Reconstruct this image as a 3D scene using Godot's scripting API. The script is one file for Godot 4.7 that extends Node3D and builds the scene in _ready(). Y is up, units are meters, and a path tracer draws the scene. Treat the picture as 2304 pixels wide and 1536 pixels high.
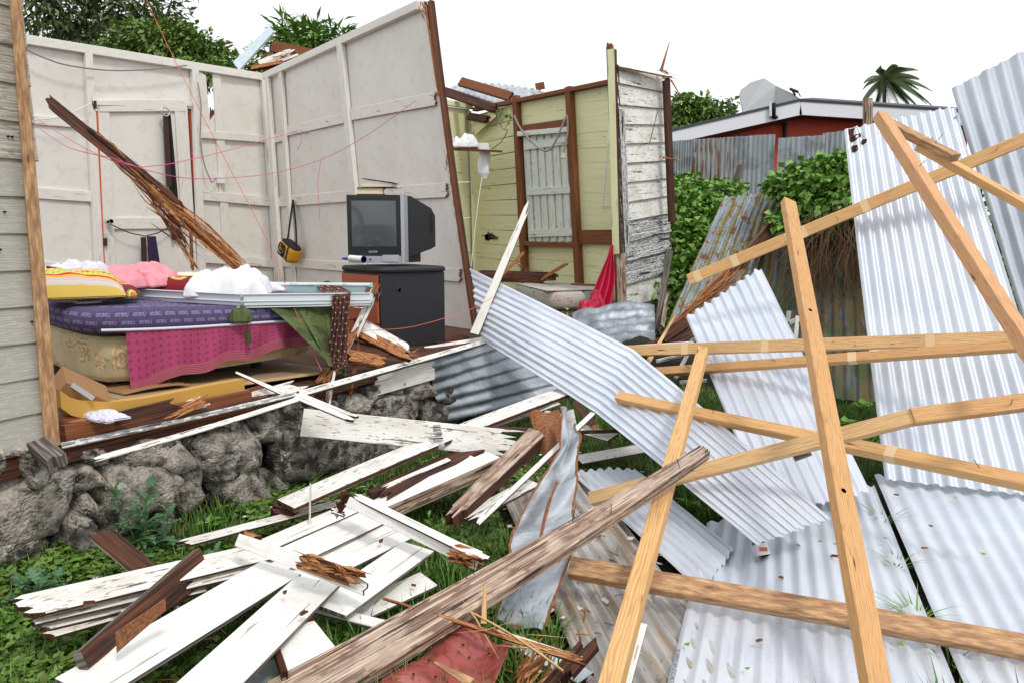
extends Node3D
# A storm-wrecked timber house: broken walls, bedroom contents, fallen roof sheets and rafters. Units are metres, y up, z towards the viewer.

var M := {}
var T := {}
var rng := RandomNumberGenerator.new()
var used := {}
var UP := Vector3.UP
var last_sheet: Callable

class Shape:
	var v := PackedVector3Array()
	var n := PackedVector3Array()
	var uv := PackedVector2Array()
	var ix := PackedInt32Array()
	func quad(a: Vector3, b: Vector3, c: Vector3, d: Vector3, ua := Vector2(0, 0), ub := Vector2(1, 0), uc := Vector2(1, 1), ud := Vector2(0, 1)) -> void:
		var nn := (b - a).cross(c - a)
		if nn.length_squared() < 1e-14:
			nn = (c - a).cross(d - a)
		nn = nn.normalized()
		var k := v.size()
		v.append_array([a, b, c, d])
		n.append_array([nn, nn, nn, nn])
		uv.append_array([ua, ub, uc, ud])
		ix.append_array([k, k + 2, k + 1, k, k + 3, k + 2])
	func tri(a: Vector3, b: Vector3, c: Vector3, ua := Vector2(0, 0), ub := Vector2(1, 0), uc := Vector2(.5, 1)) -> void:
		var nn := (b - a).cross(c - a).normalized()
		var k := v.size()
		v.append_array([a, b, c])
		n.append_array([nn, nn, nn])
		uv.append_array([ua, ub, uc])
		ix.append_array([k, k + 2, k + 1])
	func box(lo: Vector3, hi: Vector3, s := 1.0) -> void:
		var p := [Vector3(lo.x, lo.y, lo.z), Vector3(hi.x, lo.y, lo.z), Vector3(hi.x, hi.y, lo.z), Vector3(lo.x, hi.y, lo.z), Vector3(lo.x, lo.y, hi.z), Vector3(hi.x, lo.y, hi.z), Vector3(hi.x, hi.y, hi.z), Vector3(lo.x, hi.y, hi.z)]
		for f in [[4, 5, 6, 7], [1, 0, 3, 2], [5, 1, 2, 6], [0, 4, 7, 3], [7, 6, 2, 3], [0, 1, 5, 4]]:
			var a: Vector3 = p[f[0]]
			var b: Vector3 = p[f[1]]
			var c: Vector3 = p[f[2]]
			var d: Vector3 = p[f[3]]
			var w := (b - a).length() * s
			var h := (d - a).length() * s
			quad(a, b, c, d, Vector2(0, h), Vector2(w, h), Vector2(w, 0), Vector2(0, 0))
	func tube(pts: Array, r0: float, r1: float, sides := 6) -> void:
		var k := v.size()
		var m := pts.size()
		var run := 0.0
		for i in m:
			var p: Vector3 = pts[i]
			var q: Vector3 = pts[min(i + 1, m - 1)]
			var o: Vector3 = pts[max(i - 1, 0)]
			if i > 0:
				run += p.distance_to(o)
			var dir := (q - o).normalized()
			var side := dir.cross(Vector3(.31, .9, .3)).normalized()
			if side.length() < .1:
				side = Vector3.RIGHT
			var up := side.cross(dir)
			var r: float = lerp(r0, r1, float(i) / max(1, m - 1))
			for j in sides + 1:
				var a := TAU * j / sides
				var w := side * cos(a) + up * sin(a)
				v.append(p + w * r)
				n.append(w)
				uv.append(Vector2(run, float(j) / sides * TAU * r0))
		for i in m - 1:
			for j in sides:
				var a := k + i * (sides + 1) + j
				var b := a + sides + 1
				ix.append_array([a, a + 1, b, a + 1, b + 1, b])
		for e in [0, m - 1]:
			var c: Vector3 = pts[e]
			var cn: Vector3 = (c - pts[1 if e == 0 else m - 2]).normalized()
			var k2 := v.size()
			v.append(c); n.append(cn); uv.append(Vector2.ZERO)
			for j in sides + 1:
				v.append(v[k + e * (sides + 1) + j]); n.append(cn); uv.append(Vector2(j * .01, .02))
			for j in sides:
				ix.append_array([k2, k2 + 1 + j, k2 + 2 + j] if e == 0 else [k2, k2 + 2 + j, k2 + 1 + j])
	# a thin closed solid over a parametric surface
	func skin(f: Callable, nu: int, nv: int, thick: float, lu: float, lv: float, uo := Vector2.ZERO) -> void:
		var g := []
		for i in nu + 1:
			var row := PackedVector3Array()
			for j in nv + 1:
				row.append(f.call(float(i) / nu, float(j) / nv))
			g.append(row)
		var base := v.size()
		var nn := []
		for i in nu + 1:
			var row := PackedVector3Array()
			for j in nv + 1:
				var du: Vector3 = g[min(i + 1, nu)][j] - g[max(i - 1, 0)][j]
				var dv: Vector3 = g[i][min(j + 1, nv)] - g[i][max(j - 1, 0)]
				var q := du.cross(dv)
				row.append(q.normalized() if q.length_squared() > 1e-16 else Vector3.UP)
			nn.append(row)
		for sgn in [1, -1]:
			for i in nu + 1:
				for j in nv + 1:
					v.append(g[i][j] + nn[i][j] * thick * .5 * sgn)
					n.append(nn[i][j] * sgn)
					uv.append(Vector2(lu * i / nu, lv * j / nv) + uo)
		var side := (nu + 1) * (nv + 1)
		for i in nu:
			for j in nv:
				var a := base + i * (nv + 1) + j
				var b := a + nv + 1
				ix.append_array([a, a + 1, b, b, a + 1, b + 1])
				a += side
				b += side
				ix.append_array([a, b, a + 1, b, b + 1, a + 1])
		for i in nu:
			for j in [0, nv]:
				var a: Vector3 = g[i][j]
				var b: Vector3 = g[i + 1][j]
				var na: Vector3 = nn[i][j] * thick * .5
				var nb: Vector3 = nn[i + 1][j] * thick * .5
				var ua := uo + Vector2(lu * i / nu, lv * j / nv)
				var ub := uo + Vector2(lu * (i + 1) / nu, lv * j / nv)
				if j == 0:
					quad(a + na, a - na, b - nb, b + nb, ua, ua + Vector2(0, thick), ub + Vector2(0, thick), ub)
				else:
					quad(a + na, b + nb, b - nb, a - na, ua, ub, ub + Vector2(0, thick), ua + Vector2(0, thick))
		for j in nv:
			for i in [0, nu]:
				var a: Vector3 = g[i][j]
				var b: Vector3 = g[i][j + 1]
				var na: Vector3 = nn[i][j] * thick * .5
				var nb: Vector3 = nn[i][j + 1] * thick * .5
				var ua := uo + Vector2(lu * i / nu, lv * j / nv)
				var ub := uo + Vector2(lu * i / nu, lv * (j + 1) / nv)
				if i == 0:
					quad(a + na, b + nb, b - nb, a - na, ua, ub, ub, ua)
				else:
					quad(a + na, a - na, b - nb, b + nb, ua, ua, ub, ub)
	func onto(m: ArrayMesh, mat: Material) -> ArrayMesh:
		if v.is_empty():
			return m
		var arr := []
		arr.resize(Mesh.ARRAY_MAX)
		arr[Mesh.ARRAY_VERTEX] = v
		arr[Mesh.ARRAY_NORMAL] = n
		arr[Mesh.ARRAY_TEX_UV] = uv
		arr[Mesh.ARRAY_INDEX] = ix
		m.add_surface_from_arrays(Mesh.PRIMITIVE_TRIANGLES, arr)
		m.surface_set_material(m.get_surface_count() - 1, mat)
		return m
	func shift(o: Vector3) -> void:
		for i in v.size():
			v[i] -= o

func numbered(called: String) -> String:
	if not used.has(called):
		used[called] = 0
		return called
	used[called] += 1
	return "%s_%03d" % [called, used[called]]

func tag(o: Node3D, label := "", category := "", group := "", kind := "") -> Node3D:
	if label != "": o.set_meta("label", label)
	if category != "": o.set_meta("category", category)
	if group != "": o.set_meta("group", group)
	if kind != "": o.set_meta("kind", kind)
	elif category != "": o.set_meta("kind", "thing")
	return o

func thing(called: String, label: String, category: String, at := Vector3.ZERO, group := "") -> Node3D:
	var o := Node3D.new()
	o.name = numbered(called)
	add_child(o)
	o.position = at
	return tag(o, label, category, group)

func put(called: String, mesh: Mesh, at: Vector3, parent: Node = null) -> MeshInstance3D:
	var o := MeshInstance3D.new()
	o.mesh = mesh
	if parent == null:
		o.name = numbered(called)
		add_child(o)
		o.position = at
	else:
		o.name = called
		parent.add_child(o, true)
		o.position = parent.global_transform.affine_inverse() * at if parent.is_inside_tree() else at
	return o

# commits a shape given in world metres: the node stands at its middle
func make(called: String, s: Shape, mat: Material, parent: Node = null, at = null) -> MeshInstance3D:
	var c := Vector3.ZERO
	if at == null:
		var lo := s.v[0]
		var hi := s.v[0]
		for p in s.v:
			lo = lo.min(p)
			hi = hi.max(p)
		c = Vector3((lo.x + hi.x) * .5, lo.y, (lo.z + hi.z) * .5)
	else:
		c = at
	s.shift(c)
	var o := put(called, s.onto(ArrayMesh.new(), mat), c, null)  if parent == null else null
	if parent != null:
		o = MeshInstance3D.new()
		o.name = called
		o.mesh = s.onto(ArrayMesh.new(), mat)
		parent.add_child(o, true)
		o.global_transform = Transform3D(Basis(), c)
	return o

func frame_of(a: Vector3, b: Vector3, up: Vector3) -> Transform3D:
	var x := (b - a).normalized()
	var z := x.cross(up)
	if z.length() < .01:
		z = x.cross(Vector3(.3, .2, .9))
	z = z.normalized()
	return Transform3D(Basis(x, z.cross(x), z), (a + b) * .5)

# a sawn board: painted or raw wide faces, its own edge material, broken (jagged) ends when j0 / j1 > 0
func plank_mesh(L: float, w: float, t: float, face: Material, edge: Material, j0 := 0.0, j1 := 0.0, bow := 0.0, twist := 0.0, w0 := 1.0, w1 := 1.0) -> ArrayMesh:
	var nv := 1 if j0 == 0.0 and j1 == 0.0 else clampi(int(w / .012), 5, 12)
	var nu := 1
	if bow != 0.0 or twist != 0.0 or w0 != w1:
		nu = clampi(int(L / .15), 4, 14)
	var c: float = min(.003, t * .2)
	var uo := Vector2(rng.randf() * 7, rng.randf() * 7)
	var e0 := []
	var e1 := []
	var tilt0 := rng.randf_range(-.5, .5) * j0
	var tilt1 := rng.randf_range(-.5, .5) * j1
	for k in nv + 1:
		e0.append(maxf(0.0, pow(rng.randf(), 1.6) * j0 + tilt0 * (float(k) / nv - .5)) if j0 > 0 else 0.0)
		e1.append(maxf(0.0, pow(rng.randf(), 1.6) * j1 + tilt1 * (float(k) / nv - .5)) if j1 > 0 else 0.0)
	var at := func(s: float, k: int, y: float, full: bool) -> Vector3:
		var ww := w * lerpf(w0, w1, s)
		var z := (float(k) / nv - .5) * (ww if full else ww - 2 * c)
		var yy := y
		var a := twist * (s - .5)
		return Vector3(lerpf(-L * .5 + e0[k], L * .5 - e1[k], s), yy * cos(a) - z * sin(a) + bow * 4 * s * (1 - s), z * cos(a) + yy * sin(a))
	var f := Shape.new()
	var g := Shape.new()
	for i in nu:
		var s0 := float(i) / nu
		var s1 := float(i + 1) / nu
		for k in nv:
			var a: Vector3 = at.call(s0, k, t * .5, false)
			var b: Vector3 = at.call(s1, k, t * .5, false)
			var cc: Vector3 = at.call(s1, k + 1, t * .5, false)
			var d: Vector3 = at.call(s0, k + 1, t * .5, false)
			f.quad(d, cc, b, a, uo + Vector2(d.x, d.z), uo + Vector2(cc.x, cc.z), uo + Vector2(b.x, b.z), uo + Vector2(a.x, a.z))
			a = at.call(s0, k, -t * .5, false)
			b = at.call(s1, k, -t * .5, false)
			cc = at.call(s1, k + 1, -t * .5, false)
			d = at.call(s0, k + 1, -t * .5, false)
			f.quad(a, b, cc, d, uo + Vector2(a.x, a.z + .4), uo + Vector2(b.x, b.z + .4), uo + Vector2(cc.x, cc.z + .4), uo + Vector2(d.x, d.z + .4))
		for k in [0, nv]:
			var tl: Vector3 = at.call(s0, k, t * .5, false)
			var tr: Vector3 = at.call(s1, k, t * .5, false)
			var ul: Vector3 = at.call(s0, k, t * .5 - c, true)
			var ur: Vector3 = at.call(s1, k, t * .5 - c, true)
			var ll: Vector3 = at.call(s0, k, -t * .5 + c, true)
			var lr: Vector3 = at.call(s1, k, -t * .5 + c, true)
			var bl: Vector3 = at.call(s0, k, -t * .5, false)
			var br: Vector3 = at.call(s1, k, -t * .5, false)
			var u := [uo + Vector2(tl.x, .2), uo + Vector2(tr.x, .2), uo + Vector2(tr.x, .2 + t), uo + Vector2(tl.x, .2 + t)]
			if k == 0:
				f.quad(tl, tr, ur, ul, u[0], u[1], u[1], u[0])
				g.quad(ul, ur, lr, ll, u[0], u[1], u[2], u[3])
				f.quad(ll, lr, br, bl, u[3], u[2], u[2], u[3])
			else:
				f.quad(ul, ur, tr, tl, u[0], u[1], u[1], u[0])
				g.quad(ll, lr, ur, ul, u[3], u[2], u[1], u[0])
				f.quad(bl, br, lr, ll, u[3], u[2], u[2], u[3])
	for k in nv:
		for s in [0.0, 1.0]:
			var a: Vector3 = at.call(s, k, t * .5, true)
			var b: Vector3 = at.call(s, k + 1, t * .5, true)
			var cc: Vector3 = at.call(s, k + 1, -t * .5, true)
			var d: Vector3 = at.call(s, k, -t * .5, true)
			var q := [uo + Vector2(0, a.z), uo + Vector2(0, b.z), uo + Vector2(t, b.z), uo + Vector2(t, a.z)]
			if s == 0.0:
				g.quad(a, d, cc, b, q[0], q[3], q[2], q[1])
			else:
				g.quad(a, b, cc, d, q[0], q[1], q[2], q[3])
	var m := ArrayMesh.new()
	f.onto(m, face)
	g.onto(m, edge)
	return m

# places a board between two points, its wide face turned towards `up`
func plank(called: String, a: Vector3, b: Vector3, w: float, t: float, up: Vector3, face, edge, parent: Node = null, o := {}) -> MeshInstance3D:
	var mesh := plank_mesh(a.distance_to(b), w, t, M[face] if face is String else face, M[edge] if edge is String else edge, o.get("j0", 0.0), o.get("j1", 0.0), o.get("bow", 0.0), o.get("twist", 0.0), o.get("w0", 1.0), o.get("w1", 1.0))
	var n := MeshInstance3D.new()
	n.mesh = mesh
	if parent == null:
		n.name = numbered(called)
		add_child(n)
	else:
		n.name = called
		parent.add_child(n, true)
	n.global_transform = frame_of(a, b, up)
	return n

# a top-level board with its words
func board(called: String, label: String, a: Vector3, b: Vector3, w: float, t: float, up: Vector3, face, edge, o := {}) -> MeshInstance3D:
	var n := plank(called, a, b, w, t, up, face, edge, null, o)
	tag(n, label, o.get("cat", "board"), o.get("group", ""))
	for k in int(o.get("nails", 0)):
		nail(n, Vector3(lerpf(-.42, .42, rng.randf()) * a.distance_to(b), t * .5, rng.randf_range(-.3, .3) * w))
	return n

func nail(n: Node3D, at: Vector3) -> void:
	var s := Shape.new()
	var d := Vector3(rng.randf_range(-.5, .5), 1, rng.randf_range(-.3, .3)).normalized() * rng.randf_range(.035, .06)
	s.tube([at - d * .1, at + d], .0017, .0014, 5)
	var m := MeshInstance3D.new()
	m.name = "nail"
	m.mesh = s.onto(ArrayMesh.new(), M.iron)
	n.add_child(m, true)

# bunch of torn wood fibres around an axis, joined into one part
func splinters(called: String, parent: Node, a: Vector3, b: Vector3, n: int, r: float, lo: float, hi: float, mat: Material, thick := .006, spread := .25) -> MeshInstance3D:
	var s := Shape.new()
	var ax := (b - a).normalized()
	var sx := ax.cross(Vector3(.2, .95, .2)).normalized()
	var sy := sx.cross(ax)
	for i in n:
		var q := a.lerp(b, rng.randf())
		var off := (sx * rng.randfn(0, .5) + sy * rng.randfn(0, .5)) * r
		var dir := (ax + sx * rng.randfn(0, spread) + sy * rng.randfn(0, spread)).normalized()
		var L := rng.randf_range(lo, hi)
		var p0 := q + off
		var bend := (sx * rng.randfn(0, 1) + sy * rng.randfn(0, 1)) * L * .025
		var w := thick * rng.randf_range(.4, 1.7)
		# three-sided fibre, sharp at both ends
		var e0 := p0 - dir * L * .5
		var e1 := p0 + dir * L * .5
		var m := p0 + bend + dir * L * rng.randf_range(-.25, .1)
		var ux := sx.rotated(ax, rng.randf() * TAU)
		var uo := Vector2(rng.randf(), rng.randf())
		var ring := [m + ux * w, m + ux.rotated(dir, 2.2) * w * .7, m + ux.rotated(dir, 4.2) * w * .8]
		for k in 3:
			var c0: Vector3 = ring[k]
			var c1: Vector3 = ring[(k + 1) % 3]
			s.tri(e0, c0, c1, uo, uo + Vector2(L * .5, k * .01), uo + Vector2(L * .5, k * .01 + .01))
			s.tri(c0, e1, c1, uo + Vector2(L * .5, k * .01), uo + Vector2(L, .005), uo + Vector2(L * .5, k * .01 + .01))
	var o := make(called, s, mat, parent)
	return o

# corrugated sheet over four corners; the ridges run from the edge a-b to the edge d-c
func corrugated(called: String, label: String, a: Vector3, b: Vector3, c: Vector3, d: Vector3, waves: int, amp: float, mat: Material, o := {}) -> MeshInstance3D:
	var nz := FastNoiseLite.new()
	nz.seed = rng.randi() % 10000
	nz.frequency = 1.0
	var nrm := (b - a).cross(d - a).normalized()
	if nrm.y < 0:
		nrm = -nrm
	var sag: float = o.get("sag", 0.0)
	var dent: float = o.get("dent", .012)
	var rag: float = o.get("rag", .006)
	var flat: float = o.get("flat", 0.0)
	var mab = o.get("mab")
	var mdc = o.get("mdc")
	var W := (a.distance_to(b) + d.distance_to(c)) * .5
	var L := (a.distance_to(d) + b.distance_to(c)) * .5
	var f := func(t: float, s: float) -> Vector3:
		var tt := t
		tt += nz.get_noise_2d(s * 23.0, t * .5 + 9.0) * rag * (1.0 if t < .01 or t > .99 else 0.0)
		var p := a.lerp(b, s).lerp(d.lerp(c, s), tt)
		if mab != null:
			# bent sheet: two nearly straight halves with a soft fold between them
			var k0 := maxf(0.0, tt - .5)
			var soft := .06 * exp(-pow((tt - .5) / .12, 2.0))
			var e: Vector3 = a.lerp(mab, minf(tt, .5) * 2).lerp(a.lerp(d, tt), soft) if k0 == 0.0 else mab.lerp(d, k0 * 2).lerp(a.lerp(d, tt), soft)
			var g: Vector3 = b.lerp(mdc, minf(tt, .5) * 2).lerp(b.lerp(c, tt), soft) if k0 == 0.0 else mdc.lerp(c, k0 * 2).lerp(b.lerp(c, tt), soft)
			p = e.lerp(g, s)
		var k: float = amp
		if flat > 0.0:
			k *= clampf(nz.get_noise_2d(s * .8 + 4, 3.0) * .8 + 1.0 - flat * (1.0 - smoothstep(0.25, .6, tt)) * 1.6, 0.2, 1.0)
		var y := k * sin(TAU * waves * s) + sag * 4 * tt * (1 - tt)
		y += dent * nz.get_noise_2d(s * 1.6, tt * 2.0) + dent * .08 * nz.get_noise_2d(s * 7.0 + 50, tt * 7.0)
		return p + nrm * y
	last_sheet = func(s: float, t: float, h: float) -> Vector3: return f.call(t, s) + nrm * h
	var sh := Shape.new()
	sh.skin(f, int(o.get("nu", 24)), waves * 8, .0025, L, W, Vector2(rng.randf() * 3, rng.randf() * 3))
	# uv: u runs along the ridges
	var n := make(called, sh, mat)
	tag(n, label, o.get("cat", "roof sheet"), o.get("group", ""))
	return n

# cloth or any thin curved sheet
func drape(called: String, f: Callable, nu: int, nv: int, thick: float, lu: float, lv: float, mat: Material, parent: Node = null) -> MeshInstance3D:
	var s := Shape.new()
	s.skin(f, nu, nv, thick, lu, lv)
	return make(called, s, mat, parent)

func cord(called: String, label: String, pts: Array, r: float, mat: Material, category := "string", sag := 0.0) -> MeshInstance3D:
	var c := Curve3D.new()
	for i in pts.size():
		var p: Vector3 = pts[i]
		var t := Vector3.ZERO
		if i > 0 and i < pts.size() - 1:
			t = (pts[i + 1] - pts[i - 1]) * .16
		c.add_point(p, -t, t)
	var out := []
	var m := maxi(8, pts.size() * 6)
	for i in m + 1:
		var q := c.sample_baked(c.get_baked_length() * i / m)
		q.y -= sag * 4.0 * i / m * (1 - float(i) / m)
		out.append(q)
	var s := Shape.new()
	s.tube(out, r, r, 5)
	var n := make(called, s, mat)
	tag(n, label, category)
	return n

# ---------- computed textures ----------
# seamless noise bytes; drawn at gw x gh and stretched to w x h, so a small gw or gh gives long streaks
func nz(sd: int, freq: float, gw: int, gh: int, w: int, h: int, oct := 4, kind := FastNoiseLite.TYPE_SIMPLEX_SMOOTH) -> PackedByteArray:
	var f := FastNoiseLite.new()
	f.seed = sd
	f.frequency = freq
	f.noise_type = kind
	f.fractal_octaves = oct
	var im := f.get_seamless_image(gw, gh)
	im.convert(Image.FORMAT_L8)
	if gw != w or gh != h:
		im.resize(w, h, Image.INTERPOLATE_CUBIC)
	return im.get_data()

func picture(w: int, h: int, f: Callable) -> ImageTexture:
	var d := PackedByteArray()
	d.resize(w * h * 3)
	var i := 0
	for y in h:
		for x in w:
			var c: Color = f.call(y * w + x, x, y)
			d[i] = clampi(int(c.r * 255), 0, 255)
			d[i + 1] = clampi(int(c.g * 255), 0, 255)
			d[i + 2] = clampi(int(c.b * 255), 0, 255)
			i += 3
	var im := Image.create_from_data(w, h, false, Image.FORMAT_RGB8, d)
	im.generate_mipmaps()
	return ImageTexture.create_from_image(im)

func bumps(b: PackedByteArray, w: int, h: int, k: float) -> ImageTexture:
	var im := Image.create_from_data(w, h, false, Image.FORMAT_L8, b)
	im.convert(Image.FORMAT_RGBA8)
	im.bump_map_to_normal_map(k)
	return ImageTexture.create_from_image(im)

func c8(r: int, g: int, b: int) -> Color:
	return Color(r / 255.0, g / 255.0, b / 255.0)

func mat(called: String, tx: Texture2D, rough: float, su: float, sv: float, metal := 0.0, nrm: Texture2D = null, ns := 1.0, tint := Color.WHITE) -> StandardMaterial3D:
	var m := StandardMaterial3D.new()
	m.resource_name = called
	m.albedo_color = tint
	m.albedo_texture = tx
	m.roughness = rough
	m.metallic = metal
	m.uv1_scale = Vector3(su, sv, 1)
	if nrm:
		m.normal_enabled = true
		m.normal_texture = nrm
		m.normal_scale = ns
	M[called] = m
	return m

func plain(called: String, c: Color, rough := .8, metal := 0.0) -> StandardMaterial3D:
	var m := StandardMaterial3D.new()
	m.resource_name = called
	m.albedo_color = c
	m.roughness = rough
	m.metallic = metal
	M[called] = m
	return m

func world_mat(called: String, tx: Texture2D, rough: float, sc: float, nrm: Texture2D = null, ns := 1.0, tint := Color.WHITE) -> StandardMaterial3D:
	var m := mat(called, tx, rough, 1, 1, 0.0, nrm, ns, tint)
	m.uv1_triplanar = true
	m.uv1_world_triplanar = true
	m.uv1_scale = Vector3(sc, sc, sc)
	return m

func materials() -> void:
	var W := 512
	var H := 256
	# long grain streaks shared by the woods
	var grain := nz(1, .05, 24, 256, W, H, 4)
	var fine := nz(2, .16, 40, 256, W, H, 3)
	var broad := nz(3, .012, 256, 128, W, H, 4)
	var blot := nz(4, .03, 512, 256, W, H, 5)
	var speck := nz(5, .25, 512, 256, W, H, 2)
	var crack := nz(6, .06, 48, 256, W, H, 3, FastNoiseLite.TYPE_PERLIN)
	var flake := nz(8, .06, 256, 256, W, H, 5)
	var hair := nz(9, .22, 30, 256, W, H, 2)
	var nwood := bumps(fine, W, H, 2.0)
	var ngrain := bumps(grain, W, H, 5.0)
	# sawn pine with growth rings and knots
	var knots := [Vector2(90, 60), Vector2(330, 190), Vector2(250, 110)]
	var pine := func(i: int, x: int, y: int) -> Color:
		var r := y * .22 + (broad[i] / 255.0 - .5) * 7.0
		var dark := 0.0
		for k in knots:
			var dx: float = fposmod(x - k.x + 256, 512) - 256
			var dy: float = fposmod(y - k.y + 128, 256) - 128
			var q := sqrt(dx * dx * .25 + dy * dy * .35)
			if q < 40:
				r += 5.0 * exp(-q * .11)
				dark = maxf(dark, clampf((4.0 - q) * .35, 0, 1))
		var line := pow(.5 + .5 * sin(r * 2.4), 2.0)
		var f := fine[i] / 255.0
		var c := Color(.88, .735, .53).lerp(Color(.71, .51, .31), clampf(line * .5 + (f - .5) * .4 + (hair[i] / 255.0 - .5) * .45 + (blot[i] / 255.0 - .5) * .22, 0, 1))
		c = c.lerp(Color(.55, .42, .30), clampf((flake[i] / 255.0 - .62) * 2.0, 0, .25))
		c = c.lerp(Color(.32, .19, .10), dark)
		return c
	mat("pine", picture(W, H, pine), .66, 1 / 2.3, 1 / .21, 0, nwood, .5)
	mat("pine_b", M.pine.albedo_texture, .66, 1 / 1.9, 1 / .17, 0, nwood, .5, Color(.95, .89, .83))
	mat("pine_c", M.pine.albedo_texture, .66, 1 / 2.7, 1 / .25, 0, nwood, .5, Color(1.0, .96, .90))
	mat("pine_aged", picture(W, H, func(i, x, y):
		var c: Color = pine.call(i, x, y)
		return c.lerp(Color(.5, .34, .25), .45 + (blot[i] / 255.0 - .5) * .9)), .7, 1 / 1.5, 1 / .21, 0, nwood, .5)
	mat("pine_pink", picture(W, H, func(i, x, y):
		var c: Color = pine.call(i, x, y)
		return c * Color(.97, .9, .9)), .65, 1 / 1.7, 1 / .19, 0, nwood, .4)
	# weathered grey brown plank
	mat("weathered", picture(W, H, func(i, x, y):
		var g := grain[i] / 255.0
		var f := fine[i] / 255.0
		var c := Color(.46, .36, .305).lerp(Color(.84, .75, .66), clampf((g - .34) * 1.5 + (hair[i] / 255.0 - .5) * 1.1 + (f - .5) * .4 + .1, 0, 1))
		var b := blot[i] / 255.0
		c = c.lerp(Color(.44, .34, .29), clampf((b - .52) * 4, 0, .7))
		c = c.lerp(Color(.84, .77, .69), clampf((broad[i] / 255.0 - .5) * 2.5 + (hair[i] / 255.0 - .5), 0, .6))
		if crack[i] < 58: c = c.lerp(Color(.16, .11, .09), .75)
		return c), .85, 1 / 1.4, 1 / .3, 0, ngrain, 1.2)
	mat("grey_wood", picture(W, H, func(i, x, y):
		var f := fine[i] / 255.0
		var c := Color(.27, .24, .22).lerp(Color(.62, .59, .55), clampf((grain[i] / 255.0 - .3) * 1.6 + (f - .5) * .6, 0, 1))
		return c), .88, 1 / 1.2, 1 / .25, 0, ngrain, 1.0)
	# old dark red-brown timber
	mat("old", picture(W, H, func(i, x, y):
		var g := grain[i] / 255.0
		var f := fine[i] / 255.0
		var c := Color(.21, .105, .06).lerp(Color(.50, .29, .16), clampf((g - .3) * 1.3 + (f - .5) * .7, 0, 1))
		if crack[i] < 70: c = c * .55
		return c), .8, 1 / 1.2, 1 / .25, 0, nwood, .9)
	mat("stud", picture(W, H, func(i, x, y):
		var c := Color(.36, .19, .09).lerp(Color(.60, .36, .18), clampf(grain[i] / 255.0 * .7 + fine[i] / 255.0 * .5 - .15, 0, 1))
		return c), .75, 1 / 1.2, 1 / .3, 0, nwood, .6)
	mat("torn", picture(W, H, func(i, x, y):
		var c := Color(.50, .27, .13).lerp(Color(.88, .67, .44), clampf((fine[i] / 255.0 - .25) * 1.7, 0, 1))
		return c.lerp(Color(.38, .18, .08), clampf((blot[i] / 255.0 - .54) * 3, 0, .6))), .85, 1 / .8, 1 / .12, 0, ngrain, 1.2)
	mat("rot", picture(W, H, func(i, x, y):
		var c := Color(.18, .07, .035).lerp(Color(.52, .25, .11), clampf((speck[i] / 255.0 - .2) * .9 + (fine[i] / 255.0 - .5) * .5, 0, 1))
		return c), .9, 1 / .5, 1 / .12, 0, ngrain, 1.5)
	# white paint on wood: clean, and flaking along the grain down to grey wood
	mat("white", picture(W, H, func(i, x, y):
		var c := Color(.93, .925, .905).lerp(Color(.87, .86, .83), clampf((blot[i] / 255.0 - .45) * 1.8 + (hair[i] / 255.0 - .5) * .5, 0, 1))
		if speck[i] > 226: c = Color(.62, .5, .4)
		if crack[i] < 34: c = c.lerp(Color(.55, .5, .44), .6)
		return c), .55, 1 / 1.9, 1 / .45, 0, nwood, .25)
	mat("peeling", picture(W, H, func(i, x, y):
		var b := flake[i] / 255.0 * .75 + hair[i] / 255.0 * .2 + crack[i] / 255.0 * .15
		var c := Color(.92, .915, .89).lerp(Color(.83, .81, .77), clampf((broad[i] / 255.0 - .4) * 2, 0, 1))
		if b < .335: c = Color(.50, .46, .42).lerp(Color(.72, .69, .65), fine[i] / 255.0)
		elif b < .35: c = Color(.70, .66, .61)
		if crack[i] < 40: c = c.lerp(Color(.3, .25, .2), .8)
		return c), .62, 1 / 1.3, 1 / .3, 0, nwood, .6)
	mat("bare_peeling", picture(W, H, func(i, x, y):
		var b := flake[i] / 255.0 * .6 + grain[i] / 255.0 * .5
		var c := Color(.84, .84, .84)
		if b < .55: c = Color(.40, .40, .40).lerp(Color(.70, .70, .69), fine[i] / 255.0)
		if crack[i] < 66: c = Color(.22, .2, .18)
		return c), .75, 1 / 1.1, 1 / .3, 0, ngrain, .8)
	# off-white interior wall board with smudges
	mat("wall_paint", picture(W, W, func(i, x, y):
		var k: int = i % (W * H)
		var c := Color(.90, .888, .855).lerp(Color(.87, .848, .81), clampf((broad[k] / 255.0 - .35) * 1.2, 0, 1))
		c = c.lerp(Color(.79, .75, .71), clampf((blot[k] / 255.0 - .6) * 1.3, 0, .3))
		if speck[k] > 232: c = c * .75
		return c), .6, 1 / 2.3, 1 / 2.3)
	mat("batten_paint", picture(W, H, func(i, x, y):
		var c := Color(.90, .888, .855).lerp(Color(.86, .832, .79), clampf((blot[i] / 255.0 - .42) * 1.6, 0, 1))
		if speck[i] > 230: c = Color(.55, .46, .4)
		if crack[i] < 30: c = c * .7
		return c), .55, 1 / 1.6, 1 / .4, 0, nwood, .3)
	mat("yellow_paint", picture(W, H, func(i, x, y):
		var c := Color(.905, .905, .715).lerp(Color(.855, .855, .635), clampf((grain[i] / 255.0 - .4) * 1.4, 0, 1))
		c = c.lerp(Color(.88, .875, .72), clampf((blot[i] / 255.0 - .55) * 2, 0, .6))
		if crack[i] < 32: c = c * .68
		if speck[i] > 226: c = Color(.4, .28, .18)
		return c), .6, 1 / 1.5, 1 / .4, 0, nwood, .35)
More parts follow.
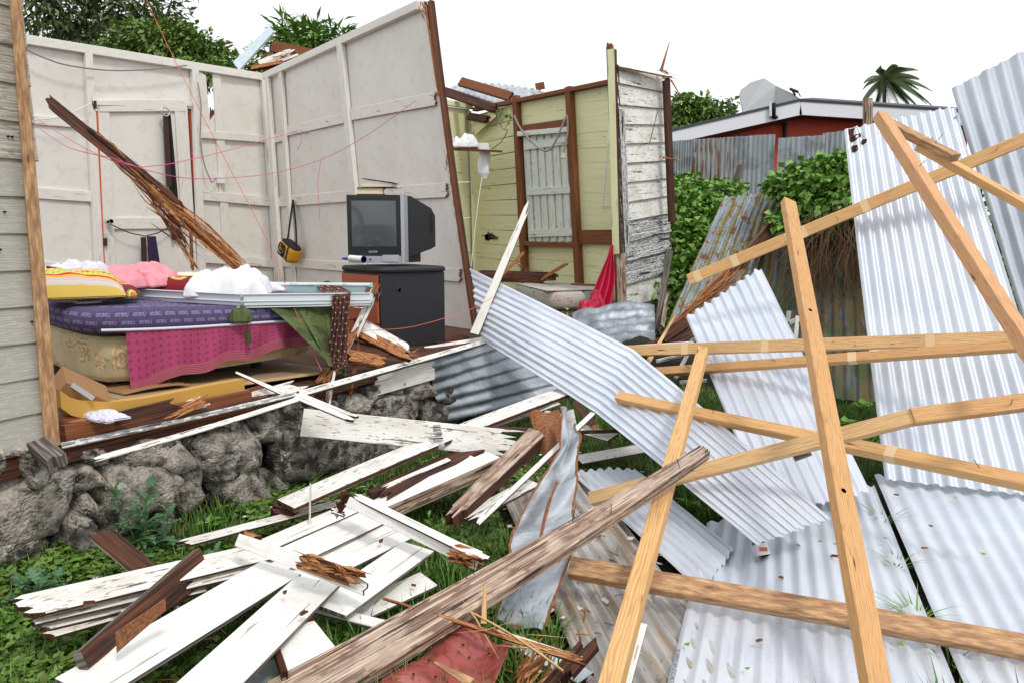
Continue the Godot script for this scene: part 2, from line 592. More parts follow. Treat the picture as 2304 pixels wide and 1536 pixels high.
	mat("shutter_paint", picture(W, H, func(i, x, y):
		var c := Color(.88, .90, .855).lerp(Color(.79, .83, .81), clampf((grain[i] / 255.0 - .35) * 1.5, 0, 1))
		c = c.lerp(Color(.78, .79, .62), clampf((blot[i] / 255.0 - .58) * 3, 0, .5))
		if crack[i] < 38: c = Color(.6, .56, .48)
		return c), .6, 1 / 1.3, 1 / .35, 0, nwood, .4)
	mat("clap_paint", picture(W, H, func(i, x, y):
		var c := Color(.70, .69, .645).lerp(Color(.64, .63, .585), clampf((fine[i] / 255.0 - .3) * 1.2, 0, 1))
		c = c.lerp(Color(.74, .735, .70), clampf((blot[i] / 255.0 - .52) * 3, 0, .7))
		return c), .7, 1 / .9, 1 / .2, 0, nwood, .9)
	mat("clap_worn", picture(W, H, func(i, x, y):
		var c := Color(.76, .75, .71).lerp(Color(.62, .6, .55), clampf((fine[i] / 255.0 - .3) * 1.4, 0, 1))
		if hair[i] < 92: c = c.lerp(Color(.45, .41, .36), .35)
		c = c.lerp(Color(.55, .45, .33), clampf((blot[i] / 255.0 - .6) * 3, 0, .6))
		return c), .8, 1 / .9, 1 / .2, 0, ngrain, .9)
	mat("pale_blue", picture(W, H, func(i, x, y):
		return Color(.83, .89, .91).lerp(Color(.72, .8, .83), clampf((blot[i] / 255.0 - .45) * 2, 0, 1))), .6, 1 / 1.5, 1 / .4)
	# sheet metals
	mat("roof_metal", picture(W, H, func(i, x, y):
		var c := Color(.855, .88, .916).lerp(Color(.815, .843, .886), clampf((broad[i] / 255.0 - .35) * 1.8, 0, 1))
		if speck[i] > 216: c = c.lerp(Color(.55, .53, .5), .45)
		c = c.lerp(Color(.74, .72, .69), clampf((hair[i] / 255.0 - .62) * .8, 0, .18))
		return c), .45, 1 / 1.7, 1 / 1.1, .35)
	mat("stained_metal", picture(W, H, func(i, x, y):
		var c := Color(.78, .775, .76).lerp(Color(.68, .67, .65), clampf((broad[i] / 255.0 - .3) * 1.8, 0, 1))
		c = c.lerp(Color(.66, .55, .43), clampf((grain[i] / 255.0 - .58) * 3.4, 0, .65))
		if flake[i] > 196: c = c.lerp(Color(.45, .43, .41), .5)
		if speck[i] > 210: c = c.lerp(Color(.45, .38, .32), .6)
		return c), .5, 1 / 1.3, 1 / .8, .25)
	var cell := nz(7, .06, 512, 256, W, H, 2, FastNoiseLite.TYPE_CELLULAR)
	mat("galvanised", picture(W, H, func(i, x, y):
		var c := Color(.66, .685, .71).lerp(Color(.77, .795, .82), cell[i] / 255.0)
		c = c.lerp(Color(.50, .515, .53), clampf((broad[i] / 255.0 - .46) * 1.8 + (speck[i] / 255.0 - .5) * .4, 0, .6))
		if flake[i] > 196: c = c.lerp(Color(.80, .81, .82), .5)
		return c), .6, 1 / .9, 1 / .6, .35)
	mat("galvanised_old", M.galvanised.albedo_texture, .5, 1 / .9, 1 / .6, .55, null, 1.0, Color(.86, .87, .88))
	plain("pine_pale", c8(226, 196, 150), .7)
	mat("rust_edge", picture(W, H, func(i, x, y):
		return Color(.42, .24, .14).lerp(Color(.66, .46, .32), blot[i] / 255.0)), .9, 1 / .4, 1 / .2)
	mat("rusty_metal", picture(W, H, func(i, x, y):
		var c := Color(.60, .64, .68).lerp(Color(.43, .46, .50), clampf((fine[i] / 255.0 - .3) * 1.6, 0, 1))
		var k := clampf((grain[i] / 255.0 - .42) * 4.5 + (blot[i] / 255.0 - .5) * 2.4, 0, 1)
		c = c.lerp(Color(.50, .45, .24), k * .85)
		c = c.lerp(Color(.44, .24, .12), clampf((blot[i] / 255.0 - .66) * 6, 0, .85))
		if speck[i] > 196: c = Color(.80, .82, .84)
		return c), .65, 1 / 2.2, 1 / 1.0, .2)
	mat("mossy_metal", picture(W, H, func(i, x, y):
		var c := Color(.40, .43, .44).lerp(Color(.27, .29, .30), clampf((fine[i] / 255.0 - .3) * 1.6, 0, 1))
		var k := clampf((grain[i] / 255.0 - .34) * 4.0 + (blot[i] / 255.0 - .5) * 2, 0, 1)
		c = c.lerp(Color(.41, .34, .18), k * .85)
		c = c.lerp(Color(.26, .32, .20), clampf((broad[i] / 255.0 - .55) * 4, 0, .7))
		return c), .75, 1 / 2.2, 1 / 1.0, .1)
	mat("fence_metal", picture(W, H, func(i, x, y):
		var c := Color(.58, .615, .635).lerp(Color(.69, .72, .74), clampf((grain[i] / 255.0 - .3) * 1.8, 0, 1))
		c = c.lerp(Color(.48, .51, .53), clampf((broad[i] / 255.0 - .5) * 3, 0, .7))
		c = c.lerp(Color(.70, .66, .56), clampf((blot[i] / 255.0 - .62) * 4, 0, .6))
		return c), .6, 1 / 1.6, 1 / 1.0, .2)
	mat("fence_rust", picture(W, H, func(i, x, y):
		var c := Color(.56, .58, .57).lerp(Color(.66, .67, .66), fine[i] / 255.0)
		c = c.lerp(Color(.43, .24, .14), clampf((grain[i] / 255.0 - .56) * 7, 0, .9) * clampf((broad[i] / 255.0 - .3) * 4, 0, 1))
		return c), .65, 1 / 1.6, 1 / .7, .15)
	mat("red_metal", picture(W, H, func(i, x, y):
		var c := Color(.60, .27, .26).lerp(Color(.70, .40, .39), clampf((broad[i] / 255.0 - .3) * 1.6, 0, 1))
		c = c.lerp(Color(.50, .24, .14), clampf((blot[i] / 255.0 - .5) * 4, 0, .8))
		if speck[i] > 212: c = Color(.36, .16, .12)
		return c), .55, 1 / .9, 1 / .6, .1)
	# stone, soil, bark
	var sb := nz(11, .012, 512, 512, 512, 512, 6)
	var sf := nz(12, .09, 512, 512, 512, 512, 4)
	var sp := nz(14, .3, 512, 512, 512, 512, 2)
	var sk := nz(13, .02, 512, 512, 512, 512, 5)
	var nstone := bumps(sf, 512, 512, 6.0)
	var stone := func(i: int, x: int, y: int) -> Color:
		var f := sf[i] / 255.0
		var c := Color(.50, .475, .44).lerp(Color(.85, .81, .76), clampf((sb[i] / 255.0 - .25) * 1.5 + (f - .5) * .9 + (sp[i] / 255.0 - .5) * .7, 0, 1))
		c = c.lerp(Color(.40, .385, .30), clampf((sk[i] / 255.0 - .52) * 3, 0, .5))
		c = c.lerp(Color(.065, .063, .06), clampf((sk[i] / 255.0 * .65 + f * .4 + sp[i] / 255.0 * .12 - .605) * 16, 0, .95))
		return c.lerp(Color(.80, .76, .71), clampf((f - .6) * 3, 0, .6))
	world_mat("stone", picture(512, 512, stone), .95, 1.25, nstone, 1.6)
	world_mat("stone_dark", picture(512, 512, func(i, x, y):
		var c: Color = stone.call((i + 140000) % 262144, x, y)
		return c.lerp(Color(.16, .155, .145), clampf((sb[i] / 255.0 - .47) * 4, 0, .8))), .95, 1.3, nstone, 1.6)
	world_mat("stone_pale", picture(512, 512, func(i, x, y):
		var c: Color = stone.call((i + 70000) % 262144, x, y)
		return c.lerp(Color(.74, .69, .64), clampf((.6 - sk[i] / 255.0) * 3 + (sp[i] / 255.0 - .5) * .6, 0, .6))), .95, 1.2, nstone, 1.5)
	world_mat("soil", picture(512, 512, func(i, x, y):
		var f := sf[i] / 255.0
		var c := Color(.13, .10, .07).lerp(Color(.28, .23, .16), f)
		return c.lerp(Color(.15, .22, .07), clampf((sb[i] / 255.0 - .4) * 2.2, 0, .6))), .97, .9, nstone, 1.2)
	world_mat("bark", picture(256, 256, func(i, x, y):
		return Color(.30, .27, .24).lerp(Color(.50, .47, .43), sf[(y * 512 + x)] / 255.0)), .95, 1.5)
	# fabrics and things of the bedroom
	var glyph := {"L": [16, 16, 16, 16, 16, 16, 31], "O": [14, 17, 17, 17, 17, 17, 14], "V": [17, 17, 17, 17, 17, 10, 4], "E": [31, 16, 16, 30, 16, 16, 31], "Y": [17, 17, 10, 4, 4, 4, 4], "U": [17, 17, 17, 17, 17, 17, 14]}
	var im := Image.create(512, 128, false, Image.FORMAT_RGB8)
	for y in 128:
		for x in 512:
			var q: float = blot[(y * 512 + x)] / 255.0
			im.set_pixel(x, y, Color(.255, .215, .36).lerp(Color(.35, .30, .45), q))
	for row in 2:
		for rep in 3:
			var word := "LOVEYOU"
			for k in 7:
				var g: Array = glyph[word[k]]
				for gy in 7:
					for gx in 5:
						if int(g[gy]) >> (4 - gx) & 1:
							# the print hangs head down on the side of the mattress
							var px := 511 - (rep * 170 + row * 60 + k * 18 + gx * 3)
							im.fill_rect(Rect2i(posmod(px, 510), 127 - (row * 64 + 16 + gy * 4), 3, 4), Color(.66, .63, .74))
	im.generate_mipmaps()
	mat("love_print", ImageTexture.create_from_image(im), .85, 1 / .27, 1 / .072)
	mat("pink_print", picture(256, 256, func(i, x, y):
		var a := sin(x * TAU / 32.0) * sin(y * TAU / 32.0)
		var b := sin((x + y) * TAU / 64.0) * cos((x - y) * TAU / 64.0)
		var c := Color(.67, .25, .40)
		var q := flake[(y * 512 + x)] / 255.0
		if a + b * .8 + q * .9 > 1.05: c = Color(.50, .22, .38)
		elif absf(a - b) < .1: c = Color(.76, .32, .47)
		c = c.lerp(Color(.62, .22, .36), clampf((q - .4) * 1.5, 0, .5))
		return c), .85, 1 / .3, 1 / .3)
	mat("pink_hem", picture(64, 64, func(i, x, y):
		return Color(.75, .45, .48) if y % 8 < 3 else Color(.55, .22, .30)), .85, 1 / .1, 1 / .07)
	var ticking := func(i: int, x: int, y: int, ground: Color, petal: Color, leaf: Color) -> Color:
		var c := ground.lerp(ground * .9, blot[(y % 256) * 512 + x] / 255.0)
		for k in 12:
			var cx := fposmod(k * 73.0 + 20, 256.0)
			var cy := fposmod(k * 47.0 + 30, 128.0)
			var dx := fposmod(x - cx + 128, 256) - 128
			var dy := fposmod(y - cy + 64, 128) - 64
			var r := sqrt(dx * dx + dy * dy)
			var an := atan2(dy, dx)
			if k % 3 != 1:
				var lim := 11 + (k % 4) * 2.5 + 3 * sin(an * 4 + k) + 1.5 * sin(an * 9 + k * 2)
				if r < lim:
					c = petal.lerp(ground * 1.08, clampf(.55 + .35 * sin(r * .8 + 2.5 * sin(an * 3 + k)) + (flake[(y % 256) * 512 + x] / 255.0 - .5), 0, 1))
					if r > lim - 1.0 and sin(an * 7) > 0: c = petal * .8
			else:
				var lx := dx * .8 + dy * .6
				var ly := -dx * .6 + dy * .8
				if absf(ly) < 5.5 * (1 - absf(lx) / 11.0) + sin(lx * 2) * .8: c = leaf
		return c
	mat("bed_ticking", picture(256, 128, func(i, x, y): return ticking.call(i, x, y, Color(.80, .73, .56), Color(.66, .52, .38), Color(.26, .26, .25))), .85, 1 / .95, 1 / .42)
	mat("floral_ticking", picture(256, 128, func(i, x, y): return ticking.call(i, x, y, Color(.80, .80, .75), Color(.72, .46, .48), Color(.30, .50, .52))), .85, 1 / .8, 1 / .4)
	mat("stripes", picture(256, 256, func(i, x, y):
		var k = int(y) * 10 / 256
		var cs := [Color(.86, .74, .35), Color(.55, .12, .14), Color(.86, .74, .35), Color(.55, .70, .22), Color(.72, .76, .35), Color(.88, .66, .22), Color(.72, .14, .13), Color(.88, .66, .22), Color(.80, .70, .72), Color(.82, .78, .74)]
		var c: Color = cs[k]
		if k in [1, 3, 4] and (x / 6) % 2 == 0: c = c.lerp(Color(.88, .8, .5), .55)
		return c), .85, 1 / .5, 1 / .42)
	mat("red_rings", picture(256, 256, func(i, x, y):
		var c := Color(.50, .05, .10)
		for k in 5:
			var r := Vector2(fposmod(x - k * 97 + 128, 256) - 128, fposmod(y - k * 61 + 128, 256) - 128).length()
			if r < 20: c = Color(.80, .47, .16)
			elif r < 26: c = Color(.88, .82, .60)
			elif r < 33: c = Color(.55, .62, .25)
		return c), .85, 1 / .4, 1 / .4)
	mat("scarf", picture(256, 256, func(i, x, y):
		var q := Vector2((x % 32) - 16, ((y + (16 if (x / 32) % 2 else 0)) % 32) - 16).length()
		return Color(.78, .72, .68) if q < 4.2 else Color(.27, .145, .115).lerp(Color(.36, .20, .16), fine[i % (W * H)] / 255.0)), .85, 1 / .25, 1 / .25)
	mat("green_cloth", picture(W, H, func(i, x, y):
		var q := absf(sin(broad[i] / 255.0 * 26.0))
		var c := Color(.31, .36, .18).lerp(Color(.37, .42, .23), blot[i] / 255.0)
		if q < .12: c = Color(.17, .21, .10)
		elif broad[i] > 150: c = c * .78
		return c), .8, 1 / .9, 1 / .5)
	mat("cherry_veneer", picture(W, H, func(i, x, y):
		return Color(.72, .36, .18).lerp(Color(.62, .29, .13), clampf(grain[i] / 255.0 * .8 + fine[i] / 255.0 * .4 - .1, 0, 1))), .4, 1 / 1.0, 1 / .5)
	mat("plywood", picture(W, H, func(i, x, y):
		return Color(.55, .46, .35).lerp(Color(.68, .58, .46), grain[i] / 255.0)), .8, 1 / 1.2, 1 / .6)
	plain("foam", c8(196, 152, 72), .95)
	plain("cardboard", c8(150, 112, 72), .9)
	plain("white_cloth", c8(214, 212, 226), .9)
	plain("pink_cloth", c8(226, 150, 160), .9)
	var bag := plain("plastic_white", c8(236, 236, 238), .38)
	bag.backlight_enabled = true
	bag.backlight = Color(.35, .35, .35)
	var sat := plain("satin_red", c8(190, 18, 62), .38)
	sat.rim_enabled = true
	sat.rim = .5
	plain("black_cloth", c8(26, 24, 26), .9)
	plain("purple_cloth", c8(48, 28, 66), .85)
	plain("leather", c8(62, 34, 32), .5)
	plain("black_shell", c8(28, 29, 32), .55)
	plain("black_gloss", c8(22, 23, 25), .22)
	var tube := plain("tube_glass", c8(74, 80, 80), .08)
	tube.clearcoat_enabled = true
	tube.clearcoat = .6
	plain("silver", c8(178, 181, 188), .35, .5)
	plain("chrome", c8(205, 205, 205), .22, .9)
	plain("black_laminate", c8(30, 31, 36), .6)
	plain("white_alloy", c8(206, 212, 216), .4)
	plain("aqua_paint", c8(176, 208, 208), .55)
	plain("blue_plastic", c8(30, 60, 170), .35)
	plain("white_plastic", c8(232, 232, 230), .35)
	plain("amber_cloth", c8(196, 140, 34), .85)
	plain("print_amber", c8(214, 150, 40), .8)
	plain("grey_piping", c8(170, 172, 176), .6)
	plain("paper", c8(226, 216, 190), .9)
	plain("book_brown", c8(120, 70, 42), .7)
	plain("iron", c8(70, 66, 64), .5, .7)
	plain("pink_twine", c8(222, 96, 150), .8)
	plain("orange_twine", c8(222, 110, 78), .8)
	plain("white_twine", c8(226, 226, 224), .7)
	plain("grey_wire", c8(140, 136, 130), .5)
	plain("orange_paint", c8(214, 92, 38), .7)
	plain("print_grey", c8(110, 116, 124), .7)
	plain("label_green", c8(70, 130, 90), .5)
	plain("label_red", c8(206, 96, 70), .5)
	# houses and plants behind
	world_mat("red_render", picture(256, 256, func(i, x, y):
		return Color(.68, .26, .19).lerp(Color(.74, .32, .24), sf[y * 512 + x] / 255.0)), .9, .4)
	plain("fascia_white", c8(226, 228, 232), .6)
	plain("soffit", c8(92, 60, 44), .8)
	plain("roof_dark", c8(74, 76, 80), .8)
	plain("dish_mesh", c8(196, 200, 200), .75)
	plain("pipe_black", c8(28, 28, 30), .5)
	for k in [["leaf_dark", c8(98, 122, 68)], ["leaf_mid", c8(114, 148, 66)], ["leaf_bright", c8(104, 150, 52)], ["leaf_vine", c8(122, 168, 70)], ["leaf_blue", c8(86, 124, 84)], ["blade", c8(92, 132, 52)], ["palm_leaf", c8(100, 118, 78)]]:
		var m := plain(k[0], k[1], .55)
		m.vertex_color_use_as_albedo = true
		m.backlight_enabled = true
		m.backlight = Color(k[1].r * .55, k[1].g * .55, k[1].b * .35)
		m.cull_mode = BaseMaterial3D.CULL_DISABLED
	plain("dry_stem", c8(112, 84, 62), .9)
	plain("green_stem", c8(92, 118, 60), .7)

func _ready() -> void:
	rng.seed = 20240617
	# ---------- camera, sky, sun, exposure ----------
	var cam := Camera3D.new()
	cam.name = "camera"
	cam.fov = 48.62
	cam.near = .05
	cam.far = 600
	add_child(cam)
	cam.position = Vector3(0, 1.45, 0)
	cam.rotation_degrees = Vector3(-7.97, 0, 0)
	cam.current = true
	var sm := ProceduralSkyMaterial.new()
	sm.sky_top_color = Color(.97, .98, 1.0)
	sm.sky_horizon_color = Color(.97, .98, .99)
	sm.ground_horizon_color = Color(.55, .55, .52)
	sm.ground_bottom_color = Color(.30, .31, .27)
	sm.sun_angle_max = 1.0
	sm.energy_multiplier = 1.0
	var sky := Sky.new()
	sky.sky_material = sm
	var env := Environment.new()
	env.background_mode = Environment.BG_SKY
	env.sky = sky
	env.tonemap_mode = Environment.TONE_MAPPER_LINEAR
	env.tonemap_exposure = 1.2
	env.sdfgi_enabled = true
	env.ssao_enabled = true
	env.ssil_enabled = true
	var we := WorldEnvironment.new()
	we.name = "world_environment"
	we.environment = env
	add_child(we)
	var sun := DirectionalLight3D.new()
	sun.name = "sun"
	sun.light_color = Color(1, .985, .96)
	sun.light_energy = .45
	sun.light_angular_distance = 10
	sun.shadow_enabled = true
	add_child(sun)
	sun.rotation_degrees = Vector3(-54, 34, 0)
	# ---------- the place ----------
	materials()
	ground()
	foundation()
	house_walls()
	yellow_room()
	neighbourhood()
	# ---------- the things ----------
	bedroom()
	roof_sheets()
	rafters()
	white_boards()
	wreckage()
	plants()
	small_things()

func gh(x: float, z: float) -> float:
	var r := maxf(0.0, -x - .85)
	return .17 * r * smoothstep(0.0, .35, r) * (1.0 if z > -4.5 else maxf(0.0, 1.0 - (-z - 4.5) * .4)) + .018 * sin(x * 3.1 + z * 1.7) + .014 * sin(x * 7.3 - z * 5.1)

func ground() -> void:
	var xs := [-300.0, -120.0, -50.0, -20.0, -10.0]
	var zs := [20.0, 6.0]
	var x := -7.0
	while x < 9.0:
		xs.append(x)
		x += .2
	xs.append_array([12.0, 20.0, 50.0, 120.0, 300.0])
	var z := 1.0
	while z > -15.0:
		zs.append(z)
		z -= .2
	zs.append_array([-20.0, -30.0, -60.0, -150.0, -450.0])
	var s := Shape.new()
	for i in xs.size():
		for j in zs.size():
			var y := gh(xs[i], zs[j])
			var e := .1
			s.v.append(Vector3(xs[i], clampf(y, -.05, 1.0) if absf(xs[i]) < 9 else 0.0, zs[j]))
			s.n.append(Vector3(gh(xs[i] - e, zs[j]) - gh(xs[i] + e, zs[j]), 2 * e, gh(xs[i], zs[j] - e) - gh(xs[i], zs[j] + e)).normalized() if absf(xs[i]) < 9 else UP)
			s.uv.append(Vector2(xs[i], zs[j]))
	var m := zs.size()
	for i in xs.size() - 1:
		for j in m - 1:
			var a := i * m + j
			s.ix.append_array([a, a + 1, a + m, a + 1, a + m + 1, a + m])
	var g := make("ground", s, M.soil, null, Vector3.ZERO)
	tag(g, "weedy soil and short grass under all the wreckage", "ground", "", "structure")

func rock_mesh(sd: int, mt: Material) -> ArrayMesh:
	var f := FastNoiseLite.new()
	f.seed = sd
	f.frequency = .75
	f.fractal_octaves = 4
	var c := FastNoiseLite.new()
	c.seed = sd + 31
	c.noise_type = FastNoiseLite.TYPE_CELLULAR
	c.cellular_return_type = FastNoiseLite.RETURN_DISTANCE2_SUB
	c.frequency = .7
	var nu := 36
	var nv := 22
	var s := Shape.new()
	var pts := []
	# split block: rays cut by random planes, edges slightly worn
	var r2 := RandomNumberGenerator.new()
	r2.seed = sd
	var planes := []
	for ax in [Vector3.RIGHT, Vector3.LEFT, Vector3.UP, Vector3.DOWN, Vector3.BACK, Vector3.FORWARD]:
		planes.append([(ax + Vector3(r2.randfn(0, .14), r2.randfn(0, .14), r2.randfn(0, .14))).normalized(), r2.randf_range(.82, .96)])
	for k in 11:
		planes.append([Vector3(r2.randfn(), r2.randfn(), r2.randfn()).normalized(), r2.randf_range(.86, 1.08)])
	for i in nu + 1:
		for j in nv + 1:
			var a := TAU * (i % nu) / nu
			var b := PI * j / nv - PI / 2
			var d := Vector3(cos(b) * cos(a), sin(b), cos(b) * sin(a))
			var inv := 0.0
			for pl in planes:
				inv += pow(maxf(0.0, d.dot(pl[0])) / pl[1], 14.0)
			var p := d * pow(inv, -1.0 / 14.0)
			p *= 1.0 + .10 * f.get_noise_3dv(d * 2.2) + .05 * f.get_noise_3dv(d * 7) - .05 * c.get_noise_3dv(d * 2.5)
			pts.append(p)
	for i in nu + 1:
		for j in nv + 1:
			var k := i * (nv + 1) + j
			var du: Vector3 = pts[((i + 1) % nu) * (nv + 1) + j] - pts[((i + nu - 1) % nu) * (nv + 1) + j]
			var dv: Vector3 = pts[i * (nv + 1) + mini(j + 1, nv)] - pts[i * (nv + 1) + maxi(j - 1, 0)]
			var n := dv.cross(du)
			s.v.append(pts[k])
			s.n.append(n.normalized() if n.length() > 1e-7 else pts[k].normalized())
			s.uv.append(Vector2(float(i) / nu, float(j) / nv))
	for i in nu:
		for j in nv:
			var a := i * (nv + 1) + j
			var b := a + nv + 1
			s.ix.append_array([a, b, a + 1, a + 1, b, b + 1])
	return s.onto(ArrayMesh.new(), mt)

func foundation() -> void:
	var U := Vector3(.472, 0, -.882)
	var N := Vector3(.882, 0, .472)
	var w := thing("stone_foundation", "rubble stone foundation wall of rough blackened limestone under the wrecked house", "wall", Vector3(-1.2, 0, -3.9))
	var rocks := []
	for k in 8:
		rocks.append(rock_mesh(100 + k * 7, [M.stone, M.stone_pale, M.stone_pale, M.stone_dark, M.stone, M.stone_pale, M.stone_dark, M.stone][k]))
	var put_stone := func(tl: Vector3, br: Vector3, k: int, proud: float, dep: float) -> void:
		var c := (tl + br) * .5
		var o := MeshInstance3D.new()
		o.name = "stone"
		o.mesh = rocks[k % 8]
		w.add_child(o, true)
		var b := Basis(U, UP, -N) if rng.randf() < .5 else Basis(-U, UP, N)
		var hw := absf((br - tl).dot(U)) * .5
		var hh := absf(br.y - tl.y) * .5
		b = b.rotated(N, rng.randf_range(-.1, .1))
		o.global_transform = Transform3D(b.scaled_local(Vector3(hw * .94, hh * .94, dep)), c + N * (proud - dep * .8))
	# the stones that show in front, by their outlines on the wall face
	var list := [
		[Vector3(-1.886, 0.690, -2.609), Vector3(-1.836, 0.543, -2.702), 0], [Vector3(-1.840, 0.687, -2.694), Vector3(-1.735, 0.486, -2.891), 4], [Vector3(-1.903, 0.601, -2.577), Vector3(-1.727, 0.278, -2.905), 2], [Vector3(-1.950, 0.733, -2.490), Vector3(-1.895, 0.540, -2.592), 5],
		[Vector3(-1.742, 0.567, -2.878), Vector3(-1.672, 0.405, -3.008), 5], [Vector3(-1.723, 0.438, -2.913), Vector3(-1.689, 0.288, -2.976), 0], [Vector3(-1.761, 0.365, -2.842), Vector3(-1.717, 0.270, -2.924), 1], [Vector3(-1.687, 0.505, -2.981), Vector3(-1.510, 0.220, -3.311), 1],
		[Vector3(-1.640, 0.616, -3.068), Vector3(-1.477, 0.402, -3.374), 4], [Vector3(-1.558, 0.526, -3.222), Vector3(-1.471, 0.369, -3.384), 5], [Vector3(-1.503, 0.426, -3.324), Vector3(-1.457, 0.275, -3.409), 1], [Vector3(-1.469, 0.546, -3.387), Vector3(-1.254, 0.244, -3.789), 0],
		[Vector3(-1.531, 0.388, -3.272), Vector3(-1.424, 0.107, -3.472), 2], [Vector3(-1.419, 0.342, -3.481), Vector3(-1.251, 0.055, -3.795), 7], [Vector3(-1.425, 0.385, -3.470), Vector3(-1.366, 0.257, -3.579), 3], [Vector3(-1.251, 0.475, -3.795), Vector3(-1.008, 0.093, -4.248), 3],
		[Vector3(-1.266, 0.247, -3.767), Vector3(-1.119, -0.021, -4.042), 6], [Vector3(-1.036, 0.309, -4.197), Vector3(-0.826, 0.007, -4.589), 7], [Vector3(-1.924, 0.432, -2.538), Vector3(-1.770, 0.141, -2.825), 6], [Vector3(-1.773, 0.323, -2.820), Vector3(-1.688, 0.121, -2.978), 3],
		[Vector3(-1.687, 0.347, -2.980), Vector3(-1.595, 0.178, -3.152), 6], [Vector3(-1.596, 0.284, -3.150), Vector3(-1.531, 0.134, -3.273), 3], [Vector3(-0.988, 0.538, -4.287), Vector3(-0.877, 0.367, -4.494), 1], [Vector3(-0.912, 0.573, -4.428), Vector3(-0.733, 0.384, -4.763), 6],
		[Vector3(-0.875, 0.477, -4.498), Vector3(-0.548, 0.175, -5.108), 4], [Vector3(-0.748, 0.518, -4.734), Vector3(-0.673, 0.401, -4.875), 1], [Vector3(-0.680, 0.529, -4.861), Vector3(-0.505, 0.315, -5.189), 5], [Vector3(-1.120, 0.561, -4.039), Vector3(-0.980, 0.318, -4.302), 6],
		[Vector3(-1.389, 0.606, -3.538), Vector3(-1.302, 0.442, -3.699), 6], [Vector3(-1.298, 0.577, -3.707), Vector3(-1.126, 0.352, -4.029), 3], [Vector3(-1.736, 0.636, -2.889), Vector3(-1.633, 0.485, -3.080), 6], [Vector3(-1.113, 0.206, -4.053), Vector3(-0.959, -0.035, -4.340), 6],
		[Vector3(-0.833, 0.316, -4.576), Vector3(-0.586, -0.001, -5.037), 3], [Vector3(-0.581, 0.371, -5.046), Vector3(-0.308, 0.022, -5.556), 6], [Vector3(-0.528, 0.537, -5.145), Vector3(-0.181, 0.175, -5.794), 3], [Vector3(-0.306, 0.329, -5.560), Vector3(0.187, -0.096, -6.482), 6], [Vector3(-0.180, 0.527, -5.797), Vector3(0.359, 0.036, -6.802), 3]]
	for e in list:
		put_stone.call(e[0], e[1], e[2], rng.randf_range(-.03, .07), rng.randf_range(.13, .18))
	# smaller stones wedged deeper in the joints
	for k in 30:
		var c := Vector3(-1.73, 0, -2.9) + U * rng.randf_range(-.5, 4.4)
		c.y = rng.randf_range(.08, .56)
		var r := rng.randf_range(.05, .1)
		put_stone.call(c + U * -r + UP * r, c + U * r - UP * r * .8, 3 if k % 3 else 7, -.17, .08)
	var s := Shape.new()
	var f := func(u: float, v: float) -> Vector3: return Vector3(-1.73, 0, -2.9) + U * lerpf(-1.6, 6.2, u) - N * .42 + UP * lerpf(-.1, .6, v)
	s.skin(f, 12, 2, .2, 8, .7)
	make("rubble_core", s, M.stone_dark, w)

# slab over four corners, metric texture
func quad_part(called: String, tl: Vector3, tr: Vector3, br: Vector3, bl: Vector3, thick: float, mt: Material, parent: Node, nu := 1, nv := 1, warp := 0.0) -> MeshInstance3D:
	var s := Shape.new()
	var ph := rng.randf() * 6.0
	var n := (tr - tl).cross(bl - tl).normalized()
	var f := func(u: float, v: float) -> Vector3: return tl.lerp(tr, u).lerp(bl.lerp(br, u), v) + n * warp * sin(u * 5 + ph) * sin(v * 4 + ph * 2)
	s.skin(f, nu, nv, thick, tl.distance_to(tr), tl.distance_to(bl), Vector2(rng.randf() * 4, rng.randf() * 4))
	return make(called, s, mt, parent)

# horizontal boards filling a quad, each one a part
func courses(called: String, parent: Node, tl: Vector3, tr: Vector3, br: Vector3, bl: Vector3, n: int, t: float, up: Vector3, face, edge, o := {}) -> void:
	for k in n:
		var a := tl.lerp(bl, (k + .5) / n)
		var b := tr.lerp(br, (k + .5) / n)
		var h := tl.distance_to(bl) / n
		var lap: float = o.get("lap", 0.0)
		var f = face
		if o.has("alt") and rng.randf() < float(o.get("alt_share", .3)):
			f = o.alt
		plank(called, a, b, h * float(o.get("fill", .985)) * (1.16 if lap > 0 else 1.0), t, (up + UP * lap).normalized(), f, edge, parent, {"j0": float(o.get("j0", 0.0)) * rng.randf(), "j1": float(o.get("j1", 0.0)) * rng.randf(), "bow": rng.randf_range(-1, 1) * float(o.get("bow", 0.0))})

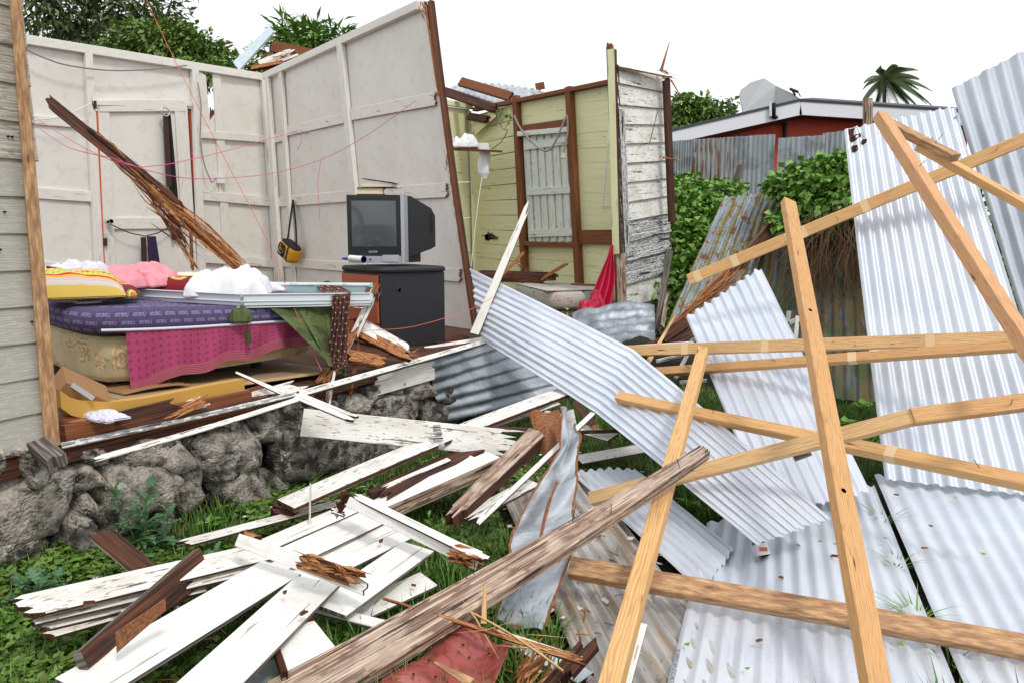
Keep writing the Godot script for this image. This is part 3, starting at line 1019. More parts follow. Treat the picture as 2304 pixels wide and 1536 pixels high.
func house_walls() -> void:
	# floor of the house
	var s := Shape.new()
	var poly := [Vector2(-2.6, -1.28), Vector2(-1.75, -2.9), Vector2(1.08, -8.1), Vector2(-.63, -11.3), Vector2(-3.2, -9.9), Vector2(-5.6, -6.0)]
	for y in [.64, .56]:
		for k in poly.size() - 2:
			var a := Vector3(poly[0].x, y, poly[0].y)
			var b := Vector3(poly[k + 1].x, y, poly[k + 1].y)
			var c := Vector3(poly[k + 2].x, y, poly[k + 2].y)
			var tri := [a, b, c] if y > .6 else [a, c, b]
			s.tri(tri[0], tri[1], tri[2], Vector2(tri[0].x, tri[0].z), Vector2(tri[1].x, tri[1].z), Vector2(tri[2].x, tri[2].z))
	for k in poly.size():
		var p: Vector2 = poly[k]
		var q: Vector2 = poly[(k + 1) % poly.size()]
		s.quad(Vector3(p.x, .56, p.y), Vector3(q.x, .56, q.y), Vector3(q.x, .64, q.y), Vector3(p.x, .64, p.y), Vector2(0, 0), Vector2(p.distance_to(q), 0), Vector2(p.distance_to(q), .08), Vector2(0, .08))
	tag(make("house_floor", s, M.old), "dark timber floor of the wrecked house on the stone foundation", "floor", "", "structure")

	# outer wall at the near corner: lapped boards against a leaning raw post
	var N := Vector3(.882, 0, .472)
	var along := Vector3(-.472, 0, .882)
	var rb := Vector3(-1.814, 0.651, -2.900)
	var rt := Vector3(-1.836, 2.420, -2.900)
	var w := thing("clapboard_wall", "grey-beige lapped board outer wall with a leaning raw corner post", "wall", Vector3(-2.0, .6, -2.4))
	var n := 13
	for k in n:
		var t0 := (k + .5) / n
		var a := rb.lerp(rt, t0) + N * .012
		if k >= 8: a -= along * .035
		plank("clapboard", a, a + along * 1.7, .163, .016, (N + UP * -.14 + UP * .02).normalized() if false else (N + UP * .08).normalized(), "clap_worn" if k >= 8 else "clap_paint", "clap_worn", w, {"bow": rng.randf_range(-.004, .004)})
	plank("corner_post", Vector3(-1.792, 0.644, -2.860), Vector3(-1.787, 2.349, -2.860), .044, .04, Vector3(.53, 0, .85), "pine_aged", "pine_aged", w, {"w0": 1.2, "w1": .8})
	quad_part("wall_lining", rt + along * .02 - N * .1, rt + along * 1.7 - N * .1, rb + along * 1.7 - N * .1, rb + along * .02 - N * .1, .012, M.wall_paint, w)
	for k in 9:
		var t0 := (floorf(rng.randf() * n) + .5) / n
		var q := rb.lerp(rt, t0) + N * .03 + along * rng.randf_range(.03, .16)
		var h := Shape.new()
		h.tube([q - N * .01, q + N * .001], .0035, .0035, 8)
		make("nail_hole", h, M.rot, w)

	# back wall of the bedroom
	var nb := Vector3(.848, 0, .53)
	var bw := thing("bedroom_back_wall", "off-white panelled bedroom back wall with battens and a closed door", "wall", Vector3(-4.0, .64, -8.4))
	quad_part("wall_panel", Vector3(-4.947, 3.270, -6.827), Vector3(-4.272, 3.312, -7.907), Vector3(-4.286, 0.643, -7.884), Vector3(-4.987, 0.535, -6.764), .012, M.wall_paint, bw, 4, 4, .006)
	quad_part("wall_panel", Vector3(-4.248, 3.312, -7.945), Vector3(-3.633, 3.349, -8.928), Vector3(-3.631, 2.880, -8.931), Vector3(-4.247, 2.810, -7.946), .012, M.wall_paint, bw, 3, 2, .004)
	quad_part("wall_panel", Vector3(-3.597, 2.621, -8.985), Vector3(-3.477, 2.900, -9.178), Vector3(-3.456, 0.600, -9.210), Vector3(-3.629, 0.604, -8.935), .012, M.wall_paint, bw)
	quad_part("wall_panel", Vector3(-3.587, 3.314, -8.945), Vector3(-3.521, 3.269, -9.013), Vector3(-3.518, 2.632, -9.073), Vector3(-3.597, 2.621, -8.985), .01, M.wall_paint, bw)
	quad_part("wall_panel", Vector3(-3.464, 3.366, -9.197), Vector3(-3.097, 3.403, -9.784), Vector3(-3.032, 0.607, -9.889), Vector3(-3.460, 0.589, -9.204), .012, M.wall_paint, bw, 3, 4, .005)
	var bt := func(a: Vector3, b: Vector3, wd: float, th: float) -> void:
		plank("batten", a, b, wd, th, nb, "batten_paint", "batten_paint", bw, {"bow": rng.randf_range(-.004, .004)})
	plank("top_plate", Vector3(-4.929, 3.233, -6.799), Vector3(-3.071, 3.395, -9.770), .085, .07, nb, "batten_paint", "batten_paint", bw)
	bt.call(Vector3(-4.825, 2.522, -6.984), Vector3(-4.265, 2.560, -7.879), .085, .022)
	bt.call(Vector3(-4.818, 1.866, -6.996), Vector3(-4.266, 1.838, -7.878), .105, .022)
	bt.call(Vector3(-4.849, 1.184, -6.946), Vector3(-4.271, 1.103, -7.870), .1, .022)
	bt.call(Vector3(-4.243, 3.287, -7.877), Vector3(-4.279, 0.649, -7.820), .075, .05)
	bt.call(Vector3(-3.602, 3.343, -8.901), Vector3(-3.636, 0.596, -8.848), .085, .05)
	bt.call(Vector3(-3.456, 3.351, -9.173), Vector3(-3.448, 0.591, -9.186), .11, .022)
	bt.call(Vector3(-3.588, 2.604, -8.934), Vector3(-3.069, 2.646, -9.763), .085, .02)
	bt.call(Vector3(-3.593, 1.910, -8.926), Vector3(-3.066, 1.870, -9.769), .11, .02)
	bt.call(Vector3(-3.605, 1.182, -8.906), Vector3(-3.043, 1.086, -9.805), .1, .02)
	bt.call(Vector3(-3.085, 3.403, -9.729), Vector3(-3.032, 0.590, -9.813), .09, .05)
	plank("door_head", Vector3(-4.235, 2.771, -7.870), Vector3(-3.636, 2.922, -8.828), .05, .05, nb, "batten_paint", "batten_paint", bw)
	plank("door_jamb", Vector3(-3.681, 2.860, -8.926), Vector3(-3.681, 2.012, -8.927), .03, .03, nb, "orange_paint", "orange_paint", bw)
	plank("door_jamb", Vector3(-3.708, 2.921, -8.997), Vector3(-3.715, 0.556, -8.985), .22, .02, nb, "stud", "stud", bw)
	plank("stud", Vector3(-3.563, 2.946, -9.152), Vector3(-3.549, 2.027, -9.175), .16, .02, nb, "stud", "stud", bw, {"j0": .3})
	plank("door_jamb", Vector3(-4.235, 2.738, -7.881), Vector3(-4.260, 0.670, -7.840), .035, .05, nb, "batten_paint", "batten_paint", bw)
	plank("door_jamb", Vector3(-4.214, 2.699, -7.904), Vector3(-4.246, 0.716, -7.854), .022, .03, nb, "orange_paint", "orange_paint", bw)
	var door := quad_part("door", Vector3(-4.217, 2.812, -7.957), Vector3(-3.660, 2.951, -8.771), Vector3(-3.657, 0.619, -8.776), Vector3(-4.254, 0.655, -7.897), .03, M.wall_paint, bw)
	plank("rail", Vector3(-4.202, 2.752, -7.914), Vector3(-3.663, 2.885, -8.720), .12, .022, nb, "batten_paint", "batten_paint", door)
	plank("rail", Vector3(-4.186, 1.574, -7.949), Vector3(-3.681, 1.585, -8.700), .12, .02, nb, "batten_paint", "batten_paint", door)
	plank("stile", Vector3(-4.177, 2.726, -7.964), Vector3(-4.213, 0.664, -7.907), .125, .02, nb, "batten_paint", "batten_paint", door)
	plank("stile", Vector3(-3.702, 2.838, -8.667), Vector3(-3.697, 0.628, -8.675), .115, .02, nb, "batten_paint", "batten_paint", door)
	for e in [[Vector3(-4.159, 1.586, -7.899), Vector3(-4.127, 1.595, -7.874), .03], [Vector3(-4.152, 1.580, -7.816), Vector3(-4.120, 1.585, -7.791), .02]]:
		var k := Shape.new()
		k.tube([e[0], e[0].lerp(e[1], .5), e[1]], e[2], e[2] * .7, 12)
		make("knob", k, M.chrome, door)
	for y in [Vector3(-4.205, 2.753, -7.862), Vector3(-4.203, 1.382, -7.866)]:
		var k := Shape.new()
		k.box(y - Vector3(.02, .04, .004), y + Vector3(.02, .04, .004))
		make("hinge", k, M.iron, door)
	# plug socket with its loose cable
	var so := Shape.new()
	var sp := Vector3(-3.443, 2.116, -9.118)
	so.box(sp - Vector3(.05, .055, .015), sp + Vector3(.05, .055, .015))
	make("wall_socket", so, M.white_plastic, bw)

	# partition between the bedroom and the yellow room
	var np := Vector3(-.748, 0, .664)
	var pw := thing("partition_wall", "tall off-white panelled partition wall with raw broken end behind the television", "wall", Vector3(-1.6, .64, -8.0))
	quad_part("wall_panel", Vector3(-2.994, 3.331, -9.525), Vector3(-2.690, 3.353, -9.182), Vector3(-2.636, 0.640, -9.121), Vector3(-2.880, 0.649, -9.396), .012, M.wall_paint, pw)
	quad_part("wall_panel", Vector3(-2.690, 3.353, -9.182), Vector3(-1.758, 3.400, -8.132), Vector3(-1.513, 0.645, -7.856), Vector3(-2.636, 0.640, -9.121), .012, M.wall_paint, pw, 4, 5, .006)
	# the last panel is snapped off along a ragged edge
	var sh := Shape.new()
	var rag := []
	for k in 41: rag.append(rng.randf_range(-.035, .02))
	var c0 := Vector3(-1.758, 3.400, -8.132)
	var c1 := Vector3(-0.742, 3.447, -6.987)
	var c2 := Vector3(-0.324, 0.639, -6.516)
	var c3 := Vector3(-1.513, 0.645, -7.856)
	sh.skin(func(u: float, v: float) -> Vector3:
		var p := c0.lerp(c1, u).lerp(c3.lerp(c2, u), v) + np * .005 * sin(u * 4) * sin(v * 7)
		if u > .95: p += (c1 - c0).normalized() * rag[int(v * 40)]
		return p, 8, 40, .012, 1.9, 2.8)
	make("wall_panel", sh, M.wall_paint, pw)
	var pb := func(a: Vector3, b: Vector3, wd: float, th: float, o := {}) -> void:
		plank("batten", a, b, wd, th, np, "batten_paint", "torn", pw, o)
	plank("top_plate", Vector3(-2.978, 3.349, -9.462), Vector3(-0.817, 3.465, -7.026), .075, .07, np, "batten_paint", "batten_paint", pw)
	pb.call(Vector3(-2.938, 2.595, -9.431), Vector3(-2.661, 2.608, -9.119), .1, .022)
	pb.call(Vector3(-2.635, 2.654, -9.089), Vector3(-1.743, 2.656, -8.085), .105, .022)
	pb.call(Vector3(-1.634, 2.672, -7.961), Vector3(-0.664, 2.641, -6.868), .115, .022, {"j1": .05})
	pb.call(Vector3(-2.938, 1.850, -9.431), Vector3(-1.617, 1.859, -7.942), .115, .022)
	pb.call(Vector3(-1.616, 1.859, -7.939), Vector3(-0.562, 1.844, -6.750), .125, .022, {"j1": .04})
	pb.call(Vector3(-2.920, 1.123, -9.410), Vector3(-1.410, 1.119, -7.709), .1, .022)
	pb.call(Vector3(-1.409, 1.119, -7.705), Vector3(-0.443, 1.104, -6.616), .115, .022, {"j1": .03})
	plank("stud", Vector3(-2.683, 3.340, -9.121), Vector3(-2.598, 0.638, -9.025), .075, .04, np, "batten_paint", "batten_paint", pw)
	plank("stud", Vector3(-1.753, 3.384, -8.065), Vector3(-1.613, 1.804, -7.915), .1, .05, np, "batten_paint", "batten_paint", pw)
	plank("stud", Vector3(-1.582, 1.722, -7.888), Vector3(-1.478, 0.677, -7.771), .05, .03, np, "batten_paint", "batten_paint", pw)
	plank("stud", Vector3(-2.916, 3.309, -9.361), Vector3(-2.813, 0.640, -9.245), .06, .05, np, "batten_paint", "batten_paint", pw)
	plank("end_board", Vector3(-0.705, 3.473, -6.900), Vector3(-0.310, 0.647, -6.455), .045, .05, np, "stud", "old", pw, {"j0": .06, "j1": .08, "bow": .015})
	plank("end_board", Vector3(-0.750, 3.472, -6.921), Vector3(-0.626, 2.636, -6.795), .03, .03, np, "torn", "old", pw, {"j0": .1, "j1": .2})
	splinters("splinters", pw, Vector3(-0.795, 3.464, -6.971), Vector3(-0.753, 3.340, -6.923), 14, .02, .06, .18, M.torn, .005, .12)
	splinters("splinters", pw, Vector3(-0.643, 2.690, -6.785), Vector3(-0.614, 2.610, -6.752), 12, .03, .04, .12, M.torn, .005, .4)
	splinters("splinters", pw, Vector3(-0.586, 2.213, -6.720), Vector3(-0.428, 1.336, -6.542), 30, .02, .05, .2, M.torn, .004, .1)
	for k in 5:
		var q: Vector3 = [Vector3(-2.456, 1.876, -8.843), Vector3(-1.297, 2.640, -7.536), Vector3(-1.976, 2.651, -8.302), Vector3(-1.160, 1.881, -7.383), Vector3(-2.286, 2.577, -8.651)][k]
		var ns := Shape.new()
		ns.tube([q - np * .02, q + np * .02], .003, .003, 5)
		make("nail", ns, M.iron, pw)

func yellow_room() -> void:
	var ne := Vector3(-.807, 0, .59)
	var e := thing("yellow_plank_wall", "yellow-green plank wall with brown studs and a shuttered window", "wall", Vector3(.3, .64, -9.9))
	courses("wall_plank", e, Vector3(-0.571, 3.133, -11.119), Vector3(0.047, 3.175, -10.275), Vector3(0.201, 0.675, -10.064), Vector3(-0.520, 0.743, -11.049), 12, .02, ne, "yellow_paint", "old", {"bow": .006, "fill": .998, "j0": .02})
	courses("wall_plank", e, Vector3(0.093, 3.221, -10.212), Vector3(0.674, 3.176, -9.419), Vector3(0.696, 2.829, -9.388), Vector3(0.116, 2.867, -10.180), 2, .02, ne, "yellow_paint", "old", {"bow": .006, "fill": .998})
	courses("wall_plank", e, Vector3(0.188, 1.322, -10.082), Vector3(0.789, 1.311, -9.261), Vector3(0.836, 0.590, -9.197), Vector3(0.213, 0.617, -10.048), 4, .02, ne, "yellow_paint", "old", {"bow": .006, "fill": .998})
	courses("wall_plank", e, Vector3(0.712, 3.172, -9.366), Vector3(1.153, 3.142, -8.765), Vector3(1.246, 0.514, -8.637), Vector3(0.817, 0.587, -9.224), 15, .02, ne, "yellow_paint", "old", {"bow": .006, "fill": .998})
	quad_part("backing", Vector3(-0.546, 3.098, -11.137), Vector3(1.167, 3.120, -8.796), Vector3(1.261, 0.526, -8.668), Vector3(-0.494, 0.741, -11.065), .01, M.old, e)
	plank("stud", Vector3(0.052, 3.246, -10.167), Vector3(0.188, 0.635, -9.981), .085, .08, ne, "stud", "stud", e)
	plank("stud", Vector3(0.681, 3.196, -9.307), Vector3(0.828, 0.598, -9.107), .085, .08, ne, "stud", "stud", e)
	plank("top_plate", Vector3(-0.564, 3.201, -11.009), Vector3(1.116, 3.142, -8.713), .05, .09, ne, "stud", "old", e, {"j0": .1})
	plank("lintel", Vector3(0.127, 2.819, -10.082), Vector3(0.667, 2.792, -9.344), .08, .05, ne, "stud", "stud", e)
	plank("window_head", Vector3(0.081, 2.752, -10.077), Vector3(0.682, 2.702, -9.255), .06, .04, ne, "shutter_paint", "shutter_paint", e)
	plank("sill", Vector3(0.141, 1.346, -10.046), Vector3(0.772, 1.333, -9.183), .06, .08, ne, "stud", "stud", e)
	plank("nogging", Vector3(0.806, 1.429, -9.154), Vector3(1.204, 1.430, -8.610), .17, .04, ne, "stud", "stud", e)
	# shutter of vertical boards on three ledges
	var sh := quad_part("shutter", Vector3(0.145, 2.722, -10.108), Vector3(0.671, 2.684, -9.389), Vector3(0.757, 1.364, -9.271), Vector3(0.222, 1.358, -10.003), .008, M.shutter_paint, e)
	for k in 6:
		var u0 := (k + .5) / 6.0
		var tp := Vector3(0.144, 2.718, -10.081).lerp(Vector3(0.669, 2.680, -9.364), u0)
		var bo := Vector3(0.221, 1.369, -9.976).lerp(Vector3(0.745, 1.375, -9.260), u0)
		plank("shutter_board", tp, bo, .104, .018, ne, "shutter_paint", "shutter_paint", sh)
	for q in [[Vector3(0.161, 2.588, -10.018), Vector3(0.672, 2.581, -9.319)], [Vector3(0.196, 2.009, -9.970), Vector3(0.707, 2.002, -9.272)], [Vector3(0.220, 1.473, -9.937), Vector3(0.736, 1.493, -9.232)]]:
		plank("ledge", q[0], q[1], .095, .022, ne, "shutter_paint", "shutter_paint", sh)
	# rotten hole and cracks in the left planks
	var hs := Shape.new()
	for k in 60:
		var c := Vector3(-0.326, 1.425, -10.761)
		var p := c + Vector3(.59, 0, .807) * rng.randfn(0, .09) + UP * rng.randfn(0, .025)
		var q := p + Vector3(.59, 0, .807) * rng.randf_range(.02, .09) + UP * rng.randf_range(-.015, .015)
		hs.tube([p, (p + q) * .5 + ne * .006, q], .007, .003, 4)
	make("rot_hole", hs, M.rot, e)
	var hole := Shape.new()
	hole.tube([Vector3(-0.340, 1.425, -10.804), Vector3(-0.339, 1.425, -10.765)], .045, .05, 9)
	make("rot_hole", hole, M.rot, e)
	splinters("splinters", e, Vector3(0.076, 1.101, -10.032), Vector3(0.248, 0.823, -9.798), 10, .06, .2, .5, M.torn, .008, .5)
	# short return of the room beside the partition
	var y := thing("yellow_corner_wall", "short yellow plank wall with a shelf beside the partition", "wall", Vector3(-.85, .64, -10.9))
	courses("wall_plank", y, Vector3(-1.007, 3.206, -10.600), Vector3(-0.614, 3.248, -11.226), Vector3(-0.571, 0.694, -11.294), Vector3(-0.900, 0.634, -10.770), 5, .02, Vector3(.8, 0, .6), "yellow_paint", "old", {"fill": .98})
	plank("top_plate", Vector3(-1.002, 3.245, -10.552), Vector3(-0.587, 3.283, -11.212), .07, .06, Vector3(.8, 0, .6), "yellow_paint", "stud", y)
	plank("batten", Vector3(-0.610, 3.212, -11.156), Vector3(-0.555, 0.730, -11.244), .05, .03, Vector3(.4, 0, .9), "yellow_paint", "stud", y)
	plank("shelf_board", Vector3(-0.875, 2.618, -10.600), Vector3(-0.229, 2.530, -10.000), .3, .025, Vector3(0, 1, .05), "stud", "stud", y)
	var bd := thing("broken_wall_board", "split yellow board hanging at the top of the plank wall", "board", Vector3(-0.378, 2.961, -10.687))
	plank("board", Vector3(-0.563, 2.875, -10.939), Vector3(-0.220, 3.087, -10.437), .13, .018, ne, "yellow_paint", "torn", bd, {"j0": .12, "j1": .1})

	# what is left of the front wall: lapped white boards seen from outside
	var nr := Vector3(.712, 0, .70)
	var r := thing("front_wall_remnant", "narrow standing remnant of the front wall with flaking white lapped boards", "wall", Vector3(1.45, .64, -8.35))
	var lefts := [Vector3(1.076, 3.162, -7.965), Vector3(1.080, 2.989, -7.969), Vector3(1.090, 2.781, -7.979), Vector3(1.099, 2.588, -7.989), Vector3(1.104, 2.393, -7.994), Vector3(1.114, 2.197, -8.004), Vector3(1.124, 1.999, -8.014), Vector3(1.134, 1.795, -8.024), Vector3(1.144, 1.598, -8.034), Vector3(1.154, 1.380, -8.045), Vector3(1.165, 1.170, -8.056), Vector3(1.176, 0.933, -8.067), Vector3(1.187, 0.695, -8.078)]
	var rights := [Vector3(1.693, 3.156, -8.592), Vector3(1.698, 3.016, -8.597), Vector3(1.705, 2.847, -8.603), Vector3(1.711, 2.667, -8.610), Vector3(1.724, 2.477, -8.623), Vector3(1.737, 2.276, -8.637), Vector3(1.750, 2.092, -8.650), Vector3(1.764, 1.897, -8.663), Vector3(1.784, 1.699, -8.684), Vector3(1.804, 1.500, -8.704), Vector3(1.824, 1.289, -8.725), Vector3(1.821, 1.035, -8.721), Vector3(1.831, 0.747, -8.732)]
	for k in 12:
		var a: Vector3 = (lefts[k] + lefts[k + 1]) * .5
		var b: Vector3 = (rights[k] + rights[k + 1]) * .5
		var wd: float = lefts[k].distance_to(lefts[k + 1]) * 1.12
		plank("clapboard", a, b, wd, .018, (nr + UP * .14).normalized(), "bare_peeling" if k in [8, 9, 10] else "peeling", "grey_wood", r, {"j1": .02, "w1": .9})
	plank("casing", Vector3(1.111, 2.720, -7.930), Vector3(1.220, 1.236, -8.026), .095, .02, nr, "bare_peeling", "grey_wood", r)
	plank("corner_post", Vector3(1.002, 3.293, -7.900), Vector3(1.094, 1.258, -7.900), .075, .075, Vector3(-.5, 0, .86), "yellow_paint", "old", r)
	plank("corner_post", Vector3(0.984, 3.382, -7.950), Vector3(1.135, 0.707, -7.950), .06, .06, Vector3(-.5, 0, .86), "stud", "stud", r, {"j0": .08})
	plank("loose_post", Vector3(1.654, 3.131, -8.420), Vector3(1.762, 1.595, -8.420), .075, .05, Vector3(.5, 0, .86), "old", "old", r, {"j0": .05})
	plank("roof_strip", Vector3(1.049, 3.148, -7.900), Vector3(1.703, 3.155, -8.450), .1, .02, Vector3(.3, .8, .5), "peeling", "torn", r, {"j1": .12})
	splinters("splinters", r, Vector3(1.606, 3.191, -8.400), Vector3(1.713, 3.122, -8.400), 14, .05, .1, .3, M.torn, .006, .6)
	plank("splinter", Vector3(1.588, 3.168, -8.400), Vector3(1.674, 3.482, -8.400), .035, .012, Vector3(0, 0, 1), "torn", "torn", r, {"j0": .05, "w1": .2})
	plank("splinter", Vector3(1.704, 3.100, -8.400), Vector3(1.829, 2.906, -8.400), .02, .008, Vector3(0, 0, 1), "torn", "torn", r, {"w1": .2})
	plank("splinter", Vector3(1.456, 2.418, -8.200), Vector3(1.532, 2.745, -8.200), .03, .01, Vector3(0, 0, 1), "torn", "torn", r, {"w1": .3, "w0": .3})
	plank("splinter", Vector3(1.631, 2.286, -8.350), Vector3(1.822, 2.244, -8.300), .02, .02, Vector3(0, 0, 1), "torn", "torn", r, {"w1": .3})
	plank("sill_block", Vector3(1.129, 1.267, -7.920), Vector3(1.159, 0.709, -7.920), .1, .03, Vector3(.2, 0, .98), "weathered", "weathered", r)
	board("leaning_lath", "thin weathered slat propped upright beside the lapped wall remnant", Vector3(1.430, 0.516, -7.400), Vector3(1.684, 1.300, -8.100), .07, .02, Vector3(.4, .2, .9), "grey_wood", "grey_wood", {"j1": .1, "cat": "slat"})
	board("leaning_lath", "shorter brown slat propped against the lapped wall remnant", Vector3(1.442, 0.584, -7.200), Vector3(1.612, 0.859, -7.800), .045, .02, Vector3(.4, .2, .9), "weathered", "weathered", {"j1": .06, "cat": "slat"})
	# roof edge still hanging behind the yellow room
	var rf := thing("hanging_roof_edge", "broken roof corner of corrugated sheet on dark rafters above the yellow wall", "roof", Vector3(-0.263, 3.248, -11.000))
	plank("rafter", Vector3(-0.736, 3.625, -11.200), Vector3(-0.012, 3.311, -10.600), .13, .05, Vector3(0, .2, 1), "stud", "old", rf)
	plank("rafter", Vector3(-0.949, 3.454, -11.000), Vector3(-0.201, 3.116, -10.400), .12, .05, Vector3(0, .2, 1), "old", "old", rf, {"j1": .1})
	plank("rafter", Vector3(-0.603, 3.100, -10.900), Vector3(-0.312, 2.993, -10.500), .1, .05, Vector3(0, .2, 1), "old", "old", rf, {"j1": .1})
	var rs := Shape.new()
	var ra := Vector3(-0.958, 3.527, -11.400)
	var rb2 := Vector3(-0.647, 3.858, -12.400)
	var rc := Vector3(0.497, 3.623, -12.000)
	var rd := Vector3(-0.203, 3.143, -10.500)
	rs.skin(func(u: float, v: float) -> Vector3: return ra.lerp(rb2, u).lerp(rd.lerp(rc, u), v) + UP * (.018 * sin(v * TAU * 11) + .03 * sin(u * 6 + v * 3)), 8, 88, .003, 1.2, 1.2)
	make("roof_sheet", rs, M.galvanised, rf)
	plank("fascia", Vector3(0.361, 3.702, -12.000), Vector3(0.497, 3.728, -12.000), .1, .05, Vector3(0, 0, 1), "stud", "old", rf)

func bedroom() -> void:
	# bed: divan base, mattress with purple cover, pink skirt
	var A := Vector3(-1.94, 0, -3.6)
	var U := Vector3(.715, 0, -.70)
	var V := Vector3(-.70, 0, -.715)
	var bed := thing("bed", "bed with patterned divan base and purple covered mattress in the open bedroom", "bed", A + U * .6 + V * .9 + UP * .64)
	var rb := func(called: String, lo: Vector3, hi: Vector3, r: float, mt: Material, sag: float, tilt: float) -> MeshInstance3D:
		# rounded block in the bed's own axes: x along the foot end, y up, z backwards
		var s := Shape.new()
		var nu := 40
		var nv := 14
		var sz := hi - lo
		var f := func(u: float, v: float) -> Vector3:
			var a := u * TAU
			var ca := cos(a)
			var sa := sin(a)
			var k := pow(pow(absf(ca), 8.0) + pow(absf(sa), 8.0), -1.0 / 8.0)
			var x := .5 + .5 * ca * k
			var z := .5 + .5 * sa * k
			var b := (v - .5) * PI
			var inset := r * (1 - pow(maxf(cos(b), 0.0), .35))
			var y := lo.y + (hi.y - lo.y) * v
			var px := lerpf(lo.x + inset, hi.x - inset, x)
			var pz := lerpf(lo.z + inset, hi.z - inset, z)
			y += tilt * px + sag * sin(px * 5 + 1) * v
			return A + U * px + V * pz + UP * y
		s.skin(f, nu, nv, .004, sz.x * 2 + sz.z * 2, sz.y)
		var top := Shape.new()
		var k0 := s.v.size()
		var o: MeshInstance3D = make(called, s, mt, bed)
		var lid := func(u: float, v: float) -> Vector3:
			var a := u * TAU
			var k := pow(pow(absf(cos(a)), 8.0) + pow(absf(sin(a)), 8.0), -1.0 / 8.0)
			var px := lerpf(lo.x + r, hi.x - r, .5 + .5 * cos(a) * k * v)
			var pz := lerpf(lo.z + r, hi.z - r, .5 + .5 * sin(a) * k * v)
			return A + U * px + V * pz + UP * (hi.y - .004 + tilt * px + (1 - v * v) * .012 * sin(px * 9) * sin(pz * 7) + sag * sin(px * 5 + 1))
		top.skin(lid, 40, 8, .006, sz.x * 2 + sz.z * 2, .3)
		make("cover", top, mt, o)
		return o
	rb.call("divan_base", Vector3(-.06, .735, -.0), Vector3(1.16, .955, 1.9), .02, M.bed_ticking, 0.0, .03)
	rb.call("mattress", Vector3(-.12, .975, -.05), Vector3(1.22, 1.095, 1.9), .05, M.love_print, .006, -.022)
	# white piping along the mattress edge
	var pp := []
	for k in 30:
		var u := k / 29.0
		pp.append(A + U * lerpf(-.05, 1.2, u) + V * -.062 + UP * (.99 - .01 * lerpf(-.05, 1.2, u) + .018 * pow(absf(u - .5) * 2, 2) * (1 if u < .5 else -.6)))
	var ps := Shape.new()
	ps.tube(pp, .007, .007, 6)
	make("piping", ps, M.white_cloth, bed)
	# pink printed skirt hanging over the base
	var hem := func(u: float) -> float: return .25 - .17 * pow(u, .8) + .012 * sin(u * 23)
	drape("valance", func(u: float, v: float) -> Vector3: return A + U * lerpf(.06, 1.1, u) + V * (-.056 - .016 * sin(u * 34 + v) * v) + UP * (.99 - .01 * u - v * hem.call(u)), 60, 6, .004, 1.05, .22, M.pink_print, bed)
	drape("valance_hem", func(u: float, v: float) -> Vector3: return A + U * lerpf(.06, 1.1, u) + V * (-.056 - .016 * sin(u * 34 + 1)) + UP * (.99 - .01 * u - hem.call(u) - v * .05), 60, 2, .004, 1.05, .05, M.pink_hem, bed)
	for q in [Vector3(.12, .64, .3), Vector3(.9, .64, .35), Vector3(.05, .64, 1.7), Vector3(1.0, .64, 1.7)]:
		var lg := Shape.new()
		var c: Vector3 = A + U * q.x + V * q.z
		lg.tube([c + UP * .64, c + UP * (.75 + .045 * q.x)], .03, .035, 10)
		make("leg", lg, M.black_laminate, bed)

	# pillows and clothes lying on it
	var lump := func(called: String, label: String, cat: String, c: Vector3, sx: float, sy: float, sz: float, yaw: float, mt: Material, rough: float, sd: int, fu := .5, fv := .5) -> MeshInstance3D:
		var f := FastNoiseLite.new()
		f.seed = sd
		f.frequency = 1.0
		var s := Shape.new()
		var b := Basis(UP, yaw)
		var top := func(u: float, v: float) -> Vector3:
			var x := u * 2 - 1
			var z := v * 2 - 1
			var h := pow(maxf(0.0, (1 - x * x * x * x) * (1 - z * z * z * z)), .5)
			var wob := 1 + rough * .5 * f.get_noise_2d(x * .9 + 7, z * .9)
			var wx := x + .5 * f.get_noise_2d(x * .8 + 20, z * .8)
			var wz := z + .5 * f.get_noise_2d(x * .8, z * .8 + 30)
			var dirn := 2.2 * f.get_noise_2d(x * .5 + 40, z * .5)
			var fold := .5 + .5 * sin(5.5 * (wx * cos(dirn) + wz * sin(dirn)) + 4.0 * f.get_noise_2d(x * .9, z * .9 + 60))
			var fold2 := .5 + .5 * sin(12.0 * (wz * cos(dirn) - wx * sin(dirn)) + 5.0 * f.get_noise_2d(x * 1.1 + 80, z * 1.1))
			var y := sy * h * (1 - .55 * rough + rough * .9 * f.get_noise_2d(x * .8, z * .8) + rough * (fold * .5 + fold2 * .14))
			return c + b * Vector3(x * sx * wob, y, z * sz * wob)
		s.skin(top, 44, 44, .006, fu, fv)
		var bot := func(u: float, v: float) -> Vector3:
			var p: Vector3 = top.call(u, v)
			p.y = c.y - (p.y - c.y) * .12 - .004
			return p
		s.skin(bot, 10, 10, .004, fu, fv)
		var o := make(called, s, mt)
		tag(o, label, cat)
		return o
	lump.call("striped_pillow", "pillow with green, yellow and red stripes at the head of the bed", "pillow", Vector3(-2.272, 1.149, -3.850), .26, .13, .18, .5, M.stripes, .12, 3, .5, 1.3)
	lump.call("ringed_pillow", "dark red pillow with orange ring print, by the white frame end", "pillow", Vector3(-2.140, 1.141, -3.950), .16, .06, .14, .4, M.red_rings, .12, 5, .4, .4)
	lump.call("ringed_pillow", "dark red ring-print cushion behind the fallen white frame", "pillow", Vector3(-2.103, 1.115, -4.600), .28, .09, .18, .2, M.red_rings, .15, 8, .6, .5)
	lump.call("white_shirt", "crumpled white shirt on top of the striped pillow", "clothing", Vector3(-2.332, 1.205, -4.050), .15, .10, .14, .3, M.white_cloth, .55, 11)
	lump.call("pink_shirt", "crumpled pink shirt beside the striped pillow", "clothing", Vector3(-2.265, 1.166, -4.200), .18, .10, .17, .2, M.pink_cloth, .55, 14)
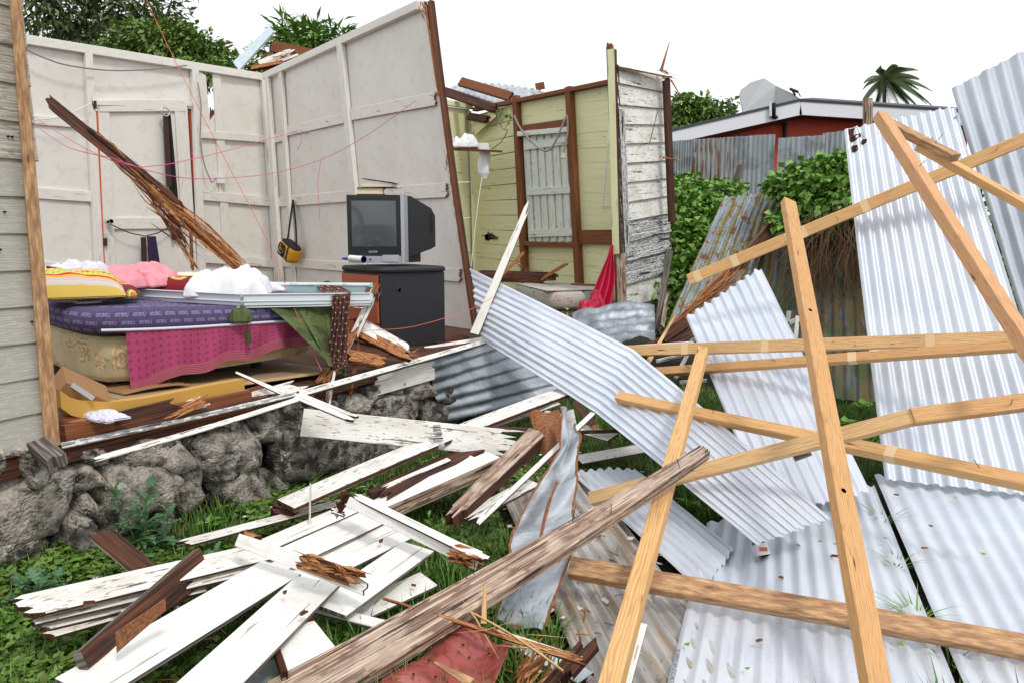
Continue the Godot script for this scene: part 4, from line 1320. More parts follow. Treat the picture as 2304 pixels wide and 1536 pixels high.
	lump.call("pink_shirt", "crumpled pink shirt lying beyond the dark stick on the bed", "clothing", Vector3(-2.214, 1.162, -4.500), .18, .11, .14, -.2, M.pink_cloth, .55, 19)
	lump.call("plastic_bag", "crumpled white plastic bag on the fallen white frame", "bag", Vector3(-1.624, 1.120, -4.350), .20, .13, .16, .2, M.plastic_white, .6, 23)
	lump.call("paper_pile", "folded white and lilac papers behind the plastic bag", "paper", Vector3(-1.615, 1.109, -4.800), .16, .05, .12, .2, M.white_cloth, .5, 29)
	lump.call("cream_cushion", "small cream cushion between the plastic bag and the ring-print cushion", "pillow", Vector3(-2.010, 1.126, -4.800), .16, .09, .12, .2, M.paper, .3, 31)
	board("dark_stick", "dark broken stick lying across the pillow and pink shirts", Vector3(-2.395, 1.282, -3.900), Vector3(-2.223, 1.179, -4.400), .03, .025, UP, "old", "old", {"j0": .03, "j1": .03, "cat": "stick"})
	board("magazine", "white magazine tucked under the striped pillow", Vector3(-2.241, 1.115, -3.850), Vector3(-2.182, 1.113, -3.950), .1, .012, Vector3(0, 1, .2), "white", "white", {"cat": "paper"})

	# fallen window frame of white alloy and aqua wood on the bed
	var f := thing("fallen_window_frame", "fallen white window frame lying across the foot of the bed", "window frame", Vector3(-1.451, 1.071, -4.050))
	for q in [[Vector3(-2.363, 1.113, -4.450), Vector3(-1.449, 1.105, -4.050)], [Vector3(-1.449, 1.105, -4.050), Vector3(-0.843, 1.077, -4.500)]]:
		var d: Vector3 = (q[1] - q[0]).normalized()
		plank("rail", q[0], q[1], .062, .05, Vector3(0, .1, 1), "white_alloy", "white_alloy", f)
		for k in [-.036, -.004, .034]:
			plank("rail_lip", q[0] + UP * k + Vector3(0, 0, .03), q[1] + UP * k + Vector3(0, 0, .03), .006, .018, Vector3(0, 0, 1), "white_alloy", "white_alloy", f)
	plank("wooden_bar", Vector3(-1.965, 1.122, -4.900), Vector3(-0.883, 1.121, -4.750), .06, .06, Vector3(0, 1, .1), "aqua_paint", "aqua_paint", f)
	plank("wooden_bar", Vector3(-1.964, 1.142, -4.900), Vector3(-0.888, 1.143, -4.750), .075, .012, UP, "peeling", "peeling", f)
	plank("wooden_bar", Vector3(-2.389, 1.125, -4.500), Vector3(-1.973, 1.125, -4.850), .1, .02, UP, "peeling", "torn", f, {"j0": .08})
	plank("end_block", Vector3(-0.869, 1.108, -4.700), Vector3(-0.843, 1.077, -4.500), .08, .05, UP, "old", "old", f, {"j1": .03})

	# cloths
	var s0 := Vector3(-1.247, 1.155, -4.780)
	var s1 := Vector3(-1.171, 1.161, -4.780)
	var scarf := thing("dotted_scarf", "brown scarf with white dots hanging over the fallen window frame", "scarf", Vector3(-0.988, 0.869, -4.300))
	drape("cloth", func(u: float, v: float) -> Vector3:
		# v across, u along: over the bar, across the rail, then down into a twisted end
		var l := [[Vector3(-1.274, 1.139, -4.860), Vector3(-1.182, 1.162, -4.860)], [Vector3(-1.174, 1.108, -4.660), Vector3(-0.984, 1.111, -4.620)], [Vector3(-1.030, 1.109, -4.330), Vector3(-0.929, 1.120, -4.360)], [Vector3(-1.019, 1.023, -4.290), Vector3(-0.939, 1.020, -4.320)], [Vector3(-1.025, 0.912, -4.260), Vector3(-0.943, 0.915, -4.300)], [Vector3(-1.045, 0.800, -4.240), Vector3(-0.953, 0.768, -4.280)], [Vector3(-1.057, 0.732, -4.220), Vector3(-0.946, 0.710, -4.260)], [Vector3(-1.038, 0.698, -4.240), Vector3(-0.966, 0.694, -4.260)]]
		var k := clampf(u * 7, 0, 6.999)
		var i := int(k)
		var a: Vector3 = l[i][0].lerp(l[i + 1][0], k - i)
		var b: Vector3 = l[i][1].lerp(l[i + 1][1], k - i)
		return a.lerp(b, v) + Vector3(0, 0, .014 * sin(v * 26 + u * 5) + .02 * sin(v * PI)), 44, 30, .004, .75, .22, M.scarf, scarf)
	var gc := thing("green_cloth", "olive green patterned cloth hanging under the fallen window frame", "cloth", Vector3(-1.223, 0.780, -4.550))
	drape("cloth", func(u: float, v: float) -> Vector3:
		var a := Vector3(-1.342, 1.065, -4.120).lerp(Vector3(-1.008, 1.044, -4.450), v)
		var b := Vector3(-1.041, 0.779, -4.120).lerp(Vector3(-0.968, 0.626, -4.350), v)
		var m := Vector3(-1.169, 0.971, -4.080).lerp(Vector3(-0.978, 0.858, -4.380), v)
		return (a * (1 - u) * (1 - u) + m * 2 * u * (1 - u) + b * u * u) + Vector3(0, 0, .035 * sin(v * 17 + u * 3) * (.4 + u)), 24, 40, .004, .5, .6, M.green_cloth, gc)
	drape("cloth", func(u: float, v: float) -> Vector3: return Vector3(-1.270, 0.597, -4.500).lerp(Vector3(-0.969, 0.561, -4.600), u) + UP * (.03 * sin(u * 9 + v * 4)) + Vector3(0, 0, -.3 * v), 16, 8, .004, .5, .3, M.green_cloth, gc)
	var gb := lump.call("green_pouch", "small dark green pouch with tassel dangling below the frame", "pouch", Vector3(-1.439, 1.002, -3.980), .05, .07, .03, .1, M.green_cloth, .3, 37) as MeshInstance3D
	var ts := Shape.new()
	ts.tube([Vector3(-1.404, 0.988, -3.980), Vector3(-1.404, 0.955, -3.980), Vector3(-1.402, 0.948, -3.980)], .002, .008, 6)
	ts.tube([Vector3(-1.402, 0.948, -3.980), Vector3(-1.402, 0.883, -3.980)], .012, .017, 8)
	make("tassel", ts, M.green_cloth, gb)

	# what lies under the bed
	board("plywood_sheet", "plywood sheet lying flat under the bed", Vector3(-1.998, 0.684, -3.580), Vector3(-1.214, 0.663, -4.500), .5, .02, Vector3(-.05, 1, 0), "plywood", "pine", {"cat": "plywood"})
	board("plywood_sheet", "warped brown veneer sheet lying on the plywood under the bed", Vector3(-1.947, 0.702, -3.600), Vector3(-1.733, 0.702, -3.850), .3, .006, Vector3(-.05, 1, 0), "cardboard", "cardboard", {"cat": "plywood", "bow": .012, "j1": .06})
	var fo := thing("foam_strip", "curved strip of yellow foam at the floor edge under the bed", "foam", Vector3(-1.556, 0.734, -3.150))
	drape("foam", func(u: float, v: float) -> Vector3:
		var p := Vector3(-1.832, 0.802, -2.980).lerp(Vector3(-1.370, 0.698, -3.750), u)
		p.y -= .075 * sin(pow(u, .6) * PI) * (1 - u * .5)
		return p + UP * (v - .5) * .075, 24, 3, .05, 1.3, .1, M.foam, fo)
	var bx := thing("cardboard_box", "tipped brown cardboard box wedged under the bed", "box", Vector3(-1.840, 0.786, -3.150))
	var bs := Shape.new()
	bs.box(Vector3(-.1, -.05, -.08), Vector3(.1, .05, .08))
	var bo := MeshInstance3D.new()
	bo.name = "carton"
	bo.mesh = bs.onto(ArrayMesh.new(), M.cardboard)
	bx.add_child(bo)
	bo.rotation = Vector3(.3, .6, -.62)
	plank("tape", Vector3(-1.811, 0.846, -3.050), Vector3(-1.725, 0.786, -3.050), .02, .002, Vector3(.1, .5, 1), "grey_piping", "grey_piping", bx)
	# floor edge timbers
	board("rim_joist", "long brown joist along the broken floor edge", Vector3(-1.793, 0.652, -2.930), Vector3(-1.315, 0.636, -3.700), .1, .05, Vector3(.8, .1, .5), "stud", "stud", {"cat": "joist"})
	board("rim_joist", "upper reddish joist lying above the floor edge joist", Vector3(-1.828, 0.680, -2.980), Vector3(-1.483, 0.642, -3.620), .07, .05, Vector3(.8, .1, .5), "stud", "stud", {"cat": "joist"})
	board("rim_joist", "orange-brown board stacked over the joists near the foam", Vector3(-1.687, 0.617, -3.450), Vector3(-1.368, 0.619, -3.850), .09, .03, Vector3(.8, .1, .5), "pine_aged", "stud", {"cat": "joist"})
	board("loose_plank", "orange-brown floor board sticking out below the upper joist", Vector3(-1.824, 0.696, -3.020), Vector3(-1.561, 0.656, -3.550), .08, .02, Vector3(.3, 1, .3), "stud", "stud", {"j0": .05})
	board("loose_plank", "split brown floor board lying at the left end under the foam", Vector3(-1.841, 0.715, -3.020), Vector3(-1.641, 0.691, -3.200), .12, .018, Vector3(.2, 1, .3), "torn", "stud", {"j1": .12})
	board("loose_plank", "dark floor board edge just above the long edge strip", Vector3(-1.760, 0.633, -2.900), Vector3(-1.233, 0.641, -3.720), .03, .03, Vector3(.8, .2, .5), "old", "stud", {})
	board("loose_plank", "brown floor board end beside the broken white sill", Vector3(-1.509, 0.625, -3.600), Vector3(-1.307, 0.634, -3.950), .07, .025, Vector3(.7, .4, .5), "stud", "torn", {"j1": .08})
	board("red_plank", "dark red plank face leaning at the floor edge", Vector3(-1.686, 0.662, -3.080), Vector3(-1.501, 0.683, -3.320), .1, .02, Vector3(.8, .1, .5), "old", "old", {"j1": .06})
	board("torn_plank", "torn splinter-ended plank lying along the floor edge", Vector3(-1.552, 0.643, -3.250), Vector3(-1.392, 0.712, -3.400), .04, .03, Vector3(.8, .3, .5), "torn", "torn", {"j0": .12, "j1": .05})
	board("rim_strip", "long grey-white edge strip running along the front of the floor", Vector3(-1.762, 0.637, -2.860), Vector3(-1.111, 0.638, -3.860), .024, .02, Vector3(.7, .5, .5), "bare_peeling", "torn", {"bow": -.015, "j1": .05})
	board("rim_strip", "weathered white edge strip continuing towards the grey corrugated skirt", Vector3(-1.111, 0.629, -3.860), Vector3(-0.164, 0.652, -5.750), .036, .03, Vector3(.5, .7, .5), "peeling", "grey_wood", {"j1": .1})
	board("pink_skirting", "pinkish grey board below the floor edge strip", Vector3(-0.856, 0.538, -4.550), Vector3(-0.539, 0.539, -5.100), .13, .02, Vector3(.88, 0, .47), "batten_paint", "torn", {"j0": .06})
	board("white_batten", "long thin white batten sloping in front of the stone foundation", Vector3(-1.583, 0.613, -2.750), Vector3(-1.075, 0.640, -3.700), .024, .015, Vector3(.6, .6, .5), "peeling", "grey_wood", {"j0": .08, "bow": -.02})
	board("broken_sill", "short white board with a rotten brown edge under the window frame", Vector3(-1.342, 0.625, -3.750), Vector3(-1.106, 0.663, -4.000), .07, .02, Vector3(.5, .5, .6), "peeling", "rot", {"j1": .1, "j0": .02})
	board("white_sliver", "white sliver pointing up left beside the bed", Vector3(-1.412, 0.758, -3.800), Vector3(-1.167, 0.646, -3.800), .03, .015, Vector3(.3, .7, .6), "peeling", "rot", {"w0": .4})
	board("dark_skirting", "dark board in the shade under the floor edge", Vector3(-1.303, 0.520, -3.850), Vector3(-0.950, 0.515, -4.500), .22, .02, Vector3(.88, 0, .47), "old", "old", {})
	board("broken_block", "short weathered timber stub poking out under the corner post", Vector3(-1.777, 0.675, -2.750), Vector3(-1.624, 0.643, -2.620), .07, .045, Vector3(.3, .8, .5), "grey_wood", "grey_wood", {"j1": .05, "cat": "timber"})
	var rag2 := lump.call("white_rag", "white rag lying among the joists at the floor edge", "cloth", Vector3(-1.690, 0.708, -3.050), .09, .02, .05, -.5, M.white_cloth, .7, 41) as MeshInstance3D
	lump.call("white_rag", "pale rag on the boards under the foam strip", "cloth", Vector3(-1.529, 0.663, -3.500), .1, .025, .06, -.5, M.white_cloth, .7, 43)

	# broken window post in front of the cabinet
	var bp := thing("broken_window_post", "splintered window post with flaking white paint in front of the cabinet", "post", Vector3(-1.090, 0.526, -4.200))
	plank("post_upper", Vector3(-0.819, 1.132, -4.550), Vector3(-0.943, 0.848, -4.450), .05, .035, Vector3(0, .1, 1), "peeling", "torn", bp, {"j0": .1, "j1": .05})
	plank("post_upper", Vector3(-0.930, 0.914, -4.460), Vector3(-1.079, 0.588, -4.300), .05, .035, Vector3(0, .1, 1), "torn", "peeling", bp, {"j0": .1, "j1": .05})
	plank("post_lower", Vector3(-1.059, 0.683, -4.250), Vector3(-1.143, 0.528, -4.100), .045, .035, Vector3(0, .1, 1), "torn", "old", bp, {"j0": .12, "j1": .05})
	plank("post_lower", Vector3(-1.163, 0.535, -4.100), Vector3(-1.292, 0.337, -3.950), .045, .02, Vector3(.2, .1, 1), "old", "torn", bp, {"j1": .15})
	plank("post_lower", Vector3(-1.003, 0.700, -4.200), Vector3(-1.027, 0.472, -4.100), .02, .015, Vector3(0, .1, 1), "peeling", "torn", bp, {"j0": .1, "j1": .12})
	plank("post_lower", Vector3(-1.029, 0.680, -4.200), Vector3(-1.036, 0.498, -4.120), .02, .015, Vector3(0, .1, 1), "torn", "torn", bp, {"j0": .1, "j1": .12})
	splinters("splinters", bp, Vector3(-0.819, 1.119, -4.550), Vector3(-0.855, 1.029, -4.500), 22, .025, .05, .15, M.torn, .004, .2)
	splinters("splinters", bp, Vector3(-1.008, 0.696, -4.220), Vector3(-1.112, 0.573, -4.100), 26, .03, .06, .2, M.torn, .004, .18)
	board("brown_stick", "thin brown stick standing behind the dotted scarf", Vector3(-0.920, 0.815, -4.500), Vector3(-0.959, 0.493, -4.350), .025, .02, Vector3(0, 0, 1), "stud", "stud", {"j0": .03, "j1": .08, "cat": "stick"})
	var ch := thing("broken_frame_corner", "chunk of white frame with torn brown underside by the cabinet", "frame piece", Vector3(-0.799, 0.773, -4.600))
	plank("painted_board", Vector3(-0.950, 0.916, -4.600), Vector3(-0.656, 0.716, -4.750), .11, .025, Vector3(-.3, .75, .6), "peeling", "torn", ch, {"j1": .08})
	plank("core_board", Vector3(-0.940, 0.864, -4.580), Vector3(-0.636, 0.685, -4.700), .08, .03, Vector3(-.3, .75, .6), "torn", "rot", ch, {"j1": .1, "j0": .03})
	plank("end_face", Vector3(-0.949, 0.949, -4.600), Vector3(-0.935, 0.831, -4.580), .03, .03, Vector3(-.6, 0, .8), "old", "old", ch)
	splinters("splinters", ch, Vector3(-0.757, 0.733, -4.680), Vector3(-0.606, 0.686, -4.800), 26, .05, .08, .22, M.torn, .005, .4)
	board("torn_log", "torn reddish timber stub in front of the dark cabinet", Vector3(-0.985, 0.749, -4.400), Vector3(-0.760, 0.676, -4.550), .075, .05, Vector3(0, .6, .8), "torn", "torn", {"j0": .03, "j1": .1, "cat": "timber"})
	board("torn_strip", "white and brown torn strip lying along the floor edge by the leaning plank", Vector3(-0.649, 0.623, -5.400), Vector3(-0.182, 0.638, -5.900), .06, .03, Vector3(.3, .8, .5), "peeling", "rot", {"j0": .15, "j1": .05})
	board("torn_strip", "brown torn strip behind the white strip near the leaning plank", Vector3(-0.589, 0.632, -5.600), Vector3(-0.360, 0.653, -5.950), .06, .03, Vector3(.3, .8, .5), "rot", "rot", {"j0": .12, "j1": .1})

	# cabinet with drawers and the television on it
	var Nc := Vector3(-.943, 0, -5.4)
	var a := Vector3(.433, 0, -.30)
	var b := Vector3(-.364, 0, -.45)
	var an := a.normalized()
	var bn := b.normalized()
	var cab := thing("drawer_cabinet", "black office drawer cabinet with cherry wood drawer fronts under the television", "cabinet", Nc + (a + b) * .5 + UP * .645)
	var blk := func(called: String, o: Vector3, x: Vector3, z: Vector3, y0: float, y1: float, mt: Material, parent: Node) -> MeshInstance3D:
		var s := Shape.new()
		var p := [o, o + x, o + x + z, o + z]
		for k in 4:
			var q: Vector3 = p[k]
			var r: Vector3 = p[(k + 1) % 4]
			s.quad(q + UP * y0, r + UP * y0, r + UP * y1, q + UP * y1, Vector2(0, 0), Vector2(q.distance_to(r), 0), Vector2(q.distance_to(r), y1 - y0), Vector2(0, y1 - y0))
		s.quad(p[0] + UP * y1, p[1] + UP * y1, p[2] + UP * y1, p[3] + UP * y1)
		s.quad(p[3] + UP * y0, p[2] + UP * y0, p[1] + UP * y0, p[0] + UP * y0)
		return make(called, s, mt, parent)
	blk.call("carcass", Nc, a, b, .645, 1.18, M.black_laminate, cab)
	# rounded top
	var tp := Shape.new()
	tp.skin(func(u: float, v: float) -> Vector3:
		var al := u * TAU
		var k := pow(pow(absf(cos(al)), 14.0) + pow(absf(sin(al)), 14.0), -1.0 / 14.0)
		var rr := .5 + .03 * pow(maxf(sin(v * PI), 0), .4)
		var c := Nc + (a + b) * .5
		return c + a * cos(al) * k * rr + b * sin(al) * k * (rr + .01) + UP * lerpf(1.182, 1.222, v), 48, 8, .004, 2, .05)
	tp.quad(Nc + UP * 1.221, Nc + a + UP * 1.221, Nc + a + b + UP * 1.221, Nc + b + UP * 1.221)
	make("top", tp, M.black_laminate, cab)
	for q in [[.995, 1.165], [.82, .985], [.66, .81]]:
		var dr: MeshInstance3D = blk.call("drawer", Nc - an * .018 + b * .03, an * .016, b * .94, q[0], q[1], M.cherry_veneer, cab)
		var hs := Shape.new()
		var hc: Vector3 = Nc - an * .045 + b * .5 + UP * ((q[0] + q[1]) * .5 + .015)
		hs.tube([hc - bn * .05 + an * .03, hc - bn * .05, hc + bn * .05, hc + bn * .05 + an * .03], .006, .006, 6)
		make("handle", hs, M.chrome, dr)
	var lk := Shape.new()
	var lc := Nc + a * .28 + UP * 1.06 - bn * .006
	lk.tube([lc + bn * .01, lc - bn * .004], .014, .013, 12)
	make("lock", lk, M.chrome, cab)
	# television: tube set turned to the viewer's left
	var tvx := Vector3(.93, 0, -.08).normalized()
	var tvz := Vector3(-.08, 0, .93).normalized()
	var tc := Vector3(-1.021, 1.244, -5.720)
	var tv := thing("crt_television", "bulky black and silver tube television standing on the drawer cabinet", "television", tc)
	var sec := func(w: float, y0: float, y1: float, z: float) -> Array:
		return [tc + tvx * -w + UP * y0 + tvz * z, tc + tvx * w + UP * y0 + tvz * z, tc + tvx * w + UP * y1 + tvz * z, tc + tvx * -w + UP * y1 + tvz * z]
	var shell := func(called: String, secs: Array, mt: Material, cap := true) -> MeshInstance3D:
		var s := Shape.new()
		for i in secs.size() - 1:
			for k in 4:
				s.quad(secs[i][k], secs[i][(k + 1) % 4], secs[i + 1][(k + 1) % 4], secs[i + 1][k])
		if cap:
			s.quad(secs[0][3], secs[0][2], secs[0][1], secs[0][0])
			var e: Array = secs[-1]
			s.quad(e[0], e[1], e[2], e[3])
		return make(called, s, mt, tv)
	# back shell drawn to the viewer's right because the set is turned
	var turn := Vector3(.22, 0, 0)
	var sec2 := func(w: float, y0: float, y1: float, z: float, dx: float) -> Array:
		var q: Array = sec.call(w, y0, y1, z)
		for k in 4: q[k] += tvx * dx
		return q
	shell.call("back_shell", [sec2.call(.205, .045, .505, 0.0, .002), sec2.call(.20, .05, .50, -.08, .05), sec2.call(.15, .10, .42, -.34, .20), sec2.call(.14, .12, .36, -.40, .23)], M.black_shell)
	shell.call("foot", [sec2.call(.19, 0, .06, -.0, .0), sec2.call(.16, 0, .10, -.25, .12)], M.black_shell)
	shell.call("bezel", [sec.call(.195, .055, .50, .045), sec.call(.205, .045, .505, .02), sec.call(.205, .045, .505, -.01)], M.black_gloss)
	shell.call("side_trim", [[tc + tvx * .198 + UP * .0 + tvz * .05, tc + tvx * .222 + UP * .0 + tvz * .04, tc + tvx * .222 + UP * .507 + tvz * .04, tc + tvx * .198 + UP * .507 + tvz * .05], [tc + tvx * .198 + UP * .0 + tvz * -.01, tc + tvx * .235 + UP * .0 + tvz * -.02, tc + tvx * .235 + UP * .507 + tvz * -.02, tc + tvx * .198 + UP * .507 + tvz * -.01]], M.silver)
	shell.call("control_panel", [sec.call(.195, .0, .05, .05), sec.call(.2, .0, .062, .03), sec.call(.2, .0, .062, -.01)], M.silver)
	var sp := drape("screen", func(u: float, v: float) -> Vector3: return tc + tvx * (u - .5) * .325 + UP * (.125 + v * .335) + tvz * (.047 + .02 * (1 - pow(2 * u - 1, 2)) * (1 - pow(2 * v - 1, 2))), 14, 12, .004, 1, 1, M.tube_glass, tv)
	var cp := drape("button_cover", func(u: float, v: float) -> Vector3: return tc + tvx * (.06 + u * .12) + UP * (.012 + v * .05) + tvz * (.056 + .008 * sin(u * PI)), 8, 4, .006, 1, 1, M.grey_piping, tv)
	for k in 7:
		for j in 9:
			if j > 6 and k > 4: continue
			var gv := Shape.new()
			var g0 := tc + tvx * (.225 + .02 * k + .012) + UP * (.35 - j * .022 + .004 * k)
			var gz := tvz * (-.16 - k * .03)
			gv.tube([g0 + gz, g0 + gz - UP * .014], .0045, .0045, 4)
			make("vent_slot", gv, M.black_gloss, tv)
	var tm := TextMesh.new()
	tm.text = "SHARP"
	tm.font_size = 24
	tm.pixel_size = .0009
	tm.depth = .002
	tm.material = M.silver
	var fnt := SystemFont.new()
	fnt.font_names = PackedStringArray(["Droid Sans"])
	fnt.font_weight = 700
	tm.font = fnt
	var tx := MeshInstance3D.new()
	tx.name = "maker_lettering"
	tx.mesh = tm
	tv.add_child(tx)
	tx.global_transform = Transform3D(Basis(tvx, UP, tvz), tc + UP * .085 + tvz * .05 + tvx * -.01)
	for k in 3:
		var bs2 := Shape.new()
		var c := tc + tvx * (-.1 + k * .035) + UP * .03 + tvz * .055
		bs2.tube([c - tvz * .004, c + tvz * .003], .006, .006, 8)
		make("button", bs2, M.black_gloss, tv)
	# books on the television, lint roller in front
	var book := func(label: String, c: Vector3, sx: float, sy: float, sz: float, yaw: float, mt: Material) -> void:
		var t := thing("book", label, "book", c)
		var q := Shape.new()
		q.box(Vector3(-sx, .003, -sz), Vector3(sx - .012, sy - .004, sz - .012))
		var o := MeshInstance3D.new()
		o.name = "pages"
		o.mesh = q.onto(ArrayMesh.new(), M.paper)
		t.add_child(o)
		for y in [0.0, sy - .004]:
			var cv := Shape.new()
			cv.box(Vector3(-sx - .004, y, -sz - .004), Vector3(sx, y + .004, sz))
			var d := MeshInstance3D.new()
			d.name = "cover"
			d.mesh = cv.onto(ArrayMesh.new(), mt)
			t.add_child(d, true)
			if y > 0 and sy < .04 and label.contains("open"):
				d.rotation.z = -.14
				d.position = Vector3(0, .018, 0)
		t.rotation.y = yaw
	book.call("thick brown book lying flat on the television", tc + UP * .508 + tvx * -.045 + tvz * -.08, .1, .05, .09, .1, M.book_brown)
	book.call("black covered book lying open on the brown book", tc + UP * .56 + tvx * .02 + tvz * -.08, .12, .034, .09, -.1, M.black_shell)
	var lr := thing("lint_roller", "white and blue lint roller lying before the television", "lint roller", Vector3(-1.117, 1.265, -5.500))
	var l1 := Shape.new()
	l1.tube([Vector3(-1.192, 1.285, -5.600), Vector3(-1.151, 1.282, -5.560), Vector3(-1.111, 1.280, -5.520), Vector3(-1.071, 1.279, -5.480)], .023, .025, 14)
	make("roll", l1, M.white_plastic, lr)
	var l2 := Shape.new()
	l2.tube([Vector3(-1.265, 1.279, -5.660), Vector3(-1.241, 1.280, -5.640), Vector3(-1.189, 1.281, -5.600)], .007, .014, 10)
	make("handle", l2, M.blue_plastic, lr)
	var l3 := Shape.new()
	l3.tube([Vector3(-1.071, 1.279, -5.480), Vector3(-1.066, 1.279, -5.470)], .019, .017, 14)
	make("cap", l3, M.blue_plastic, lr)

	# shoulder bag on a nail
	var bc := Vector3(-2.587, 1.266, -8.854)
	var ax := Vector3(.664, -.42, .748).normalized()
	var az := Vector3(-.748, .1, .664).normalized()
	var ay := az.cross(ax).normalized()
	var sb := thing("shoulder_bag", "small black and amber shoulder bag hanging on the partition wall", "bag", bc)
	var pc := func(called: String, o: Vector3, hx: float, hy: float, hz: float, mt: Material, pw := 6.0) -> void:
		var s := Shape.new()
		s.skin(func(u: float, v: float) -> Vector3:
			var al := u * TAU
			var be := (v - .5) * PI * .999
			var k := pow(pow(absf(cos(al)), pw) + pow(absf(sin(al)), pw), -1 / pw)
			var l := pow(pow(absf(cos(be)), pw) + pow(absf(sin(be)), pw), -1 / pw)
			return bc + o + ax * cos(al) * k * cos(be) * l * hx + ay * sin(al) * k * cos(be) * l * hy + az * sin(be) * l * hz, 28, 14, .002, 1, .6)
		make(called, s, mt, sb)
	pc.call("body", Vector3.ZERO, .155, .1, .075, M.amber_cloth)
	pc.call("front_pocket", az * .06 - ax * .055 - ay * .01, .085, .075, .028, M.black_cloth)
	pc.call("side_band", ax * .08, .02, .104, .079, M.black_cloth)
	pc.call("lid", ay * .085, .155, .02, .07, M.black_cloth, 4.0)
	var pt := []
	for k in 13:
		var al := lerpf(-.2, PI + .2, k / 12.0)
		pt.append(bc + az * .092 - ax * .055 + ax * cos(al) * .07 - ay * sin(al) * .065 + ay * .015)
	var pts := Shape.new()
	pts.tube(pt, .004, .004, 5)
	make("piping", pts, M.grey_piping, sb)
	for k in 3:
		plank("print_line", bc + az * .094 + ax * (-.085 + k * .004) + ay * (.015 - k * .016), bc + az * .094 + ax * (-.02 - k * .012) + ay * (.015 - k * .016), .007, .002, az, "print_amber", "print_amber", sb)
	var tl := TextMesh.new()
	tl.text = "R"
	tl.font = fnt
	tl.font_size = 24
	tl.pixel_size = .0016
	tl.depth = .003
	tl.material = M.print_amber
	var to := MeshInstance3D.new()
	to.name = "print_letter"
	to.mesh = tl
	sb.add_child(to)
	to.global_transform = Transform3D(Basis(ax, ay, az), bc + az * .094 - ax * .07 + ay * .04)
	var top := Vector3(-2.549, 1.860, -8.932)
	for q in [[top, Vector3(-2.592, 1.604, -8.921), bc - ax * .11 + ay * .09], [top, Vector3(-2.477, 1.501, -8.791), bc + ax * .12 + ay * .09]]:
		var p1: Vector3 = q[0]
		var p2: Vector3 = q[1]
		var p3: Vector3 = q[2]
		drape("strap", func(u: float, v: float) -> Vector3: return p1 * (1 - u) * (1 - u) + p2 * 2 * u * (1 - u) + p3 * u * u + Vector3(.664, 0, .748) * (v - .5) * .042, 14, 2, .004, .6, .04, M.black_cloth, sb)

	# belt and tie on the door
	var be := thing("hanging_belt", "dark brown belt and black scarf hanging from the door top", "belt", Vector3(-3.771, 1.401, -8.443))
	var b0 := Vector3(-3.767, 2.732, -8.469)
	var b1 := Vector3(-3.772, 1.982, -8.461)
	drape("belt", func(u: float, v: float) -> Vector3: return b0.lerp(b1, u) + Vector3(.53, 0, -.85) * ((v - .5) * .06), 8, 2, .006, 1, .05, M.leather, be)
	var b2 := Vector3(-3.759, 2.758, -8.519)
	var b3 := Vector3(-3.751, 1.401, -8.532)
	drape("scarf", func(u: float, v: float) -> Vector3: return b2.lerp(b3, u) + Vector3(.53, 0, -.85) * ((v - .5) * (.07 + .06 * u)) + Vector3(.85, 0, .53) * .015 * sin(v * 12), 16, 10, .006, 1, .05, M.black_cloth, be)
	var bk := Shape.new()
	var bkc := Vector3(-3.758, 2.775, -8.445)
	var ring := []
	for k in 13: ring.append(bkc + Vector3(.53, 0, -.85) * cos(k * TAU / 12) * .05 + UP * sin(k * TAU / 12) * .045)
	bk.tube(ring, .007, .007, 6)
	make("buckle", bk, M.chrome, be)
	var tie := thing("hanging_tie", "dark purple tie hanging from a cord across the door", "tie", Vector3(-3.915, 1.001, -8.213))
	var t0 := Vector3(-3.915, 1.441, -8.214)
	var t1 := Vector3(-3.901, 0.923, -8.235)
	drape("purple_end", func(u: float, v: float) -> Vector3: return t0.lerp(t1, u) + Vector3(.53, 0, -.85) * ((v - .5) * (.1 + .05 * u) + .03), 8, 4, .008, 1, .05, M.purple_cloth, tie)
	var t2 := Vector3(-3.942, 1.431, -8.151)
	var t3 := Vector3(-3.953, 0.929, -8.133)
	drape("brown_end", func(u: float, v: float) -> Vector3: return t2.lerp(t3, u) + Vector3(.53, 0, -.85) * ((v - .5) * .06), 8, 2, .008, 1, .05, M.leather, tie)
	cord("door_cord", "dark cord slung across the door from the knob", [Vector3(-4.134, 1.559, -7.882), Vector3(-4.030, 1.478, -8.029), Vector3(-3.936, 1.441, -8.179), Vector3(-3.853, 1.479, -8.313), Vector3(-3.782, 1.547, -8.445)], .006, M.black_cloth, "cord")

	# great splintered rafter fallen into the room
	var br := thing("splintered_rafter", "long dark rafter snapped into splinters, leaning across the bedroom", "rafter", Vector3(-1.780, 1.212, -5.000))
	plank("beam", Vector3(-3.093, 2.340, -5.200), Vector3(-2.377, 1.771, -5.100), .07, .06, Vector3(.2, .3, 1), "old", "stud", br, {"j0": .06, "j1": .25})
	plank("beam", Vector3(-2.801, 2.155, -5.150), Vector3(-2.149, 1.624, -5.050), .03, .05, Vector3(.2, .3, 1), "old", "stud", br, {"j0": .1, "j1": .1})
	plank("beam", Vector3(-2.502, 1.872, -5.100), Vector3(-1.749, 1.183, -5.000), .06, .03, Vector3(.2, .3, 1), "torn", "torn", br, {"j0": .3, "j1": .12})
	splinters("splinters", br, Vector3(-2.530, 1.886, -5.100), Vector3(-1.821, 1.262, -5.000), 70, .05, .25, .8, M.torn, .008, .05)
	splinters("splinters", br, Vector3(-2.421, 1.771, -5.100), Vector3(-2.155, 1.421, -5.050), 14, .05, .3, .7, M.stud, .007, .18)
	plank("torn_strip", Vector3(-2.412, 1.684, -5.100), Vector3(-2.075, 1.224, -5.000), .02, .012, Vector3(0, 0, 1), "torn", "stud", br, {"j0": .1, "j1": .1, "bow": -.03})
